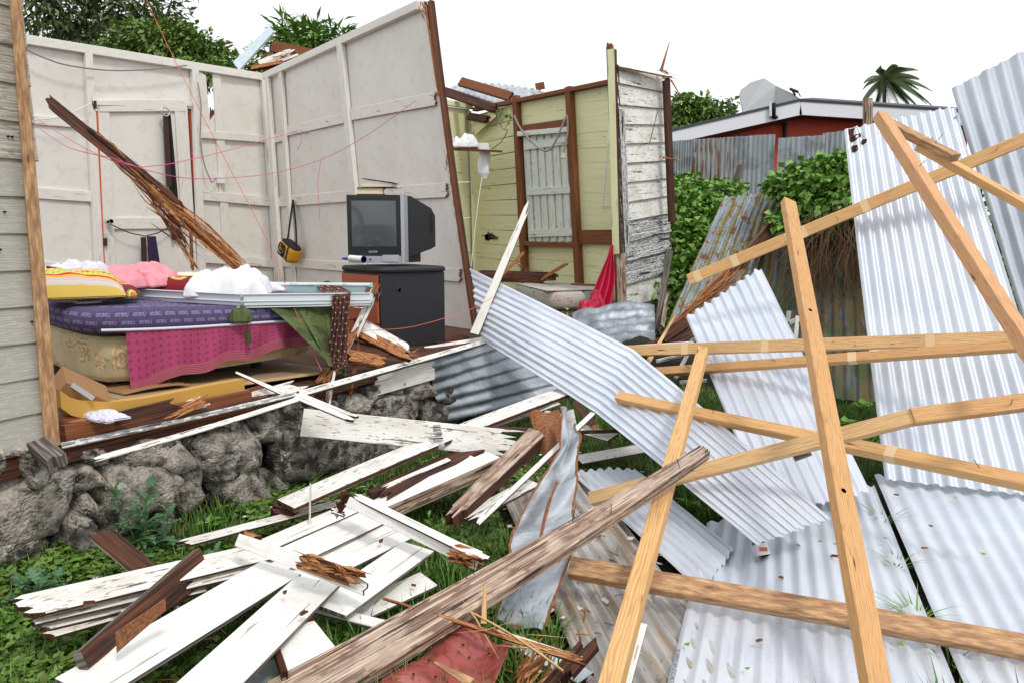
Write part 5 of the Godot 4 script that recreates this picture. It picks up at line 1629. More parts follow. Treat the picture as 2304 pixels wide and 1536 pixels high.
	plank("torn_strip", Vector3(-2.355, 1.655, -5.100), Vector3(-2.144, 1.362, -5.050), .018, .01, Vector3(0, 0, 1), "stud", "stud", br, {"j0": .1, "j1": .1, "bow": -.04})
	plank("torn_strip", Vector3(-2.188, 1.540, -5.200), Vector3(-2.153, 1.207, -5.100), .02, .015, Vector3(0, 0, 1), "torn", "stud", br, {"j0": .1, "j1": .05})

	# yellow room contents
	var m2 := thing("floral_mattress", "thin mattress with blue and red flowers on the yellow room floor", "mattress", Vector3(0.546, 0.615, -8.400))
	var ms := Shape.new()
	var mo := Vector3(0.164, 0.867, -8.200)
	ms.skin(func(u: float, v: float) -> Vector3:
		var al := u * TAU
		var k := pow(pow(absf(cos(al)), 7.0) + pow(absf(sin(al)), 7.0), -1.0 / 7.0)
		var c := Vector3(0.576, 0.838, -8.900)
		var rr := 1 - .07 * (1 - pow(maxf(sin(v * PI), 0), .4))
		return Vector3(c.x, 0, c.z) + Vector3(.95, 0, -.25) * cos(al) * k * .42 * rr + Vector3(-.25, 0, -.95) * sin(al) * k * .75 * rr + UP * lerpf(.65, .86, v), 48, 10, .004, 3.4, .3)
	make("side", ms, M.floral_ticking, m2)
	var c4 := Vector3(0.576, 0.838, -8.900)
	drape("top", func(u: float, v: float) -> Vector3: return Vector3(c4.x, .862, c4.z) + Vector3(.95, 0, -.25) * (u - .5) * .82 + Vector3(-.25, 0, -.95) * (v - .5) * 1.46 + UP * .012 * sin(u * 9) * sin(v * 11), 10, 10, .006, .9, 1.4, M.floral_ticking, m2)
	board("brown_lath", "thin brown slat lying on the floral mattress", Vector3(0.654, 0.919, -8.300), Vector3(0.919, 0.922, -8.100), .05, .02, UP, "stud", "stud", {"cat": "slat"})
	board("broken_rafter", "dark broken rafter lying along the yellow wall foot", Vector3(-0.434, 0.948, -9.600), Vector3(0.556, 0.936, -9.200), .12, .08, Vector3(0, .5, 1), "old", "torn", {"j0": .1, "j1": .25, "cat": "rafter"})
	board("torn_lath", "torn brown lath leaning over the floral mattress", Vector3(0.337, 0.921, -9.100), Vector3(0.679, 1.119, -9.200), .04, .02, Vector3(0, .2, 1), "torn", "torn", {"j0": .1, "j1": .05, "cat": "slat"})
	board("torn_lath", "torn brown lath leaning behind the pale leaning plank", Vector3(-0.117, 0.974, -9.100), Vector3(0.152, 1.256, -9.300), .04, .02, Vector3(0, .2, 1), "torn", "torn", {"j0": .05, "j1": .05, "cat": "slat"})
	var cu := thing("red_curtain", "crimson satin curtain bunched by the front wall remnant", "curtain", Vector3(0.884, 0.656, -7.750))
	drape("cloth", func(u: float, v: float) -> Vector3:
		var a2 := Vector3(1.008, 1.350, -7.850).lerp(Vector3(1.045, 1.350, -7.850), v)
		var b4 := Vector3(0.718, 0.676, -7.600).lerp(Vector3(1.035, 0.679, -7.750), v)
		var m4 := Vector3(0.927, 1.090, -7.750).lerp(Vector3(1.053, 1.042, -7.800), v)
		return a2 * (1 - u) * (1 - u) + m4 * 2 * u * (1 - u) + b4 * u * u + Vector3(.3, 0, 1) * (.012 + .03 * u) * sin(v * 19 + u * 4) + Vector3(1, 0, 0) * .006 * sin(u * 9 + v * 3), 30, 50, .004, 1, .5, M.satin_red, cu)
	lump.call("red_curtain_heap", "crimson satin heap at the foot of the curtain", "cloth", Vector3(0.816, 0.672, -7.550), .13, .16, .1, .2, M.satin_red, .9, 53)
	lump.call("white_bundle", "white cloth bundle on the yellow room shelf", "cloth", Vector3(-0.626, 2.608, -10.300), .17, .14, .12, .1, M.plastic_white, .7, 57)
	var hw := thing("hanging_cloth", "white cloth hanging down from the shelf end", "cloth", Vector3(-0.361, 2.188, -10.100))
	drape("cloth", func(u: float, v: float) -> Vector3:
		var al := v * TAU
		var w := .055 + .02 * sin(u * 3)
		return Vector3(-0.370, 2.642, -10.100).lerp(Vector3(-0.361, 2.188, -10.100), u) + Vector3(cos(al) * w * (1 + .2 * sin(al * 3 + u * 6)), 0, sin(al) * .04) * (1.0 if u < .93 else .6), 16, 24, .004, .5, .5, M.plastic_white, hw)
	# pale plank leaning out of the floor edge
	board("leaning_plank", "pale narrow plank leaning up from the floor edge before the yellow room", Vector3(-0.277, 0.726, -5.550), Vector3(0.139, 1.711, -6.000), .075, .022, Vector3(-.3, .2, 1), "batten_paint", "old", {"j1": .12, "w1": .6, "twist": .3})

func roof_sheets() -> void:
	# sheets lying on the ground, then those leaning over them
	corrugated("roof_sheet", "dirty cream-stained corrugated sheet flat on the ground under the curled strip", Vector3(-0.074, 0.070, -4.018), Vector3(0.428, 0.090, -4.241), Vector3(0.767, 0.060, -2.122), Vector3(0.257, 0.050, -2.093), 9, .011, M.stained_metal, {"dent": .02, "group": "fallen roof sheets"})
	corrugated("roof_sheet", "narrow bluish corrugated sheet beside the cream-stained one", Vector3(0.332, 0.110, -4.195), Vector3(0.710, 0.120, -4.230), Vector3(0.956, 0.110, -3.107), Vector3(0.725, 0.100, -2.718), 7, .0095, M.roof_metal, {"dent": .012, "group": "fallen roof sheets"})
	corrugated("roof_sheet", "wide pale blue corrugated sheet flat on the ground at the bottom centre", Vector3(0.928, 0.100, -3.433), Vector3(2.030, 0.070, -4.078), Vector3(1.361, 0.060, -2.111), Vector3(0.450, 0.075, -2.077), 13, .0095, M.roof_metal, {"dent": .012, "group": "fallen roof sheets"})
	corrugated("roof_sheet", "pale blue corrugated sheet on the ground at the right edge", Vector3(2.098, 0.080, -4.222), Vector3(3.030, 0.080, -3.847), Vector3(2.114, 0.070, -2.063), Vector3(1.388, 0.060, -2.100), 11, .0095, M.roof_metal, {"dent": .012, "group": "fallen roof sheets"})
	corrugated("roof_sheet", "clean corrugated sheet leaning in the middle behind the horizontal rafters", Vector3(1.208, 0.890, -5.200), Vector3(1.772, 1.224, -5.400), Vector3(1.815, 0.170, -3.686), Vector3(1.213, 0.130, -3.418), 9, .012, M.roof_metal, {"dent": .015, "rag": .015, "group": "fallen roof sheets"})
	corrugated("roof_sheet", "long bent corrugated sheet sloping from the yellow room to the ground", Vector3(-0.331, 1.192, -6.000), Vector3(-0.221, 0.683, -5.550), Vector3(0.965, 0.240, -2.853), Vector3(1.353, 0.260, -3.077), 10, .011, M.roof_metal, {"mab": Vector3(0.785, 0.737, -4.750), "mdc": Vector3(0.505, 0.418, -4.350), "flat": .5, "dent": .02, "nu": 48, "group": "fallen roof sheets"})
	corrugated("roof_sheet", "tall white corrugated sheet with rust holes leaning at right", Vector3(2.138, 2.124, -5.000), Vector3(2.795, 2.254, -4.920), Vector3(2.889, 0.120, -3.695), Vector3(2.059, 0.120, -4.021), 12, .012, M.roof_metal, {"dent": .012, "sag": -.02, "group": "fallen roof sheets"})
	var tall_face := last_sheet
	corrugated("roof_sheet", "tall corrugated sheet at the upper right corner, behind the rust-holed one", Vector3(2.865, 2.396, -5.100), Vector3(3.625, 2.822, -4.950), Vector3(4.131, 0.268, -4.600), Vector3(3.392, 0.521, -4.750), 9, .014, M.roof_metal, {"dent": .02, "group": "fallen roof sheets"})
	corrugated("roof_sheet", "rust and ochre streaked old sheet leaning among the vines", Vector3(2.267, 1.863, -8.200), Vector3(2.810, 1.917, -8.000), Vector3(2.005, 0.351, -6.900), Vector3(1.385, 0.405, -7.100), 9, .014, M.rusty_metal, {"dent": .04, "group": "old rusted sheets"})
	corrugated("roof_sheet", "dark mossy brown sheet in the shade below the vines", Vector3(2.474, 1.496, -7.900), Vector3(3.406, 1.512, -7.200), Vector3(3.159, 0.050, -6.275), Vector3(1.920, 0.058, -6.700), 13, .014, M.mossy_metal, {"dent": .03, "group": "old rusted sheets"})
	corrugated("skirt_sheet", "grey galvanised sheet hanging upright below the floor edge", Vector3(-0.554, 0.628, -5.050), Vector3(-0.529, 0.123, -5.250), Vector3(0.506, 0.266, -5.700), Vector3(-0.077, 0.681, -5.900), 6, .012, M.galvanised_old, {"dent": .02, "nu": 20, "group": "grey galvanised sheets"})
	corrugated("skirt_sheet", "grey galvanised sheet bulging below the lapped wall remnant", Vector3(0.566, 0.700, -7.200), Vector3(0.689, 0.415, -6.500), Vector3(1.266, 0.538, -6.600), Vector3(1.379, 0.767, -7.300), 5, .014, M.galvanised_old, {"dent": .05, "sag": .07, "group": "grey galvanised sheets"})
	# rust holes of the tall sheet: ragged brown patches eaten into the metal
	var tall: Node3D = null
	for c in get_children():
		if c.has_meta("label") and String(c.get_meta("label")).begins_with("tall white corrugated"):
			tall = c
	for q in [[.075, .018, .055, .028], [.085, .034, .04, .012], [.135, .026, .016, .008], [.07, .066, .032, .012], [.16, .052, .022, .009]]:
		var s := Shape.new()
		var mid: Vector3 = tall_face.call(q[0], q[1], .004)
		var pts := []
		for k in 16:
			var al := k * TAU / 16
			var r := rng.randf_range(.6, 1.15)
			pts.append(tall_face.call(q[0] + cos(al) * q[2] * r, maxf(.003, q[1] + sin(al) * q[3] * r), .004))
		for k in 16:
			s.tri(mid, pts[k], pts[(k + 1) % 16])
		make("rust_hole", s, M.rot, tall)
	# curled galvanised strip with rusty rims
	var cs := thing("curled_metal_strip", "twisted galvanised metal strip with rusty edges under the weathered plank", "metal strip", Vector3(0.055, 0.200, -2.315))
	var L := [[Vector3(0.248, 0.590, -3.750), Vector3(0.308, 0.499, -3.700)], [Vector3(0.230, 0.456, -3.450), Vector3(0.313, 0.496, -3.500)], [Vector3(0.104, 0.347, -3.200), Vector3(0.286, 0.348, -3.350)], [Vector3(-0.007, 0.256, -2.900), Vector3(0.259, 0.245, -3.200)], [Vector3(-0.021, 0.202, -2.780), Vector3(0.236, 0.225, -2.950)], [Vector3(-0.036, 0.155, -2.660), Vector3(0.209, 0.200, -2.760)], [Vector3(-0.063, 0.107, -2.500), Vector3(0.099, 0.082, -2.460)]]
	var strip := func(u: float, v: float) -> Vector3:
		var k := clampf(u * 6, 0, 5.999)
		var i := int(k)
		var t := smoothstep(0.0, 1.0, k - i) * .4 + (k - i) * .6
		var a: Vector3 = L[i][0].lerp(L[i + 1][0], t)
		var b: Vector3 = L[i][1].lerp(L[i + 1][1], t)
		return a.lerp(b, v) + Vector3(.3, .6, .5) * (.03 * sin(v * 7 + u * 2) + .012 * sin(u * 31 + v * 9))
	drape("metal", strip, 40, 16, .004, 1.9, .3, M.galvanised, cs)
	for v in [0.0, 1.0]:
		var pts := []
		for k in 41: pts.append(strip.call(k / 40.0, v) + Vector3(rng.randf_range(-.003, .003), rng.randf_range(-.002, .003), 0))
		var s := Shape.new()
		s.tube(pts, .006, .006, 5)
		make("rusty_rim", s, M.rust_edge, cs)
	var mid := []
	for k in 18: mid.append(strip.call(.32 + k / 60.0, .55) + Vector3(.001, .004, .002))
	var ms := Shape.new()
	ms.tube(mid, .008, .007, 5)
	make("rusty_rim", ms, M.rust_edge, cs)
	# torn piece of rusted sheet and the red sheet
	var rp := thing("rusted_sheet_piece", "torn rust-brown sheet piece above the curled strip", "metal piece", Vector3(0.196, 0.351, -3.900))
	drape("metal", func(u: float, v: float) -> Vector3: return Vector3(0.086, 0.508, -3.950).lerp(Vector3(0.249, 0.544, -3.900), u).lerp(Vector3(0.178, 0.307, -3.650).lerp(Vector3(0.298, 0.384, -3.700), u), v) + Vector3(0, .5, .5) * (.03 * sin(u * 6) + .02 * sin(v * 8 + u * 9)), 12, 14, .003, .3, .4, M.rust_edge, rp)
	drape("metal", func(u: float, v: float) -> Vector3: return Vector3(0.174, 0.508, -3.970).lerp(Vector3(0.328, 0.520, -3.950), u).lerp(Vector3(0.214, 0.379, -3.800).lerp(Vector3(0.340, 0.438, -3.800), u), v) + Vector3(0, .5, .5) * (.03 * sin(u * 7 + 1)), 10, 10, .003, .3, .3, M.stained_metal, rp)
	var rs := thing("red_sheet", "faded red metal sheet under the weathered plank at the bottom", "metal sheet", Vector3(-0.217, 0.080, -2.256))
	drape("metal", func(u: float, v: float) -> Vector3: return Vector3(-0.420, 0.120, -2.052).lerp(Vector3(-0.151, 0.160, -2.355), u).lerp(Vector3(-0.115, 0.100, -1.958).lerp(Vector3(0.011, 0.200, -2.185), u), v) + UP * (.03 * sin(v * 6 + u) + .012 * sin(u * 9)), 16, 16, .004, .7, .4, M.red_metal, rs)
	for k in 7:
		var q: Vector3 = [Vector3(-0.249, 0.190, -2.108), Vector3(-0.221, 0.190, -2.025), Vector3(-0.128, 0.200, -2.110), Vector3(-0.151, 0.200, -2.180), Vector3(-0.186, 0.190, -2.070), Vector3(-0.070, 0.200, -2.130), Vector3(-0.289, 0.180, -2.055)][k]
		var s := Shape.new()
		s.tube([q - UP * .006, q + UP * .001], .005, .004, 8)
		make("rivet", s, M.rust_edge, rs)

func rafters() -> void:
	var raf := func(label: String, a: Vector3, b: Vector3, w: float, t: float, up: Vector3, face := "pine", o := {}) -> MeshInstance3D:
		o["cat"] = "rafter"
		o["group"] = "fallen pine rafters"
		if not o.has("nails"): o["nails"] = 3
		w *= .84
		t *= .88
		var n: MeshInstance3D = board("pine_rafter", label, a, b, w, t, up, face, o.get("edge", face), o)
		# unweathered bands where roof battens had crossed
		for x in o.get("bands", []):
			var s := Shape.new()
			s.box(Vector3(-.022, -t * .5 - .0008, -w * .5 - .0008), Vector3(.022, t * .5 + .0008, w * .5 + .0008))
			var m := MeshInstance3D.new()
			m.name = "pale_band"
			m.mesh = s.onto(ArrayMesh.new(), M.pine_pale)
			n.add_child(m, true)
			m.position.x = (float(x) - .5) * a.distance_to(b)
		return n
	raf.call("pine rafter rising to the right edge across the tall sheets", Vector3(1.157, 1.162, -4.950), Vector3(2.956, 2.017, -4.350), .085, .042, Vector3(-.1, .25, 1), "pine_c", {"bands": [.03, .15, .32, .36, .54]})
	var big: MeshInstance3D = raf.call("thickest pine rafter running steeply down to the bottom edge", Vector3(1.585, 1.637, -4.400), Vector3(0.999, 0.192, -1.900), .092, .05, Vector3(.25, .55, .8), "pine_b", {"nails": 0})
	raf.call("pinkish pine rafter running from the top of the tall sheet to the right edge", Vector3(1.846, 2.040, -3.900), Vector3(1.887, 0.980, -2.650), .075, .06, Vector3(.25, .4, .9), "pine_pink", {"nails": 1})
	raf.call("short dark pine piece nailed at the upper right crossing", Vector3(1.942, 2.036, -4.050), Vector3(2.150, 1.821, -3.750), .085, .045, Vector3(.3, .7, .7), "pine_aged", {"nails": 1})
	raf.call("pine rafter below the short dark piece, running off the right edge", Vector3(2.168, 1.918, -4.120), Vector3(2.493, 1.545, -3.600), .075, .045, Vector3(.3, .7, .7), "pine_c", {"nails": 1})
	raf.call("upper of the two near-parallel horizontal rafters in the middle", Vector3(0.754, 0.692, -4.950), Vector3(2.567, 0.936, -3.800), .085, .04, Vector3(-.05, .35, 1), "pine", {"nails": 4, "bands": [.19, .42, .82]})
	raf.call("lower of the two near-parallel horizontal rafters in the middle", Vector3(0.817, 0.579, -4.750), Vector3(2.511, 0.913, -3.680), .06, .06, Vector3(-.05, .5, .9), "pine_b", {"nails": 2, "bands": [.62]})
	raf.call("pine rafter sloping down right across the long bent sheet to the right edge", Vector3(0.619, 0.520, -4.300), Vector3(2.102, 0.475, -2.850), .07, .06, Vector3(.1, .6, .8), "pine_c", {"nails": 2, "bands": [.72]})
	raf.call("bowed pine rafter rising right from the weathered plank end", Vector3(0.381, 0.195, -3.500), Vector3(1.631, 0.739, -2.950), .075, .05, Vector3(-.1, .6, .8), "pine", {"nails": 0})
	raf.call("cracked right half of the bowed pine rafter", Vector3(1.599, 0.732, -2.950), Vector3(2.120, 0.819, -2.900), .078, .05, Vector3(0, .6, .8), "pine_b", {"nails": 1})
	raf.call("pine rafter with snapped top end running down to the bottom edge", Vector3(1.156, 0.777, -4.500), Vector3(0.254, 0.179, -1.900), .075, .06, Vector3(-.35, .5, .8), "pine_c", {"j0": .1, "nails": 0})
	raf.call("reddish aged pine rafter lying low across the bottom right", Vector3(0.221, 0.195, -2.740), Vector3(1.765, 0.106, -2.300), .09, .055, Vector3(.1, .75, .65), "pine_aged", {"nails": 1})
	# knots on the thick rafter face
	for q in [.36, .78]:
		var s := Shape.new()
		s.tube([Vector3(lerpf(-1.3, 1.3, q), .0205, .005), Vector3(lerpf(-1.3, 1.3, q), .0227, .005)], .011, .010, 10)
		var o := MeshInstance3D.new()
		o.name = "knot"
		o.mesh = s.onto(ArrayMesh.new(), M.old)
		big.add_child(o, true)
	board("split_stick", "split fresh pine stick standing by the left ends of the horizontal rafters", Vector3(0.888, 0.616, -4.900), Vector3(1.159, 0.904, -5.300), .035, .02, Vector3(0, .2, 1), "pine", "torn", {"j1": .12, "w1": .3, "cat": "stick"})
	var sr := thing("shattered_rafter", "shattered red-brown rafter sloping over the rust streaked sheet", "rafter", Vector3(1.301, 0.598, -6.300))
	plank("beam", Vector3(2.550, 1.578, -7.400), Vector3(1.948, 1.074, -6.800), .09, .06, Vector3(.3, .3, 1), "old", "stud", sr, {"j0": .15, "j1": .3})
	plank("beam", Vector3(2.231, 1.327, -7.100), Vector3(1.319, 0.643, -6.300), .07, .05, Vector3(.3, .3, 1), "stud", "torn", sr, {"j0": .3, "j1": .3})
	plank("beam", Vector3(1.453, 0.752, -6.200), Vector3(1.217, 0.618, -6.100), .09, .06, Vector3(.3, .6, 1), "old", "old", sr, {"j0": .1})
	splinters("splinters", sr, Vector3(1.973, 1.097, -6.750), Vector3(1.469, 0.757, -6.400), 80, .05, .2, .6, M.torn, .006, .1)

func white_boards() -> void:
	var g := "white boards of the fallen front wall"
	var wb := func(label: String, a: Vector3, b: Vector3, w: float, t: float, up: Vector3, face := "white", edge := "grey_wood", o := {}) -> MeshInstance3D:
		o["group"] = g
		return board("white_board", label, a, b, w, t, up, face, edge, o)
	wb.call("wide flaking white board propped before the foundation, with a bare blue-grey patch", Vector3(-1.096, 0.484, -3.850), Vector3(0.068, 0.323, -4.000), .145, .028, Vector3(.15, .35, 1), "peeling", "old", {"j1": .18, "nails": 1})
	var patch := quad_part("bare_patch", Vector3(-0.417, 0.462, -3.880), Vector3(-0.379, 0.465, -3.880), Vector3(-0.351, 0.343, -3.860), Vector3(-0.412, 0.338, -3.860), .004, M.bare_peeling, get_child(get_child_count() - 1))
	wb.call("slim white board lying over the left end of the propped board", Vector3(-1.089, 0.648, -3.750), Vector3(-0.764, 0.560, -3.600), .05, .016, Vector3(0, .8, .5), "white", "old", {"j1": .1})
	wb.call("long flaking white board reaching up to the grey skirt sheet", Vector3(-1.025, 0.240, -3.280), Vector3(0.342, 0.457, -4.750), .145, .025, Vector3(-.2, 1, .25), "peeling", "old", {"bow": .02})
	wb.call("short white board piece beside the skirt sheet bottom", Vector3(-0.187, 0.332, -4.300), Vector3(0.271, 0.424, -4.600), .1, .015, Vector3(-.2, 1, .25), "peeling", "old", {"j0": .1})
	wb.call("thin white edge board lying lowest against the foundation grass", Vector3(-1.360, 0.200, -2.938), Vector3(-0.829, 0.160, -3.546), .06, .016, Vector3(-.1, 1, .3), "peeling", "old", {"j0": .06})
	# bundle of lapped boards reaching to the left edge
	wb.call("topmost of the four lapped boards fanned at left", Vector3(-1.486, 0.340, -2.135), Vector3(-0.950, 0.240, -2.785), .12, .015, Vector3(0, 1, .35), "peeling", "old", {"j0": .05})
	wb.call("second of the four lapped boards fanned at left", Vector3(-1.479, 0.300, -2.168), Vector3(-0.924, 0.210, -2.763), .105, .015, Vector3(0, 1, .35), "peeling", "old", {"j0": .05})
	wb.call("third of the four lapped boards fanned at left", Vector3(-1.472, 0.270, -2.175), Vector3(-1.118, 0.210, -2.561), .095, .015, Vector3(0, 1, .35), "peeling", "old", {"j0": .05})
	wb.call("lowest of the four lapped boards fanned at left", Vector3(-1.445, 0.250, -2.159), Vector3(-1.200, 0.200, -2.493), .09, .015, Vector3(0, 1, .35), "peeling", "old", {"j0": .05})
	# parallel planks in the middle
	wb.call("farthest of the parallel clean boards in the middle of the pile", Vector3(-1.190, 0.155, -2.796), Vector3(-0.737, 0.185, -3.417), .108, .015, Vector3(0, 1, .12))
	wb.call("second clean board of the parallel row in the middle", Vector3(-1.047, 0.190, -2.581), Vector3(-0.616, 0.218, -3.185), .158, .015, Vector3(0, 1, .12))
	wb.call("third clean board of the parallel row in the middle", Vector3(-0.847, 0.165, -2.705), Vector3(-0.526, 0.195, -3.120), .08, .015, Vector3(0, 1, .12))
	wb.call("fourth clean board of the parallel row in the middle", Vector3(-0.750, 0.192, -2.612), Vector3(-0.448, 0.222, -2.977), .086, .015, Vector3(0, 1, .12))
	wb.call("clean board with an angled cut end next to the parallel row", Vector3(-0.624, 0.190, -2.411), Vector3(-0.375, 0.220, -2.865), .152, .016, Vector3(0, 1, .12))
	wb.call("short clean board with grass blades before it", Vector3(-0.577, 0.120, -2.507), Vector3(-0.319, 0.150, -2.729), .118, .015, Vector3(0, 1, .12))
	wb.call("large clean white board coming out of the bottom left corner", Vector3(-1.189, 0.220, -1.906), Vector3(-0.841, 0.250, -2.609), .185, .018, Vector3(.02, 1, .12))
	wb.call("clean white board beside the large one, reaching the bottom edge", Vector3(-0.854, 0.220, -1.858), Vector3(-0.689, 0.235, -2.537), .172, .018, Vector3(.02, 1, .12))
	wb.call("thin white strip board beside the small square panel", Vector3(-0.716, 0.170, -2.481), Vector3(-0.431, 0.140, -2.403), .045, .015, Vector3(0, 1, .2))
	wb.call("cream strip along the top of the broad white beam", Vector3(-0.719, 0.182, -3.450), Vector3(-0.201, 0.293, -3.850), .055, .015, Vector3(-.1, 1, .2), "batten_paint", "old")
	wb.call("broad white beam with a dark side face", Vector3(-0.658, 0.160, -3.380), Vector3(-0.092, 0.293, -3.800), .12, .075, Vector3(-.15, 1, .12), "white", "weathered")
	wb.call("white board lying behind the broad white beam", Vector3(-0.917, 0.133, -3.300), Vector3(-0.285, 0.269, -3.850), .09, .015, Vector3(-.1, 1, .1), "white", "old")
	wb.call("narrow white slat with peeled underside behind the cream strip", Vector3(-0.650, 0.235, -3.500), Vector3(-0.328, 0.298, -3.800), .035, .015, Vector3(-.1, 1, .3), "peeling", "rot", {"j0": .12})
	wb.call("dirty white board end lying beyond the dark log", Vector3(-0.224, 0.185, -3.250), Vector3(0.102, 0.277, -3.500), .1, .015, Vector3(-.1, 1, .1), "peeling", "old", {"j0": .08})
	wb.call("white board end in the shade below the long bent sheet", Vector3(0.400, 0.100, -4.445), Vector3(0.806, 0.120, -4.617), .11, .015, Vector3(0, 1, .2), "white", "old")
	wb.call("grey-white board end in the gap under the long bent sheet", Vector3(0.373, 0.300, -4.475), Vector3(0.592, 0.280, -4.293), .12, .015, Vector3(0, 1, .2), "peeling", "old", {"j0": .08})
	wb.call("white board end beneath the snapped pine rafter at the bottom", Vector3(0.322, 0.100, -2.083), Vector3(0.443, 0.120, -2.451), .05, .015, Vector3(0, 1, .2), "white", "old")
	# strips standing on edge across the rows
	var s1 := thing("edge_strip", "white corner strip with torn brown core across the large clean boards", "strip", Vector3(-0.746, 0.250, -2.605))
	plank("painted_face", Vector3(-0.994, 0.360, -2.610), Vector3(-0.482, 0.290, -2.389), .065, .012, Vector3(-.4, .5, .8), "white", "rot", s1, {"w0": .7, "j1": .06})
	plank("torn_core", Vector3(-0.732, 0.360, -2.443), Vector3(-0.499, 0.310, -2.380), .05, .03, Vector3(-.3, .8, .5), "rot", "torn", s1, {"j0": .06, "j1": .1})
	splinters("splinters", s1, Vector3(-0.705, 0.370, -2.413), Vector3(-0.501, 0.320, -2.372), 36, .025, .04, .14, M.torn, .006, .25)
	var s2 := thing("edge_strip", "white corner strip with torn brown end pointing at the weathered plank", "strip", Vector3(-0.389, 0.250, -2.983))
	plank("painted_face", Vector3(-0.677, 0.360, -3.007), Vector3(-0.115, 0.290, -2.584), .07, .012, Vector3(-.45, .5, .8), "white", "rot", s2, {"w0": .6})
	plank("painted_top", Vector3(-0.668, 0.380, -3.037), Vector3(-0.085, 0.310, -2.540), .045, .012, Vector3(.2, 1, .2), "white", "rot", s2, {"j0": .05, "j1": .1})
	plank("torn_core", Vector3(-0.232, 0.300, -2.646), Vector3(-0.089, 0.280, -2.569), .06, .03, Vector3(-.3, .8, .5), "rot", "torn", s2, {"j0": .05, "j1": .12})
	splinters("splinters", s2, Vector3(-0.197, 0.310, -2.608), Vector3(-0.098, 0.290, -2.562), 22, .03, .05, .12, M.torn, .006, .2)
	board("white_sliver", "white sliver standing upright among the flaking boards", Vector3(-0.896, 0.171, -3.200), Vector3(-0.900, 0.358, -3.250), .022, .01, Vector3(0, 0, 1), "peeling", "rot", {"w1": .3, "w0": .4})
	board("white_stick", "thin white stick crossing beside the curled metal strip", Vector3(-0.152, 0.223, -3.100), Vector3(0.422, 0.532, -3.850), .028, .015, Vector3(-.2, .7, .6), "peeling", "old", {"j0": .06})
	var pn := thing("square_panel", "small square white panel with raw brown edges at the bottom", "panel", Vector3(-0.641, 0.200, -2.155))
	quad_part("panel_face", Vector3(-0.768, 0.200, -2.265), Vector3(-0.653, 0.200, -2.327), Vector3(-0.541, 0.170, -2.191), Vector3(-0.658, 0.170, -2.053), .012, M.white, pn)
	plank("raw_edge", Vector3(-0.776, 0.205, -2.267), Vector3(-0.650, 0.205, -2.329), .022, .03, UP, "rot", "rot", pn, {"j0": .02, "j1": .02})
	plank("raw_edge", Vector3(-0.773, 0.203, -2.259), Vector3(-0.658, 0.178, -2.036), .02, .03, UP, "rot", "rot", pn, {"j0": .02, "j1": .02})

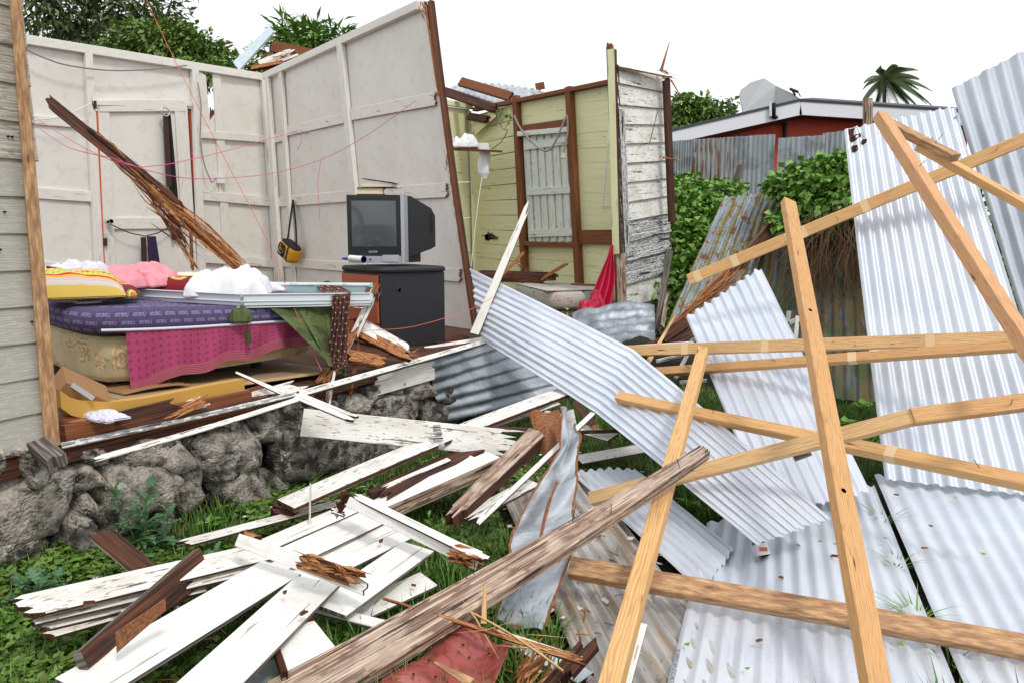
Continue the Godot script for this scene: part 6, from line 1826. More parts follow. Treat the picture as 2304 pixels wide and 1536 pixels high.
func wreckage() -> void:
	var wp := board("weathered_plank", "long thick weathered plank sloping through the front of the pile", Vector3(-0.661, 0.126, -1.980), Vector3(0.797, 0.578, -3.000), .165, .045, Vector3(-.35, .8, .55), "weathered", "weathered", {"w1": .32, "w0": 1.05, "j1": .05, "nails": 7, "bow": -.02, "cat": "plank"})
	board("dark_log", "dark weathered log sloping down beside the white beam", Vector3(-0.283, 0.188, -3.200), Vector3(0.140, 0.418, -3.850), .11, .06, Vector3(-.3, .7, .6), "weathered", "old", {"j0": .12, "w0": .7, "cat": "log"})
	board("dark_plank", "brown plank standing on edge behind the large clean board", Vector3(-1.219, 0.260, -1.986), Vector3(-1.131, 0.264, -2.620), .12, .03, Vector3(.55, .25, .8), "old", "grey_wood", {"w0": .45, "nails": 0})
	var ru := thing("rusty_strap", "rusted metal strap on the brown plank at lower left", "metal strap", Vector3(-1.099, 0.300, -2.079))
	drape("strap", func(u: float, v: float) -> Vector3: return Vector3(-1.128, 0.300, -2.015).lerp(Vector3(-1.034, 0.360, -2.124), u) + Vector3(.3, .5, .8) * .015 + UP * ((v - .5) * .06 * (1 - .4 * u)) + Vector3(.1, .1, .1) * .02 * sin(u * 9), 14, 4, .004, .3, .08, M.rust_edge, ru)
	board("charred_plank", "dark peeled plank with white flecks pointing into the weeds at left", Vector3(-1.481, 0.400, -2.586), Vector3(-1.206, 0.250, -2.472), .075, .016, Vector3(.1, .9, .4), "old", "peeling", {"j0": .04})
	board("grey_offcut", "dark grey offcut below the large clean boards", Vector3(-1.167, 0.100, -2.248), Vector3(-1.109, 0.100, -2.411), .12, .02, Vector3(0, 1, .1), "grey_wood", "grey_wood", {"j0": .05})
	board("grey_offcut", "grey metal-faced offcut at the bottom edge beside the square panel", Vector3(-0.795, 0.080, -2.114), Vector3(-0.784, 0.100, -2.248), .12, .02, Vector3(0, 1, .1), "galvanised", "peeling", {})
	board("brown_offcut", "brown offcut under the end of the flaking white board", Vector3(-1.117, 0.200, -3.377), Vector3(-0.994, 0.180, -3.361), .1, .04, Vector3(0, 1, .3), "old", "rot", {"j0": .06})
	board("brown_offcut", "brown curved chip near the left edge strip", Vector3(-1.055, 0.300, -2.788), Vector3(-0.979, 0.280, -2.775), .06, .02, Vector3(0, 1, .3), "torn", "rot", {"j0": .03, "j1": .03})
	var rc := thing("rot_chunk", "crumbling brown rotten chunk by the corner strip", "wood chunk", Vector3(-0.712, 0.300, -3.054))
	splinters("fibres", rc, Vector3(-0.743, 0.280, -3.107), Vector3(-0.698, 0.360, -3.050), 26, .03, .05, .12, M.rot, .01, .3)
	plank("paint_flake", Vector3(-0.777, 0.300, -3.075), Vector3(-0.704, 0.280, -3.065), .04, .01, UP, "white", "rot", rc, {"j0": .03, "j1": .03})
	var ls := thing("long_splinter", "long splintered lath with white paint crossing the weathered plank", "splinter", Vector3(-0.075, 0.178, -2.300))
	plank("lath", Vector3(-0.425, 0.266, -2.350), Vector3(0.217, 0.219, -2.050), .024, .014, Vector3(0, .8, .5), "torn", "old", ls, {"w0": .25, "j1": .06})
	plank("paint_edge", Vector3(-0.044, 0.247, -2.180), Vector3(0.206, 0.216, -2.070), .016, .012, Vector3(0, .9, .4), "peeling", "old", ls, {"w0": .3})
	plank("fibre", Vector3(-0.129, 0.268, -2.250), Vector3(0.147, 0.222, -2.000), .018, .01, Vector3(0, .8, .5), "pine", "torn", ls, {"w0": .3, "w1": .3, "bow": .02})
	splinters("splinters", ls, Vector3(-0.099, 0.262, -2.200), Vector3(0.115, 0.229, -2.080), 10, .03, .1, .3, M.pine, .0025, .3)
	board("upright_splinter", "pale upright chip standing on the weathered plank", Vector3(-0.090, 0.232, -2.250), Vector3(-0.087, 0.336, -2.300), .02, .012, Vector3(0, 0, 1), "pine", "torn", {"w1": .5, "cat": "splinter"})
	var bs := thing("splinter_stump", "heap of brown splinters at the foot of the snapped pine rafter", "splinters", Vector3(0.124, 0.100, -2.223))
	splinters("splinters", bs, Vector3(0.037, 0.140, -2.087), Vector3(0.091, 0.200, -2.130), 26, .06, .08, .2, M.torn, .006, .2)
	plank("torn_board", Vector3(0.103, 0.100, -2.083), Vector3(0.271, 0.200, -2.232), .06, .03, Vector3(-.5, .6, .6), "old", "rot", bs, {"j0": .1, "j1": .12})
	plank("blade", Vector3(-0.225, 0.219, -2.050), Vector3(-0.114, 0.218, -1.950), .03, .006, Vector3(0, .8, .5), "pine_aged", "pine_aged", bs, {"w0": .2})
	board("pale_offcut", "pale blue-white offcut under the splinters at the bottom edge", Vector3(0.027, 0.060, -2.424), Vector3(0.237, 0.050, -2.231), .08, .02, UP, "pale_blue", "old", {})
	var under := thing("dark_debris_board", "dark charred board under the white pile", "board", Vector3(-0.378, 0.243, -3.600))
	plank("board", Vector3(-0.658, 0.217, -3.450), Vector3(-0.104, 0.320, -4.100), .14, .03, Vector3(-.1, 1, .2), "old", "old", under, {"j0": .1})
	board("dark_rail", "thin dark batten in the hollow under the long bent sheet", Vector3(0.177, 0.305, -4.300), Vector3(0.696, 0.324, -4.300), .02, .02, UP, "old", "old", {"cat": "batten"})
	board("brown_batten", "brown broken batten in the hollow beside the curled strip", Vector3(0.373, 0.446, -4.500), Vector3(0.477, 0.371, -4.200), .04, .03, Vector3(0, .7, .7), "old", "torn", {"j0": .1, "cat": "batten"})
	board("brown_batten", "reddish batten under the propped white board end", Vector3(-0.259, 0.365, -4.200), Vector3(0.142, 0.389, -4.050), .025, .02, Vector3(0, .7, .7), "old", "torn", {"j0": .05, "j1": .05, "cat": "batten"})
	board("grey_block", "small grey timber end on the middle leaning sheet", Vector3(1.375, 0.383, -3.550), Vector3(1.422, 0.424, -3.500), .03, .03, UP, "grey_wood", "grey_wood", {"cat": "timber"})
	# window frame remains behind the middle sheet
	var wf := thing("broken_casement", "broken white casement frame behind the middle leaning sheet", "window frame", Vector3(2.231, 0.666, -5.800))
	for q in [[Vector3(2.122, 0.770, -5.800), Vector3(2.223, 0.818, -5.800)], [Vector3(2.205, 0.832, -5.800), Vector3(2.160, 0.645, -5.700)], [Vector3(2.121, 0.666, -5.800), Vector3(2.138, 0.873, -5.800)]]:
		plank("bar", q[0], q[1], .03, .02, Vector3(0, 0, 1), "peeling", "white", wf)
	var wf2 := thing("broken_casement", "broken white casement frame under the horizontal rafters", "window frame", Vector3(1.121, 0.525, -5.400))
	for q in [[Vector3(1.030, 0.568, -5.300), Vector3(1.273, 0.603, -5.400)], [Vector3(1.273, 0.603, -5.400), Vector3(1.144, 0.465, -5.200)], [Vector3(0.926, 0.626, -5.600), Vector3(1.358, 0.653, -5.600)], [Vector3(1.176, 0.433, -5.200), Vector3(1.363, 0.446, -5.200)]]:
		plank("bar", q[0], q[1], .025, .02, Vector3(0, 0, 1), "peeling", "white", wf2)
	board("hollow_board", "dark brown board in the hollow behind the horizontal rafters", Vector3(1.029, 0.495, -6.000), Vector3(1.499, 0.686, -6.200), .12, .03, Vector3(0, .5, .8), "old", "old", {"j0": .1})

	# roof scraps above the bedroom corner
	board("pale_roof_board", "pale blue board tilted up behind the bedroom corner", Vector3(-3.715, 3.705, -10.600), Vector3(-3.214, 4.185, -10.600), .22, .03, Vector3(-.4, .4, .8), "pale_blue", "white", {"w1": .7})
	var bt := thing("broken_wall_plate", "broken brown roof timbers lying over the bedroom corner", "timber", Vector3(-2.954, 3.564, -10.200))
	plank("timber", Vector3(-3.263, 3.620, -10.200), Vector3(-2.811, 3.819, -10.300), .14, .08, Vector3(0, .3, 1), "batten_paint", "torn", bt, {"j1": .15})
	plank("timber", Vector3(-3.297, 4.016, -10.800), Vector3(-2.703, 3.854, -10.600), .16, .05, Vector3(0, .3, 1), "stud", "old", bt, {"j0": .05})
	plank("timber", Vector3(-3.348, 3.544, -10.000), Vector3(-2.921, 3.653, -10.100), .05, .06, Vector3(0, .3, 1), "torn", "rot", bt, {"j0": .05, "j1": .1})
	splinters("splinters", bt, Vector3(-3.177, 3.730, -10.200), Vector3(-2.887, 3.785, -10.200), 16, .08, .15, .4, M.torn, .009, .3)

func small_things() -> void:
	# broken bits too small to count
	var li := Shape.new()
	var pf := Shape.new()
	for k in 900:
		var d := rng.randf_range(1.9, 5.0)
		var x := rng.randf_range(-.6, .22) * d
		if (x + 1.73) * .882 + (2.9 - d) * .472 < .05: continue
		var p := Vector3(x, gh(x, -d) + rng.randf_range(.03, .07), -d)
		var al := rng.randf() * TAU
		var ax := Vector3(cos(al), rng.randf_range(-.25, .25), sin(al))
		if k % 3:
			var L := rng.randf_range(.02, .11)
			var w := rng.randf_range(.002, .007)
			li.tube([p - ax * L * .5, p + UP * .004, p + ax * L * .5], w, w * .3, 3)
		else:
			var q := rng.randf_range(.006, .02)
			var sd := ax.cross(UP).normalized() * q * rng.randf_range(.4, 1.0)
			pf.quad(p - ax * q - sd, p + ax * q - sd * .6, p + ax * q * .8 + sd, p - ax * q * .7 + sd)
	tag(make("splinter_litter", li, M.torn), "small brown splinters littered in the grass around the boards", "litter", "", "stuff")
	tag(make("paint_flakes", pf, M.white), "small white paint flakes littered in the grass around the boards", "litter", "", "stuff")
	# strings and wires
	cord("pink_string", "pink string tied round the splintered rafter and run to the partition", [Vector3(-4.506, 2.561, -7.344), Vector3(-2.584, 1.922, -5.050), Vector3(-2.291, 2.004, -5.600), Vector3(-2.378, 2.627, -8.739)], .0028, M.pink_twine)
	cord("pink_string", "pink string sagging below the rafter towards the room corner", [Vector3(-4.517, 2.502, -7.326), Vector3(-3.217, 2.086, -5.600), Vector3(-2.572, 1.942, -5.030), Vector3(-2.423, 1.883, -5.000), Vector3(-2.299, 1.859, -5.600), Vector3(-2.417, 2.048, -7.600), Vector3(-1.854, 2.158, -7.400), Vector3(-1.368, 2.356, -7.200), Vector3(-0.864, 2.654, -7.034)], .0028, M.pink_twine)
	cord("pink_string", "loose pink string end dangling on the partition wall", [Vector3(-1.829, 2.158, -7.400), Vector3(-1.870, 1.957, -7.400), Vector3(-1.866, 1.831, -7.400), Vector3(-1.861, 1.603, -7.400)], .0028, M.pink_twine)
	cord("pink_hook", "pink wire hook hanging on the partition batten", [Vector3(-2.363, 2.625, -8.723), Vector3(-2.378, 2.491, -8.740), Vector3(-2.433, 2.420, -8.802), Vector3(-2.467, 2.474, -8.841)], .0028, M.pink_twine, "hook")
	cord("orange_string", "orange string running down from the top edge to the dotted scarf", [Vector3(-1.949, 2.726, -4.200), Vector3(-1.837, 2.457, -4.200), Vector3(-1.615, 1.974, -4.200), Vector3(-1.352, 1.426, -4.200), Vector3(-1.220, 1.057, -4.200), Vector3(-1.048, 0.708, -4.100)], .0018, M.orange_twine)
	cord("orange_string", "orange string slack before the dark cabinet", [Vector3(-0.976, 0.843, -4.300), Vector3(-0.892, 0.892, -4.400), Vector3(-0.631, 0.873, -4.800), Vector3(-0.293, 0.926, -5.400), Vector3(-0.139, 0.999, -5.600)], .0018, M.orange_twine)
	cord("white_string", "white string tied from the left wall to the door corner", [Vector3(-4.507, 2.529, -7.342), Vector3(-4.338, 2.588, -7.518), Vector3(-4.200, 2.759, -7.796)], .006, M.white_twine)
	cord("ceiling_wire", "grey wire slung along the top of the bedroom back wall", [Vector3(-4.509, 3.161, -7.301), Vector3(-4.356, 3.088, -7.546), Vector3(-4.102, 3.107, -7.952), Vector3(-3.842, 3.203, -8.367), Vector3(-3.613, 3.322, -8.734)], .008, M.grey_wire, "wire")
	cord("socket_wire", "loose grey wire hanging down to the wall socket", [Vector3(-3.556, 3.166, -8.862), Vector3(-3.541, 2.903, -8.887), Vector3(-3.561, 2.505, -8.855), Vector3(-3.534, 2.211, -8.898), Vector3(-3.495, 2.054, -8.960), Vector3(-3.470, 2.111, -9.037)], .007, M.grey_wire, "wire")
	cord("light_flex", "dark light flex looped over the shuttered window", [Vector3(0.029, 2.982, -10.046), Vector3(0.129, 2.757, -9.824), Vector3(0.341, 2.497, -9.450), Vector3(0.468, 2.472, -9.276), Vector3(0.579, 2.701, -9.210), Vector3(0.645, 2.863, -9.204), Vector3(0.657, 2.647, -9.188), Vector3(0.610, 2.419, -9.167)], .012, M.grey_wire, "wire")
	var lh := thing("lamp_holder", "cream lamp holder dangling before the shutter", "lamp holder", Vector3(0.606, 2.379, -9.173))
	var s := Shape.new()
	s.tube([Vector3(0.610, 2.424, -9.167), Vector3(0.606, 2.399, -9.173), Vector3(0.606, 2.358, -9.173)], .02, .04, 10)
	make("holder", s, M.paper, lh)
	cord("shelf_string", "white string hanging from the shelf cloth to the floor", [Vector3(-0.392, 2.181, -10.000), Vector3(-0.448, 1.791, -9.900), Vector3(-0.523, 1.056, -9.700)], .006, M.white_twine)
	cord("pull_string", "white pull string hanging on the yellow wall", [Vector3(1.089, 2.798, -8.683), Vector3(1.060, 2.193, -8.688), Vector3(1.032, 1.721, -8.726)], .008, M.white_twine)
	cord("loose_vine_wire", "grey wire hanging at the top of the left yellow planks", [Vector3(-0.202, 3.095, -10.412), Vector3(-0.130, 2.851, -10.313), Vector3(-0.058, 2.826, -10.216), Vector3(-0.142, 2.681, -10.330), Vector3(-0.277, 2.615, -10.515)], .008, M.grey_wire, "wire")
	# white tub at the foot of the bent sheet
	var tc := Vector3(1.073, 0.100, -3.061)
	var tub := thing("plastic_tub", "small white tub with printed label at the foot of the bent sheet", "tub", tc)
	var tb := Shape.new()
	var ax := Vector3(-.15, .75, -.5).normalized()
	tb.tube([tc, tc + ax * .012, tc + ax * .035, tc + ax * .05], .03, .032, 16)
	make("body", tb, M.white_plastic, tub)
	var td := Shape.new()
	td.tube([tc + ax * .051, tc + ax * .062], .034, .033, 16)
	make("lid", td, M.label_green, tub)
	plank("label", tc + ax * .03 + Vector3(-.02, .012, .031), tc + ax * .03 + Vector3(.014, .012, .032), .016, .002, Vector3(-.1, .5, .9), "label_red", "label_red", tub)
	# paper scraps, leaves and chips on the ground sheets
	var lf := Shape.new()
	lf.tri(Vector3(-.012, 0, 0), Vector3(.012, .003, .006), Vector3(.0, .006, -.014))
	lf.tri(Vector3(-.012, 0, 0), Vector3(-.003, .004, .014), Vector3(.012, .003, .006))
	var lm := lf.onto(ArrayMesh.new(), M.leaf_bright)
	for q in [[Vector3(1.266, 0.130, -3.401), "heart-shaped green leaf near the tip of the middle leaning sheet"], [Vector3(1.375, 0.100, -3.212), "tiny green leaf right of the white tub"], [Vector3(1.430, 0.100, -3.183), "green leaf beside the thickest rafter, level with the tub"], [Vector3(0.584, 0.100, -2.354), "dark green leaf by the left edge of the wide ground sheet"], [Vector3(0.742, 0.100, -2.213), "round green leaf low on the wide ground sheet"], [Vector3(1.687, 0.100, -3.242), "pale leaf right of the thickest rafter on the wide sheet"], [Vector3(2.306, 0.100, -3.777), "yellow-green leaf under the tall sheet bottom edge"], [Vector3(2.018, 0.100, -3.079), "small leaf in the middle of the right ground sheet"], [Vector3(1.295, 0.100, -2.354), "green leaf just below the aged rafter, near the grass gap"], [Vector3(1.258, 0.100, -3.163), "smallest green leaf between the tub and the thickest rafter"]]:
		var o := MeshInstance3D.new()
		o.name = numbered("fallen_leaf")
		o.mesh = lm
		add_child(o)
		o.position = q[0]
		o.rotation.y = rng.randf() * TAU
		o.scale = Vector3.ONE * rng.randf_range(.8, 1.3)
		tag(o, q[1], "leaf", "leaves on the roof sheets")
	for q in [[Vector3(1.378, 0.100, -3.061), .02, "brown curled chip left of the thickest rafter on the wide sheet"], [Vector3(0.833, 0.100, -2.382), .012, "dark chip low on the wide ground sheet"], [Vector3(1.076, 0.100, -2.858), .01, "tiny chip below the white tub"], [Vector3(1.802, 0.100, -3.144), .016, "brown chip on the right ground sheet, left of centre"], [Vector3(2.028, 0.100, -3.832), .014, "dark chip at the top of the right ground sheet"], [Vector3(1.972, 0.100, -3.400), .01, "smallest chip on the right ground sheet"], [Vector3(-0.754, 0.280, -2.365), .012, "brown chip near the end of the large clean board"], [Vector3(-0.521, 0.250, -2.864), .014, "brown chips on the fourth board of the parallel row"], [Vector3(-1.269, 0.360, -2.135), .02, "flat brown chip on the topmost fanned board"], [Vector3(-0.660, 0.270, -2.247), .018, "crumbled brown chip above the square panel"], [Vector3(-0.365, 0.170, -2.644), .012, "dark chip on the short clean board"]]:
		var o := MeshInstance3D.new()
		o.name = numbered("wood_chip")
		o.mesh = plank_mesh(q[1] * 2.0, q[1], .006, M.rot, M.torn, q[1] * .6, q[1] * .6)
		add_child(o)
		o.position = q[0]
		o.rotation = Vector3(rng.randf_range(-.2, .2), rng.randf() * TAU, rng.randf_range(-.2, .2))
		tag(o, q[2], "wood chip", "scattered wood chips")
	# maker's print on the wide ground sheet
	var tm := TextMesh.new()
	tm.text = "DLORO2L0 0/0 DAMS16"
	tm.font_size = 16
	tm.pixel_size = .0012
	tm.depth = .001
	tm.material = M.print_grey
	var o := MeshInstance3D.new()
	o.name = "sheet_print"
	o.mesh = tm
	for c in get_children():
		if c.has_meta("label") and String(c.get_meta("label")).begins_with("wide pale blue"):
			c.add_child(o)
			o.global_transform = Transform3D(Basis(UP, 1.25) * Basis(Vector3.RIGHT, -PI / 2), Vector3(0.509, 0.115, -2.199))

func leaf_mesh(L: float, w: float, mt: Material, fold := .25) -> ArrayMesh:
	var s := Shape.new()
	var tip := Vector3(0, -.15 * L, L)
	var mid := Vector3(0, 0, L * .5)
	var a := Vector3(-w * .5, fold * w, L * .42)
	var b := Vector3(w * .5, fold * w, L * .42)
	s.tri(Vector3.ZERO, a, mid)
	s.tri(Vector3.ZERO, mid, b)
	s.tri(a, tip, mid)
	s.tri(mid, tip, b)
	var m := s.onto(ArrayMesh.new(), mt)
	return m

func colours(n: int, lo: float, hi: float, warm := .15) -> Array:
	var out := []
	for k in n:
		var q := rng.randf_range(lo, hi)
		out.append(Color(q * (1 + rng.randf_range(-.1, warm)), q, q * rng.randf_range(.75, 1.05)))
	return out

# many copies of a leaf joined into one mesh, each with its own tone
func swarm(called: String, mesh: Mesh, tr: Array, cols: Array, parent: Node) -> MeshInstance3D:
	var src := mesh.surface_get_arrays(0)
	var sv: PackedVector3Array = src[Mesh.ARRAY_VERTEX]
	var sn: PackedVector3Array = src[Mesh.ARRAY_NORMAL]
	var si: PackedInt32Array = src[Mesh.ARRAY_INDEX]
	var m := sv.size()
	var v := PackedVector3Array()
	var n := PackedVector3Array()
	var c := PackedColorArray()
	var ix := PackedInt32Array()
	v.resize(m * tr.size())
	n.resize(m * tr.size())
	c.resize(m * tr.size())
	for i in tr.size():
		var t: Transform3D = tr[i]
		var col: Color = cols[i % cols.size()]
		var nb := t.basis.orthonormalized()
		for k in m:
			v[i * m + k] = t * sv[k]
			n[i * m + k] = nb * sn[k]
			c[i * m + k] = col
		for k in si:
			ix.append(i * m + k)
	var arr := []
	arr.resize(Mesh.ARRAY_MAX)
	arr[Mesh.ARRAY_VERTEX] = v
	arr[Mesh.ARRAY_NORMAL] = n
	arr[Mesh.ARRAY_COLOR] = c
	arr[Mesh.ARRAY_INDEX] = ix
	var am := ArrayMesh.new()
	am.add_surface_from_arrays(Mesh.PRIMITIVE_TRIANGLES, arr)
	am.surface_set_material(0, mesh.surface_get_material(0))
	var o := MeshInstance3D.new()
	o.name = called
	o.mesh = am
	if parent == null:
		o.name = numbered(called)
		add_child(o)
	else:
		parent.add_child(o, true)
		o.global_transform = Transform3D.IDENTITY
	return o

# leaves over and inside a few irregular clumps
func crown(parent: Node, called: String, clumps: Array, n: int, mesh: Mesh, lo: float, hi: float, droop := .3, shell := .5) -> void:
	var tr := []
	var tot := 0.0
	for c in clumps: tot += c[1].x * c[1].y
	for c in clumps:
		var m := int(n * c[1].x * c[1].y / tot)
		for k in m:
			var d := Vector3(rng.randfn(), rng.randfn(), rng.randfn()).normalized()
			var r := pow(rng.randf(), shell) * rng.randf_range(.85, 1.2) * (1 + .3 * sin(d.x * 5 + c[0].x * 3) * sin(d.y * 6 + d.z * 4))
			var p: Vector3 = c[0] + d * c[1] * r
			var out := (d + Vector3(rng.randfn(0, .5), rng.randfn(0, .4) - droop, rng.randfn(0, .5))).normalized()
			var b := Basis.looking_at(-out, UP if absf(out.y) < .95 else Vector3.RIGHT).rotated(out, rng.randf_range(-.9, .9))
			var s := rng.randf_range(lo, hi)
			tr.append(Transform3D(b.scaled(Vector3.ONE * s), p))
	swarm(called, mesh, tr, colours(64, .4, 1.35, .3), parent)

func tree(called: String, label: String, base: Vector3, fork: Vector3, clumps: Array, n: int, mesh: Mesh, lo: float, hi: float, r: float) -> Node3D:
	var t := thing(called, label, "tree", base)
	var s := Shape.new()
	s.tube([base, base.lerp(fork, .5) + Vector3(.1, 0, 0), fork], r, r * .6, 8)
	for c in clumps:
		var e: Vector3 = c[0]
		var m := fork.lerp(e, .5) + Vector3(rng.randf_range(-.3, .3), rng.randf_range(-.1, .4), rng.randf_range(-.3, .3))
		s.tube([fork, m, e], r * .45, r * .1, 6)
		for k in 3:
			var d := Vector3(rng.randfn(), rng.randfn(), rng.randfn()).normalized()
			s.tube([m.lerp(e, rng.randf()), e + d * c[1] * .5, e + d * c[1] * .95], r * .14, r * .04, 5)
	make("trunk", s, M.bark, t)
	crown(t, "crown", clumps, n, mesh, lo, hi)
	return t

func neighbourhood() -> void:
	# red house
	var h := thing("red_house", "red rendered house with white fascia boards beyond the metal fence", "house", Vector3(7.861, 2.139, -20.000))
	var s := Shape.new()
	var wl := Vector3(4.900, 4.186, -21.000)
	var wr := Vector3(11.866, 4.186, -21.000)
	var q0 := Vector3(4.821, 3.843, -19.900)
	var q1 := Vector3(7.349, 4.528, -19.900)
	var q2 := Vector3(11.687, 4.197, -19.900)
	s.quad(Vector3(q0.x, 0, q0.z), Vector3(q2.x, 0, q2.z), q2, q0)
	s.tri(q0, q2, q1)
	s.quad(Vector3(q2.x, 0, q2.z), Vector3(q2.x, 0, q2.z - 6), q2 - Vector3(0, 0, 6), q2)
	s.quad(Vector3(q0.x, 0, q0.z - 6), Vector3(q0.x, 0, q0.z), q0, q0 - Vector3(0, 0, 6))
	make("wall", s, M.red_render, h)
	plank("fascia", Vector3(3.754, 3.848, -19.400), Vector3(7.179, 4.600, -19.400), .36, .05, Vector3(0, 0, 1), "fascia_white", "fascia_white", h)
	plank("fascia", Vector3(7.157, 4.600, -19.400), Vector3(11.709, 4.322, -19.400), .36, .05, Vector3(0, 0, 1), "fascia_white", "fascia_white", h)
	quad_part("roof", Vector3(3.740, 3.992, -19.350), Vector3(7.129, 4.773, -19.350), Vector3(10.020, 5.958, -26.000), Vector3(5.468, 4.982, -26.000), .06, M.roof_dark, h)
	quad_part("roof", Vector3(7.129, 4.773, -19.350), Vector3(11.664, 4.485, -19.350), Vector3(15.816, 5.586, -26.000), Vector3(10.020, 5.958, -26.000), .06, M.roof_dark, h)
	quad_part("soffit", Vector3(3.762, 3.709, -19.420), Vector3(7.194, 4.464, -19.420), Vector3(7.384, 4.443, -19.920), Vector3(4.658, 3.756, -19.920), .03, M.soffit, h)
	quad_part("soffit", Vector3(7.194, 4.464, -19.420), Vector3(11.733, 4.185, -19.420), Vector3(11.704, 4.134, -19.920), Vector3(7.384, 4.443, -19.920), .03, M.soffit, h)
	var dp := Shape.new()
	dp.tube([Vector3(6.467, 4.690, -19.300), Vector3(6.482, 4.371, -19.300), Vector3(6.939, 4.304, -19.800), Vector3(6.988, 3.701, -19.820)], .06, .06, 8)
	make("downpipe", dp, M.pipe_black, h)
	var dp2 := Shape.new()
	dp2.tube([Vector3(6.389, 4.711, -19.300), Vector3(6.405, 4.371, -19.300)], .035, .035, 8)
	make("downpipe", dp2, M.fascia_white, h)
	# dish on its roof
	var d := thing("satellite_dish", "large pale satellite dish panel on the red house roof", "satellite dish", Vector3(6.956, 4.870, -21.500))
	var ds := Shape.new()
	var face := [Vector3(6.401, 4.814, -21.600), Vector3(6.295, 5.278, -21.600), Vector3(6.325, 5.432, -21.600), Vector3(6.586, 5.633, -21.600), Vector3(6.949, 5.739, -21.600), Vector3(7.243, 5.519, -21.500), Vector3(7.322, 4.894, -21.500)]
	var flank := [Vector3(7.243, 5.519, -21.500), Vector3(7.526, 5.188, -20.900), Vector3(7.697, 4.993, -20.700), Vector3(7.322, 4.894, -21.500)]
	for pl in [face, flank]:
		for k in range(1, pl.size() - 1):
			ds.tri(pl[0], pl[k + 1], pl[k])
			ds.tri(pl[0] - Vector3(0, 0, .05), pl[k] - Vector3(0, 0, .05), pl[k + 1] - Vector3(0, 0, .05))
	make("reflector", ds, M.dish_mesh, d)
	var da := Shape.new()
	da.tube([Vector3(7.466, 5.101, -20.600), Vector3(7.364, 5.270, -20.600)], .03, .03, 6)
	da.tube([Vector3(7.317, 5.270, -20.600), Vector3(7.532, 5.191, -20.600)], .04, .04, 6)
	da.tube([Vector3(7.532, 5.191, -20.600), Vector3(7.609, 5.067, -20.600)], .015, .015, 6)
	make("feed_arm", da, M.pipe_black, d)
	# corrugated fence: sheet by sheet
	var xs := [[1505, 1556, 316, 318], [1556, 1650, 314, 308], [1650, 1752, 310, 302], [1750, 1856, 312, 306], [1852, 1960, 300, 290]]
	var tops := [[Vector3(2.547, 2.965, -12.600), Vector3(2.922, 2.993, -12.600)], [Vector3(2.930, 3.005, -12.700), Vector3(3.591, 3.035, -12.600)], [Vector3(3.584, 3.035, -12.600), Vector3(4.240, 3.065, -12.500)], [Vector3(4.259, 2.989, -12.400), Vector3(5.001, 3.038, -12.400)], [Vector3(5.004, 3.078, -12.500), Vector3(5.679, 3.134, -12.300)]]
	var words := ["narrow grey fence sheet next to the lapped wall remnant", "fence sheet with vertical rust streaks", "smooth blue-grey fence sheet between the rusty and stained ones", "fence sheet with pale stained top behind the vines", "grey fence sheet partly behind the tall leaning sheet"]
	for k in 5:
		var a: Vector3 = tops[k][0]
		var b: Vector3 = tops[k][1]
		corrugated("fence_sheet", words[k], a, b, Vector3(b.x, .3, b.z), Vector3(a.x, .3, a.z), 9, .016, M.fence_rust if k == 1 else M.fence_metal, {"dent": .01, "cat": "fence", "group": "grey sheets of the boundary fence", "nu": 8})
	board("fence_post", "leaning grey wooden post in front of the fence sheets", Vector3(3.395, 1.863, -12.000), Vector3(3.562, 2.530, -12.000), .1, .08, Vector3(0, 0, 1), "grey_wood", "grey_wood", {"cat": "post"})
	board("fence_post", "brown wooden post rising behind the tall rust-holed sheet", Vector3(3.739, 1.496, -8.000), Vector3(3.642, 2.837, -8.000), .07, .07, Vector3(.3, 0, 1), "weathered", "weathered", {"cat": "post"})
	# trees
	var big := leaf_mesh(.17, .06, M.leaf_dark)
	tree("shade_tree", "large dark leafy tree with grey limbs behind the bedroom wall", Vector3(-8.2, 0, -15.5), Vector3(-8.751, 5.083, -15.500), [[Vector3(-8.752, 5.609, -15.000), Vector3(1.0, .75, .9)], [Vector3(-8.139, 5.665, -15.500), Vector3(1.1, .7, .9)], [Vector3(-7.308, 5.748, -15.500), Vector3(.9, .75, .9)], [Vector3(-9.046, 6.086, -15.000), Vector3(1, .6, .9)], [Vector3(-7.457, 6.086, -15.000), Vector3(1.2, .5, .9)], [Vector3(-6.666, 5.502, -15.200), Vector3(.5, .5, .6)], [Vector3(-8.908, 5.004, -14.500), Vector3(.6, .35, .6)], [Vector3(-8.205, 5.087, -15.000), Vector3(.7, .3, .6)]], 4400, big, .7, 1.25, .22)
	var mid := leaf_mesh(.12, .06, M.leaf_mid)
	tree("leafy_bush", "bright green leafy tree top beside the dark one above the wall plate", Vector3(-5.2, 0, -13.5), Vector3(-5.900, 4.175, -13.500), [[Vector3(-6.474, 4.716, -13.500), Vector3(.5, .35, .5)], [Vector3(-5.812, 4.615, -13.200), Vector3(.55, .38, .5)], [Vector3(-5.419, 4.556, -13.500), Vector3(.5, .32, .5)], [Vector3(-5.044, 4.453, -13.500), Vector3(.28, .24, .3)], [Vector3(-6.262, 4.468, -13.500), Vector3(.6, .3, .5)], [Vector3(-5.017, 4.109, -13.000), Vector3(.5, .25, .5)], [Vector3(-5.630, 4.846, -13.500), Vector3(.28, .18, .3)]], 5600, mid, .7, 1.3, .1)
	var lan := leaf_mesh(.26, .05, M.leaf_bright)
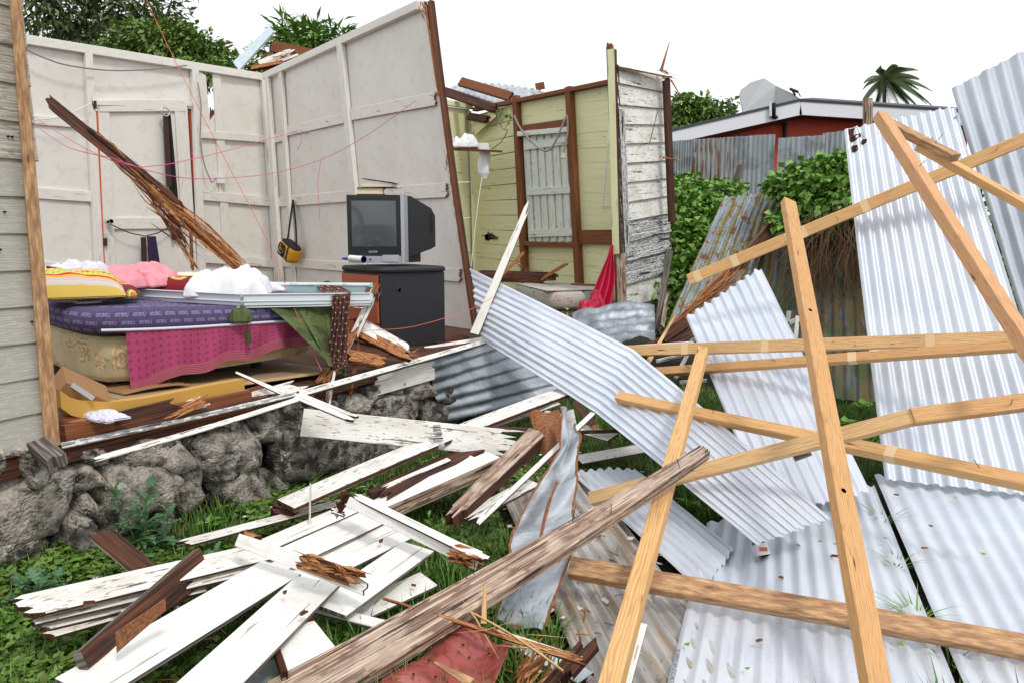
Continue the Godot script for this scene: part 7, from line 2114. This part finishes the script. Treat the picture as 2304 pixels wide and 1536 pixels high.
	tree("oleander_bush", "light green narrow-leaved bush behind the broken roof timbers", Vector3(-3.6, 0, -13.2), Vector3(-3.372, 4.258, -13.200), [[Vector3(-3.656, 4.615, -13.200), Vector3(.35, .3, .4)], [Vector3(-3.249, 4.579, -13.200), Vector3(.4, .28, .4)], [Vector3(-2.873, 4.721, -13.200), Vector3(.28, .22, .3)], [Vector3(-3.798, 4.792, -13.200), Vector3(.15, .2, .2)], [Vector3(-3.354, 4.757, -13.200), Vector3(.3, .22, .3)], [Vector3(-4.532, 4.186, -13.200), Vector3(.3, .2, .3)], [Vector3(-4.037, 4.401, -13.200), Vector3(.3, .25, .3)]], 1500, lan, .7, 1.2, .06)
	tree("far_tree", "green tree behind the lapped wall remnant and the red house", Vector3(5.9, 0, -27), Vector3(6.141, 5.117, -27.000), [[Vector3(5.974, 5.536, -27.000), Vector3(.7, .6, .7)], [Vector3(6.506, 5.715, -27.000), Vector3(.6, .45, .6)], [Vector3(7.051, 5.536, -27.000), Vector3(.55, .45, .6)], [Vector3(7.521, 5.342, -27.000), Vector3(.35, .35, .4)], [Vector3(7.618, 5.983, -27.000), Vector3(.12, .14, .15)], [Vector3(5.884, 5.938, -27.000), Vector3(.4, .3, .4)], [Vector3(6.758, 5.117, -27.000), Vector3(1.2, .3, .6)]], 2600, leaf_mesh(.24, .12, M.leaf_mid), .7, 1.3, .12)
	# coconut palm blown by the wind
	var pb := Vector3(33.307, 15.273, -70.000)
	var p := thing("coconut_palm", "wind-blown coconut palm beyond the red house roof", "palm", Vector3(pb.x + .6, 0, -70))
	var ts := Shape.new()
	ts.tube([Vector3(pb.x + .6, 0, -70), Vector3(pb.x + .4, pb.y * .5, -70), pb - UP * .6], .25, .16, 8)
	make("trunk", ts, M.bark, p)
	for k in 30:
		var f := Shape.new()
		var az := k * 2.39996
		var el := lerpf(1.25, -.5, k / 29.0)
		var dir := Vector3(cos(az) * cos(el), sin(el), sin(az) * cos(el))
		# the wind pushes the fronds to the viewer's right
		dir = (dir + Vector3(.28, 0, 0)).normalized()
		var L := rng.randf_range(2.6, 3.7)
		var side := dir.cross(UP).normalized()
		var rach := []
		for i in 13:
			var t := i / 12.0
			rach.append(pb + dir * L * t + UP * (-1.5 * t * t * L * .42) + Vector3(.55 * t * t, 0, 0))
		f.tube(rach, .03, .008, 4)
		for i in range(1, 12):
			for m in 5:
				var q: Vector3 = rach[i].lerp(rach[mini(i + 1, 12)], m / 5.0)
				for sg in [-1, 1]:
					var ll := .75 * sin(PI * clampf(i / 12.5 + .08, 0, 1)) + .15
					var tip: Vector3 = q + side * sg * ll * .55 + Vector3(.18, -.65, 0) * ll + dir * ll * .35
					var wv := (tip - q).cross(dir).normalized().cross((tip - q).normalized()) * .05
					f.tri(q - wv, q + wv, tip)
		make("frond", f, M.palm_leaf, p)
	for k in 5:
		var c := Shape.new()
		var cc := pb + Vector3(cos(k * 1.3) * .22, -.35, sin(k * 1.3) * .22)
		c.tube([cc + UP * .13, cc + UP * .09, cc, cc - UP * .09, cc - UP * .13], .08, .1, 8)
		make("coconut", c, M.green_stem, p)
	# vines over the rusted sheets and the fence
	var vm := leaf_mesh(.07, .066, M.leaf_vine, .12)
	var v1 := thing("vine_bush", "dense green vine hanging over the dark mossy sheet", "vine", Vector3(2.860, 1.158, -7.200))
	crown(v1, "foliage", [[Vector3(2.843, 1.937, -7.600), Vector3(.28, .18, .3)], [Vector3(2.978, 1.999, -7.400), Vector3(.3, .18, .3)], [Vector3(3.080, 2.045, -7.200), Vector3(.25, .16, .3)], [Vector3(2.816, 1.730, -7.500), Vector3(.2, .2, .25)], [Vector3(2.950, 1.764, -7.300), Vector3(.3, .22, .3)], [Vector3(3.072, 1.816, -7.100), Vector3(.26, .2, .3)], [Vector3(2.787, 1.578, -7.400), Vector3(.14, .16, .2)], [Vector3(2.637, 1.934, -7.700), Vector3(.1, .08, .1)], [Vector3(2.558, 1.576, -7.300), Vector3(.1, .08, .1)], [Vector3(3.044, 1.616, -7.200), Vector3(.2, .12, .2)], [Vector3(3.184, 1.977, -7.100), Vector3(.2, .2, .2)]], 6000, vm, .7, 1.35, .6, .35)
	var ds2 := Shape.new()
	for k in 150:
		var a := Vector3(2.981, 1.570, -6.950) + Vector3(rng.randfn(0, .18), rng.randf_range(-.1, .12), rng.randfn(0, .12))
		var e := a + Vector3(rng.randfn(-.02, .22), -rng.randf_range(.3, 1.0), rng.randf_range(-.1, .12))
		var m := (a + e) * .5 + Vector3(rng.randfn(0, .12), rng.randfn(0, .06), rng.randfn(0, .06))
		ds2.tube([a, m, e, e + Vector3(rng.randfn(0, .08), rng.randfn(0, .05), 0)], .004, .002, 4)
	make("dry_stems", ds2, M.dry_stem, v1)
	var v2 := thing("vine_bush", "dense green vine mound behind the lapped wall remnant", "vine", Vector3(2.217, 0.535, -9.200))
	crown(v2, "foliage", [[Vector3(2.089, 1.876, -9.300), Vector3(.3, .25, .3)], [Vector3(2.437, 1.908, -9.400), Vector3(.35, .22, .3)], [Vector3(2.158, 1.607, -9.100), Vector3(.4, .3, .35)], [Vector3(2.044, 1.244, -8.900), Vector3(.35, .35, .35)], [Vector3(2.457, 1.397, -9.200), Vector3(.3, .4, .35)], [Vector3(1.933, 0.893, -8.700), Vector3(.3, .4, .35)], [Vector3(2.736, 1.940, -9.500), Vector3(.15, .1, .2)], [Vector3(2.121, 2.135, -9.600), Vector3(.15, .08, .15)], [Vector3(1.923, 0.493, -8.600), Vector3(.3, .3, .3)]], 8400, vm, .7, 1.35, .6, .35)
	var v6 := thing("vine_hedge", "dark vine hedge in the slit behind the two tall sheets", "vine", Vector3(4.088, 0.086, -6.200))
	crown(v6, "foliage", [[Vector3(3.689, 1.865, -6.600), Vector3(.3, .3, .3)], [Vector3(3.904, 1.487, -6.400), Vector3(.4, .4, .3)], [Vector3(4.114, 1.017, -6.200), Vector3(.4, .45, .3)], [Vector3(4.209, 0.495, -6.000), Vector3(.4, .45, .3)], [Vector3(4.004, 0.612, -6.200), Vector3(.4, .45, .3)], [Vector3(4.590, 1.339, -6.400), Vector3(.5, .5, .3)], [Vector3(4.497, 0.130, -6.000), Vector3(.5, .4, .3)], [Vector3(3.867, 1.040, -6.400), Vector3(.4, .45, .3)]], 3600, vm, .8, 1.4, .6, .35)
	# greenery seen over the rusted sheets' feet and at the door gap
	var v3 := thing("vine_sprig", "green vine sprig hanging at the top corner of the yellow wall", "vine", Vector3(-0.129, 2.929, -10.261))
	var vs := Shape.new()
	vs.tube([Vector3(-0.189, 3.149, -10.395), Vector3(-0.093, 2.998, -10.230), Vector3(-0.153, 2.896, -10.311)], .006, .004, 4)
	vs.tube([Vector3(-0.012, 3.110, -10.152), Vector3(-0.023, 2.939, -10.134), Vector3(-0.094, 2.840, -10.230)], .006, .004, 4)
	make("stem", vs, M.green_stem, v3)
	var tr := []
	for q in [Vector3(-0.164, 3.076, -10.293), Vector3(-0.105, 2.995, -10.212), Vector3(-0.153, 2.903, -10.277), Vector3(-0.011, 3.032, -10.084), Vector3(-0.035, 2.880, -10.116), Vector3(-0.176, 3.010, -10.309), Vector3(0.000, 2.940, -10.068)]:
		tr.append(Transform3D(Basis(Vector3(rng.randfn(), rng.randfn(), rng.randfn()).normalized(), rng.randf() * 3).scaled(Vector3.ONE * rng.randf_range(.7, 1.1)), q))
	swarm("foliage", vm, tr, colours(6, .9, 1.2), v3)
	var v4 := thing("vine_sprig", "green vine sprig on the grey sheet by the floral mattress", "vine", Vector3(0.558, 0.693, -7.100))
	tr = []
	for q in [Vector3(0.517, 0.759, -7.300), Vector3(0.527, 0.725, -7.200), Vector3(0.493, 0.717, -7.200), Vector3(0.630, 0.717, -7.200), Vector3(0.655, 0.743, -7.200)]:
		tr.append(Transform3D(Basis(Vector3(rng.randfn(), rng.randfn(), rng.randfn()).normalized(), rng.randf() * 3).scaled(Vector3.ONE * rng.randf_range(.7, 1.0)), q))
	swarm("foliage", vm, tr, colours(6, 1.1, 1.4), v4)
	var v5 := thing("vine_sprig", "vine sprig hanging in the slit between the two tall sheets", "vine", Vector3(2.875, 2.012, -4.950))
	tr = []
	for q in [Vector3(2.805, 2.192, -4.900), Vector3(2.821, 2.137, -4.900), Vector3(2.836, 2.088, -4.900), Vector3(2.857, 2.039, -4.900), Vector3(2.790, 2.170, -4.900)]:
		tr.append(Transform3D(Basis(Vector3(rng.randfn(), rng.randfn(), rng.randfn()).normalized(), rng.randf() * 3).scaled(Vector3.ONE * rng.randf_range(.3, .5)), q))
	swarm("foliage", vm, tr, colours(6, .6, .9), v5)

func plants() -> void:
	# short grass and clover where the soil is open
	var blade := Shape.new()
	for k in 7:
		var a := k * 2.4
		var d := Vector3(cos(a), 0, sin(a))
		var side := Vector3(-d.z, 0, d.x) * .0028
		var h := .05 + .03 * (k % 3)
		var p0 := d * .012
		var p1 := p0 + d * .012 + UP * h * .6
		var p2 := p1 + d * (.02 + .014 * (k % 2)) + UP * h * .4
		blade.quad(p0 - side, p0 + side, p1 + side * .8, p1 - side * .8)
		blade.tri(p1 - side * .8, p1 + side * .8, p2)
	var tuft := blade.onto(ArrayMesh.new(), M.blade)
	var tr := []
	var sheets := [PackedVector2Array(), PackedVector2Array(), PackedVector2Array(), PackedVector2Array()]
	for e in [[0, [Vector3(-0.127, 0.050, -3.988), Vector3(0.479, 0.050, -4.426), Vector3(0.789, 0.050, -2.030), Vector3(0.218, 0.050, -2.030)]], [1, [Vector3(0.931, 0.050, -3.537), Vector3(2.096, 0.050, -4.176), Vector3(1.345, 0.050, -2.072), Vector3(0.420, 0.050, -2.072)]], [2, [Vector3(2.160, 0.050, -4.383), Vector3(3.286, 0.050, -3.988), Vector3(2.267, 0.050, -2.030), Vector3(1.333, 0.050, -2.030)]], [3, [Vector3(0.306, 0.100, -4.268), Vector3(0.762, 0.100, -4.355), Vector3(0.985, 0.100, -3.107), Vector3(0.712, 0.100, -2.665)]]]:
		for q in e[1]: sheets[e[0]].append(Vector2(q.x, q.z))
	var U := Vector2(.472, -.882)
	var open := func(x: float, z: float) -> bool:
		var r := Vector2(x + 1.73, z + 2.9)
		if r.x * .882 + r.y * .472 < -.02: return false
		for s in sheets:
			if Geometry2D.is_point_in_polygon(Vector2(x, z), s): return false
		return true
	var n := 0
	while n < 15000:
		var d := rng.randf_range(1.7, 7.0)
		var x := rng.randf_range(-.75, .75) * d
		if not open.call(x, -d): continue
		n += 1
		var s := rng.randf_range(.4, 1.15) * (1.35 if x > -.7 and d < 4.0 else 1.0)
		tr.append(Transform3D(Basis(UP, rng.randf() * TAU).scaled(Vector3(s, s * rng.randf_range(.6, 1.2), s)), Vector3(x, gh(x, -d) - .003, -d)))
	tag(swarm("grass", tuft, tr, colours(40, .5, 1.15, .4), null), "short green grass and weeds between the fallen boards", "grass", "", "stuff")
	var cl := Shape.new()
	for k in 3:
		var a := k * TAU / 3
		var c := Vector3(cos(a) * .009, .03 + .006 * k, sin(a) * .009)
		var o := Vector3(cos(a), .3, sin(a)) * .010
		var t := Vector3(-sin(a), 0, cos(a)) * .008
		cl.quad(c - o, c + t, c + o, c - t)
	var cm := cl.onto(ArrayMesh.new(), M.leaf_mid)
	tr = []
	n = 0
	while n < 16000:
		var d := rng.randf_range(1.9, 4.6)
		var x := rng.randf_range(-.72, .1) * d
		if not open.call(x, -d): continue
		if sin(x * 5.3 + d * 2.1) + sin(d * 7.7 - x * 3) < -.3: continue
		n += 1
		var s := rng.randf_range(.6, 1.7)
		tr.append(Transform3D(Basis(UP, rng.randf() * TAU).rotated(Vector3.RIGHT, rng.randfn(0, .3)).scaled(Vector3.ONE * s), Vector3(x, gh(x, -d) + rng.randf_range(-.012, .012), -d)))
	tag(swarm("ground_cover", cm, tr, colours(40, .45, 1.15, .3), null), "low clover-like ground cover along the stone foundation", "ground cover", "", "stuff")
	# spiny lobed weeds
	var lobed := func(L: float, w: float, mt: Material) -> ArrayMesh:
		var s := Shape.new()
		var m := 5
		var l0 := Vector3.ZERO
		for k in m:
			var z0 := L * k / m
			var z1 := L * (k + 1) / m
			var ww := w * sin(PI * (k + .7) / (m + .6))
			var y0 := .12 * L * sin(PI * k / m)
			var y1 := .12 * L * sin(PI * (k + 1) / m)
			for sg in [-1, 1]:
				s.tri(Vector3(0, y0, z0), Vector3(sg * ww, y0 + .02 * L, z0 + L * .12), Vector3(0, y1, z1))
				s.tri(Vector3(0, y0, z0), Vector3(sg * ww * .55, y0 + .015 * L, z0 - L * .02), Vector3(sg * ww, y0 + .02 * L, z0 + L * .12))
		s.tri(Vector3(-w * .3, 0, L * .85), Vector3(w * .3, 0, L * .85), Vector3(0, -.02, L * 1.08))
		return s.onto(ArrayMesh.new(), mt)
	var l1: ArrayMesh = lobed.call(.11, .035, M.leaf_blue)
	var weed := func(label: String, base: Vector3, h: float, leaves: int, stems: int, mesh: ArrayMesh, sc: float) -> void:
		base.y = gh(base.x, base.z) - .01
		var t := thing("spiny_weed", label, "weed", base, "lobed weeds")
		for st in stems:
			var a0 := st * 2.1 + rng.randf()
			var tip := base + Vector3(cos(a0) * h * .25 * (1 if stems > 1 else .2), h * rng.randf_range(.75, 1.0), sin(a0) * h * .25)
			var s := Shape.new()
			s.tube([base, base.lerp(tip, .5) + Vector3(.01, .01, 0), tip], .004, .002, 5)
			make("stem", s, M.green_stem, t)
			var m := leaves / stems
			for k in m:
				var u := lerpf(.12, 1.0, float(k) / m)
				var az := k * 2.4 + st
				var o := MeshInstance3D.new()
				o.name = "leaf"
				o.mesh = mesh
				t.add_child(o, true)
				o.global_transform = Transform3D(Basis(UP, az) * Basis(Vector3.RIGHT, lerpf(.1, -.9, u)).scaled(Vector3.ONE * sc * lerpf(1.15, .55, u)), base.lerp(tip, u))
	weed.call("tall spiny-leaved weed in front of the pale foundation stone", Vector3(-1.555, 0.200, -3.002), .34, 36, 3, l1, 1.0)
	weed.call("spiny-leaved weed right of the tallest one", Vector3(-1.496, 0.200, -3.035), .25, 22, 2, l1, .9)
	weed.call("small spiny weed at the edge board by the foundation", Vector3(-1.202, 0.150, -2.983), .15, 14, 2, l1, .75)
	weed.call("greyish spiny weed near the left edge", Vector3(-1.681, 0.200, -2.516), .16, 16, 2, l1, 1.0)
	weed.call("low spiny weed left of the charred plank", Vector3(-1.723, 0.250, -2.955), .08, 8, 1, l1, .8)
	weed.call("spiny weed behind the fanned boards", Vector3(-1.670, 0.200, -2.603), .1, 12, 2, l1, .8)
	weed.call("little weed between the dark log and the white stick", Vector3(-0.352, 0.050, -3.426), .22, 14, 2, lobed.call(.07, .02, M.leaf_bright), .8)
	var broad := leaf_mesh(.10, .055, M.leaf_bright, .15)
	var rosette := func(label: String, base: Vector3, k0: int, sc: float) -> void:
		base.y = gh(base.x, base.z)
		var t := thing("broadleaf_weed", label, "weed", base, "broad-leaved weeds")
		for k in k0:
			var o := MeshInstance3D.new()
			o.name = "leaf"
			o.mesh = broad
			t.add_child(o, true)
			o.transform = Transform3D(Basis(UP, k * 2.4) * Basis(Vector3.RIGHT, -rng.randf_range(.25, .75)).scaled(Vector3.ONE * sc * rng.randf_range(.7, 1.1)), Vector3(0, .01 + .006 * k, 0))
	rosette.call("broad-leaved weed at the left picture edge", Vector3(-1.655, 0.150, -2.350), 9, .8)
	rosette.call("broad-leaved weed before the lowest fanned board", Vector3(-1.479, 0.150, -2.327), 10, .8)
	rosette.call("broad-leaved weed under the left end of the brown plank", Vector3(-1.441, 0.120, -2.320), 8, .7)
	rosette.call("broad-leaved weed below the stones at left", Vector3(-1.698, 0.250, -2.713), 9, .8)
	rosette.call("broad-leaved weed behind the brown offcut", Vector3(-1.388, 0.150, -3.312), 7, .8)
	rosette.call("broad-leaved weed beside the long edge board", Vector3(-1.130, 0.120, -3.204), 8, .7)
	rosette.call("broad-leaved weed in the gap beside the bent sheet", Vector3(0.932, 0.030, -3.771), 9, .9)
	rosette.call("broad-leaved weed at the bottom beside the red sheet", Vector3(0.043, 0.030, -2.420), 9, .7)
	rosette.call("broad-leaved weed below the tall sheet in the middle", Vector3(2.494, 0.030, -5.525), 12, 1.2)
	rosette.call("broad-leaved weed near the tall sheet's left foot", Vector3(2.897, 0.030, -6.112), 12, 1.2)
	# long-bladed grass clumps
	var clump := func(label: String, base: Vector3, m: int, h: float, w: float, mt: Material) -> void:
		base.y = gh(base.x, base.z) - .01
		var t := thing("grass_clump", label, "grass clump", base, "tall grass clumps")
		for k in m:
			var a := rng.randf() * TAU
			var d := Vector3(cos(a), 0, sin(a))
			var side := Vector3(-d.z, 0, d.x) * w
			var hh := h * rng.randf_range(.5, 1.1)
			var s := Shape.new()
			var pts := []
			for i in 6:
				var u := i / 5.0
				pts.append(base + d * (.01 + hh * .75 * u * u) + UP * hh * (u - .35 * u * u))
			for i in 5:
				var w0: float = 1 - pow(i / 5.0, 2)
				var w1: float = 1 - pow((i + 1) / 5.0, 2)
				s.quad(pts[i] - side * w0, pts[i] + side * w0, pts[i + 1] + side * w1, pts[i + 1] - side * w1)
			make("blade", s, mt, t)
	clump.call("broad-bladed grass clump at the foot of the foundation", Vector3(-1.107, 0.050, -3.917), 14, .24, .007, M.leaf_bright)
	clump.call("grass clump growing through the short clean board", Vector3(-0.436, 0.050, -2.837), 14, .2, .005, M.leaf_bright)
	clump.call("grass clump right of the square panel", Vector3(-0.547, 0.050, -2.471), 26, .26, .004, M.blade)
	clump.call("tall grass blades beside the thin white strip", Vector3(-0.613, 0.050, -2.593), 12, .34, .004, M.blade)
	clump.call("grass clump beside the torn end of the corner strip", Vector3(-0.246, 0.050, -2.997), 26, .18, .004, M.blade)
	clump.call("grass clump below the dark log", Vector3(-0.153, 0.050, -3.222), 26, .18, .004, M.blade)
	clump.call("grass clump by the lower end of the white stick", Vector3(-0.070, 0.050, -3.537), 20, .16, .004, M.blade)
	clump.call("grass clump before the fanned boards at left", Vector3(-1.460, 0.100, -2.501), 18, .12, .003, M.blade)
	clump.call("grass clump in the bottom left corner", Vector3(-1.521, 0.100, -2.223), 24, .12, .003, M.blade)
	clump.call("grass clump between the large clean boards", Vector3(-0.874, 0.050, -2.626), 10, .16, .004, M.blade)
	clump.call("pale leafy clump between the two wide ground sheets", Vector3(1.500, 0.030, -2.630), 34, .2, .005, M.leaf_bright)
	clump.call("grass clump in the upper gap between the wide ground sheets", Vector3(1.849, 0.030, -3.588), 30, .2, .004, M.blade)
	clump.call("grass clump in the middle gap between the wide ground sheets", Vector3(1.659, 0.030, -3.083), 30, .18, .004, M.blade)
	clump.call("grass clump at the bottom of the gap between the wide ground sheets", Vector3(1.476, 0.030, -2.365), 22, .16, .004, M.leaf_mid)
	clump.call("grass clump beside the curled strip tip", Vector3(0.156, 0.030, -2.536), 22, .18, .004, M.blade)
	clump.call("grass clump left of the tall sheet foot", Vector3(2.384, 0.030, -4.929), 36, .26, .005, M.blade)
	clump.call("grass clump behind the weathered plank end", Vector3(1.009, 0.030, -4.045), 20, .2, .004, M.blade)
	clump.call("grass clump under the pine rafters near the middle sheet", Vector3(2.297, 0.030, -5.038), 36, .26, .005, M.blade)
